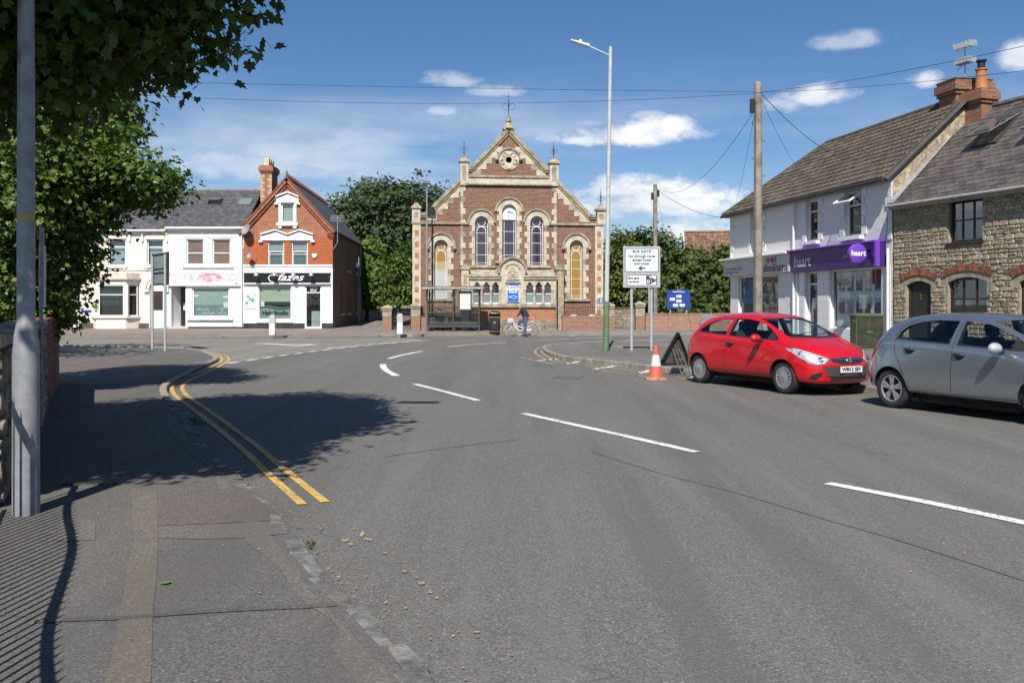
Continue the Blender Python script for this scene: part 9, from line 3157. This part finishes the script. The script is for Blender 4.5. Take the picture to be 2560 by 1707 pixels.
def wheel(x):
 w = bpy.data.objects.new('wheel', None)
 C.objects.link(w)
 w.parent = bk
 w.location = (x, 0, .35)
 w.empty_display_size = .1
 MB().lathe([(.325, -.012), (.345, -.014), (.352, 0), (.345, .014), (.325, .012), (.325, -.012)], 40, axis='y', cap=False).build('tyre', M_bk2, w, smooth=40)
 MB().lathe([(.305, -.009), (.326, -.010), (.326, .010), (.305, .009), (.305, -.009)], 40, axis='y', cap=False).build('rim', M_galv, w)
 sp_ = MB()
 for k in range(18):
  a = 2 * math.pi * k / 18
  sp_.tube([(.02 * math.cos(a + .5), .02 * (-1) ** k, .02 * math.sin(a + .5)), (.31 * math.cos(a), 0, .31 * math.sin(a))], .0022, 3, cap=False)
 sp_.tube([(0, -.05, 0), (0, .05, 0)], .02, 8).build('spokes', M_galv, w)
wheel(0)
wheel(1.12)
BB, ST, HT, HB_ = (.45, 0, .29), (.27, 0, .80), (.88, 0, .86), (.93, 0, .66)
fr_ = MB().tube([BB, ST], .017, 8).tube([HT, HB_], .02, 8).tube([HB_, (.80, 0, .46), (.62, 0, .33), BB], .022, 8).tube([(.90, 0, .74), (.72, 0, .56), (.5, 0, .46), (.36, 0, .50)], .016, 8)
for s in (-1, 1):
 fr_.tube([BB, (0, s * .06, .35)], .011, 6).tube([(.29, 0, .74), (0, s * .06, .35)], .009, 6).tube([HB_, (1.0, s * .05, .52), (1.12, s * .05, .35)], .013, 6)
fr_.build('frame', M_bw, bk, smooth=40)
MB().tube([HT, (.85, 0, .98), (.83, 0, 1.02)], .013, 6).tube([(.70, -.30, 1.03), (.80, -.22, 1.05), (.86, 0, 1.03), (.80, .22, 1.05), (.70, .30, 1.03)], .012, 6).build('handlebar', M_galv, bk, smooth=40)
MB().tube([ST, (.25, 0, .88)], .013, 6).build('seat_post', M_galv, bk)
MB().add([(.05, -.11, .90), (.05, .11, .90), (.2, .08, .91), (.36, .02, .90), (.36, -.02, .90), (.2, -.08, .91), (.08, -.09, .84), (.08, .09, .84), (.34, 0, .86)], [(0, 5, 4, 3, 2, 1), (0, 1, 7, 6), (1, 2, 3, 8, 7), (0, 6, 8, 4, 5), (3, 4, 8), (6, 7, 8)]).build('saddle', M_bk2, bk, bevel=.02, recalc=True)
def guard(x, a0, a1):
 m = MB()
 n = 16
 vs = []
 for i in range(n + 1):
  a = R(a0 + (a1 - a0) * i / n)
  for yy, rr_ in ((-.028, .372), (0, .382), (.028, .372)):
   vs.append((x + rr_ * math.cos(a), yy, .35 + rr_ * math.sin(a)))
 m.add(vs, [(3 * i + k, 3 * i + 3 + k, 3 * i + 4 + k, 3 * i + 1 + k) for i in range(n) for k in (0, 1)])
 o = m.build('mudguard', M_bw, bk, smooth=True)
 sd = o.modifiers.new('s', 'SOLIDIFY')
 sd.thickness = .006
guard(0, 20, 190)
guard(1.12, 60, 200)
cr_ = MB().lathe([(.0, -.05), (.09, -.05), (.09, -.045), (0, -.045)], 20, (BB[0], 0, BB[2]), 'y', cap=False).tube([(BB[0], -.06, BB[2]), (BB[0] + .13, -.07, BB[2] + .08)], .01, 6).tube([(BB[0], .06, BB[2]), (BB[0] - .13, .07, BB[2] - .08)], .01, 6).box(BB[0] + .09, BB[0] + .18, -.15, -.075, BB[2] + .07, BB[2] + .095).box(BB[0] - .18, BB[0] - .09, .075, .15, BB[2] - .095, BB[2] - .07)
cr_.build('crank', M_bk2, bk)
MB().add([(BB[0] + .08, -.052, BB[2] + .08), (BB[0] + .08, -.052, BB[2] - .08), (-.04, -.052, .31), (-.04, -.052, .39)], [(0, 1, 2, 3)]).build('chain_guard', M_bw, bk)
bsk = MB()
for i in range(7):
 z = .70 + i * .035
 e = .12 + .02 * i / 6
 bsk.tube([(1.07 - e, -e - .03, z), (1.07 + e, -e - .03, z), (1.07 + e, e + .03, z), (1.07 - e, e + .03, z), (1.07 - e, -e - .03, z)], .006, 4)
for k in range(7):
 f = -1 + 2 * k / 6
 for q in ((1.07 + .13 * f, -.16), (1.07 + .13 * f, .16), (1.07 - .13, .16 * f), (1.07 + .13, .16 * f)):
  bsk.tube([(q[0], q[1], .70), (q[0], q[1], .91)], .005, 4)
bsk.box(.95, 1.19, -.14, .14, .695, .702).build('basket', M_bw, bk)
bag = MB().box(-.12, .12, -.11, .11, 0, .22).build('shopping_bag', pm('pink_white_bag', (0.70, 0.62, 0.64), 0.7, 0.3, 10, col2=(0.62, 0.22, 0.30)), None, bevel=.05)
bag.location = (RX - 1.05, 45.5, .71)
tag(bag, 'pink and white bag sitting in the bicycle basket', 'bag')
J = {'pelvis': ((.27, 0, .92), (.13, .15)), 'spine': ((.36, 0, 1.12), (.15, .17)), 'chest': ((.47, 0, 1.32), (.145, .18)), 'neck': ((.56, 0, 1.42), .055), 'head': ((.63, 0, 1.50), (.085, .08)), 'crown': ((.68, 0, 1.57), (.07, .07))}
E = [('pelvis', 'spine'), ('spine', 'chest'), ('chest', 'neck'), ('neck', 'head'), ('head', 'crown')]
Z = {('pelvis', 'spine'): 1, ('spine', 'chest'): 1, ('chest', 'neck'): 1, ('neck', 'head'): 0, ('head', 'crown'): 0}
fing = []
legs = {-1: ((.66, -.11, .69), (.55, -.11, .45), (.63, -.11, .40)), 1: ((.34, .11, .50), (.30, .13, .13), (.42, .14, .05))}
for s in (-1, 1):
 t_ = 'r' if s < 0 else 'l'
 J['hip' + t_] = ((.30, s * .09, .88), .115)
 J['knee' + t_] = (legs[s][0], .078)
 J['ankle' + t_] = (legs[s][1], .055)
 J['toe' + t_] = (legs[s][2], .036)
 J['sho' + t_] = ((.49, s * .17, 1.34), .075)
 J['elb' + t_] = ((.62, s * .22, 1.13), .055)
 J['wri' + t_] = ((.74, s * .25, 1.08), .03)
 J['palm' + t_] = ((.80, s * .25, 1.075), (.018, .036))
 for a, b, z in (('pelvis', 'hip' + t_, 2), ('hip' + t_, 'knee' + t_, 2), ('knee' + t_, 'ankle' + t_, 2), ('ankle' + t_, 'toe' + t_, 3), ('chest', 'sho' + t_, 1), ('sho' + t_, 'elb' + t_, 1), ('elb' + t_, 'wri' + t_, 1 if s > 0 else 0), ('wri' + t_, 'palm' + t_, 0)):
  E.append((a, b))
  Z[(a, b)] = z
 fing += hand((.74, s * .25, 1.08), (1, 0, -.05), (0, -s, 0), .9)
cy = thing('person', 'cyclist in navy jacket and blue jeans astride the white bicycle, head bowed', 'person', (RX, 45.5, 0), math.pi)
figure('body', cy, J, E, Z, [M_skin, M_navy, M_jean, M_shoe], fing, [((.725, 0, 1.50), (.02, .012, .02)), ((.63, -.085, 1.51), (.02, .012, .03)), ((.63, .085, 1.51), (.02, .012, .03)), ((.705, -.03, 1.535), (.008, .01, .008)), ((.705, .03, 1.535), (.008, .01, .008))])
hm = MB().lathe([(.0, .10), (.06, .085), (.092, .03), (.095, -.03), (.085, -.09), (.07, -.12)], 14, cap=False).build('hair', M_blond, cy, smooth=True)
hm.location = (.61, 0, 1.545)
hm.rotation_euler = (0, R(35), 0)
for s in (-1, 1):
 f0 = Vector(legs[s][1])
 sh = MB().box(-.07, .17, -.045, .045, -.045, .02).build('shoe', M_shoe, cy, bevel=.03)
 sh.location = (f0.x, f0.y, f0.z - .035)
rk_ = loft([[(x, y, z) for x, y in rrect(-.08, .08, -.15, .15, .06, 3)] for z in (0,)] + [[(x * k, y * k, z) for x, y in rrect(-.1, .1, -.16, .16, .06, 3)] for k, z in ((1.1, .1), (1.05, .3), (.7, .42))]).build('backpack', pm('black_backpack', (0.02, 0.02, 0.024), 0.8, 0.2, 12), None, smooth=40)
rk_.matrix_world = Matrix.Translation((RX, 45.5, 0)) @ Matrix.Rotation(math.pi, 4, 'Z') @ Matrix.Translation((.17, 0, .98)) @ Matrix.Rotation(R(28), 4, 'Y')
tag(rk_, 'black backpack worn on the back of the cyclist', 'backpack')
# seated figure in the shelter
px_, py_ = kf(1099, SD + .3)
se = thing('person', 'person sitting on the bench in the bus shelter, dark clothes also standing for its shade', 'person', (px_, SD + .32, ZF), math.pi / 2)
J = {'pelvis': ((0, 0, .57), (.14, .16)), 'spine': ((.0, 0, .76), (.13, .17)), 'chest': ((.05, 0, .95), (.13, .18)), 'neck': ((.10, 0, 1.05), .055), 'head': ((.14, 0, 1.14), (.085, .08)), 'crown': ((.15, 0, 1.22), (.075, .075))}
E = [('pelvis', 'spine'), ('spine', 'chest'), ('chest', 'neck'), ('neck', 'head'), ('head', 'crown')]
Z = {('pelvis', 'spine'): 1, ('spine', 'chest'): 1, ('chest', 'neck'): 1}
fing = []
for s in (-1, 1):
 t_ = 'r' if s < 0 else 'l'
 for k, p, r in (('hip', (.06, s * .1, .56), .1), ('knee', (.46, s * .15, .54), .07), ('ankle', (.44, s * .14, .12), .045), ('toe', (.60, s * .15, .05), .04), ('sho', (.04, s * .2, .95), .065), ('elb', (.10, s * .26, .74), .05), ('wri', (.33, s * .12, .66), .032), ('palm', (.39, s * .08, .655), (.018, .036))):
  J[k + t_] = (p, r)
 for a, b, z in (('pelvis', 'hip' + t_, 2), ('hip' + t_, 'knee' + t_, 2), ('knee' + t_, 'ankle' + t_, 2), ('ankle' + t_, 'toe' + t_, 3), ('chest', 'sho' + t_, 1), ('sho' + t_, 'elb' + t_, 1), ('elb' + t_, 'wri' + t_, 1), ('wri' + t_, 'palm' + t_, 0)):
  E.append((a, b))
  Z[(a, b)] = z
 fing += hand((.33, s * .12, .66), (.8, -s * .5, -.1), (0, 0, s), .5)
figure('body', se, J, E, Z, [M_skin, pm('shade_dark_coat', (0.02, 0.025, 0.022), 0.9, 0.2, 12), pm('shade_dark_trousers', (0.02, 0.02, 0.025), 0.9, 0.2, 12), M_shoe], fing, [((.235, 0, 1.15), (.02, .014, .022)), ((.14, .085, 1.15), (.02, .012, .03)), ((.14, -.085, 1.15), (.02, .012, .03))])  # dark clothes, their colour also standing in for the shelter's shade
ht_ = MB().lathe([(.0, .11), (.07, .09), (.098, .03), (.1, -.01)], 14, cap=False).build('hair', M_bk2, se, smooth=True)
ht_.location = (.135, 0, 1.19)
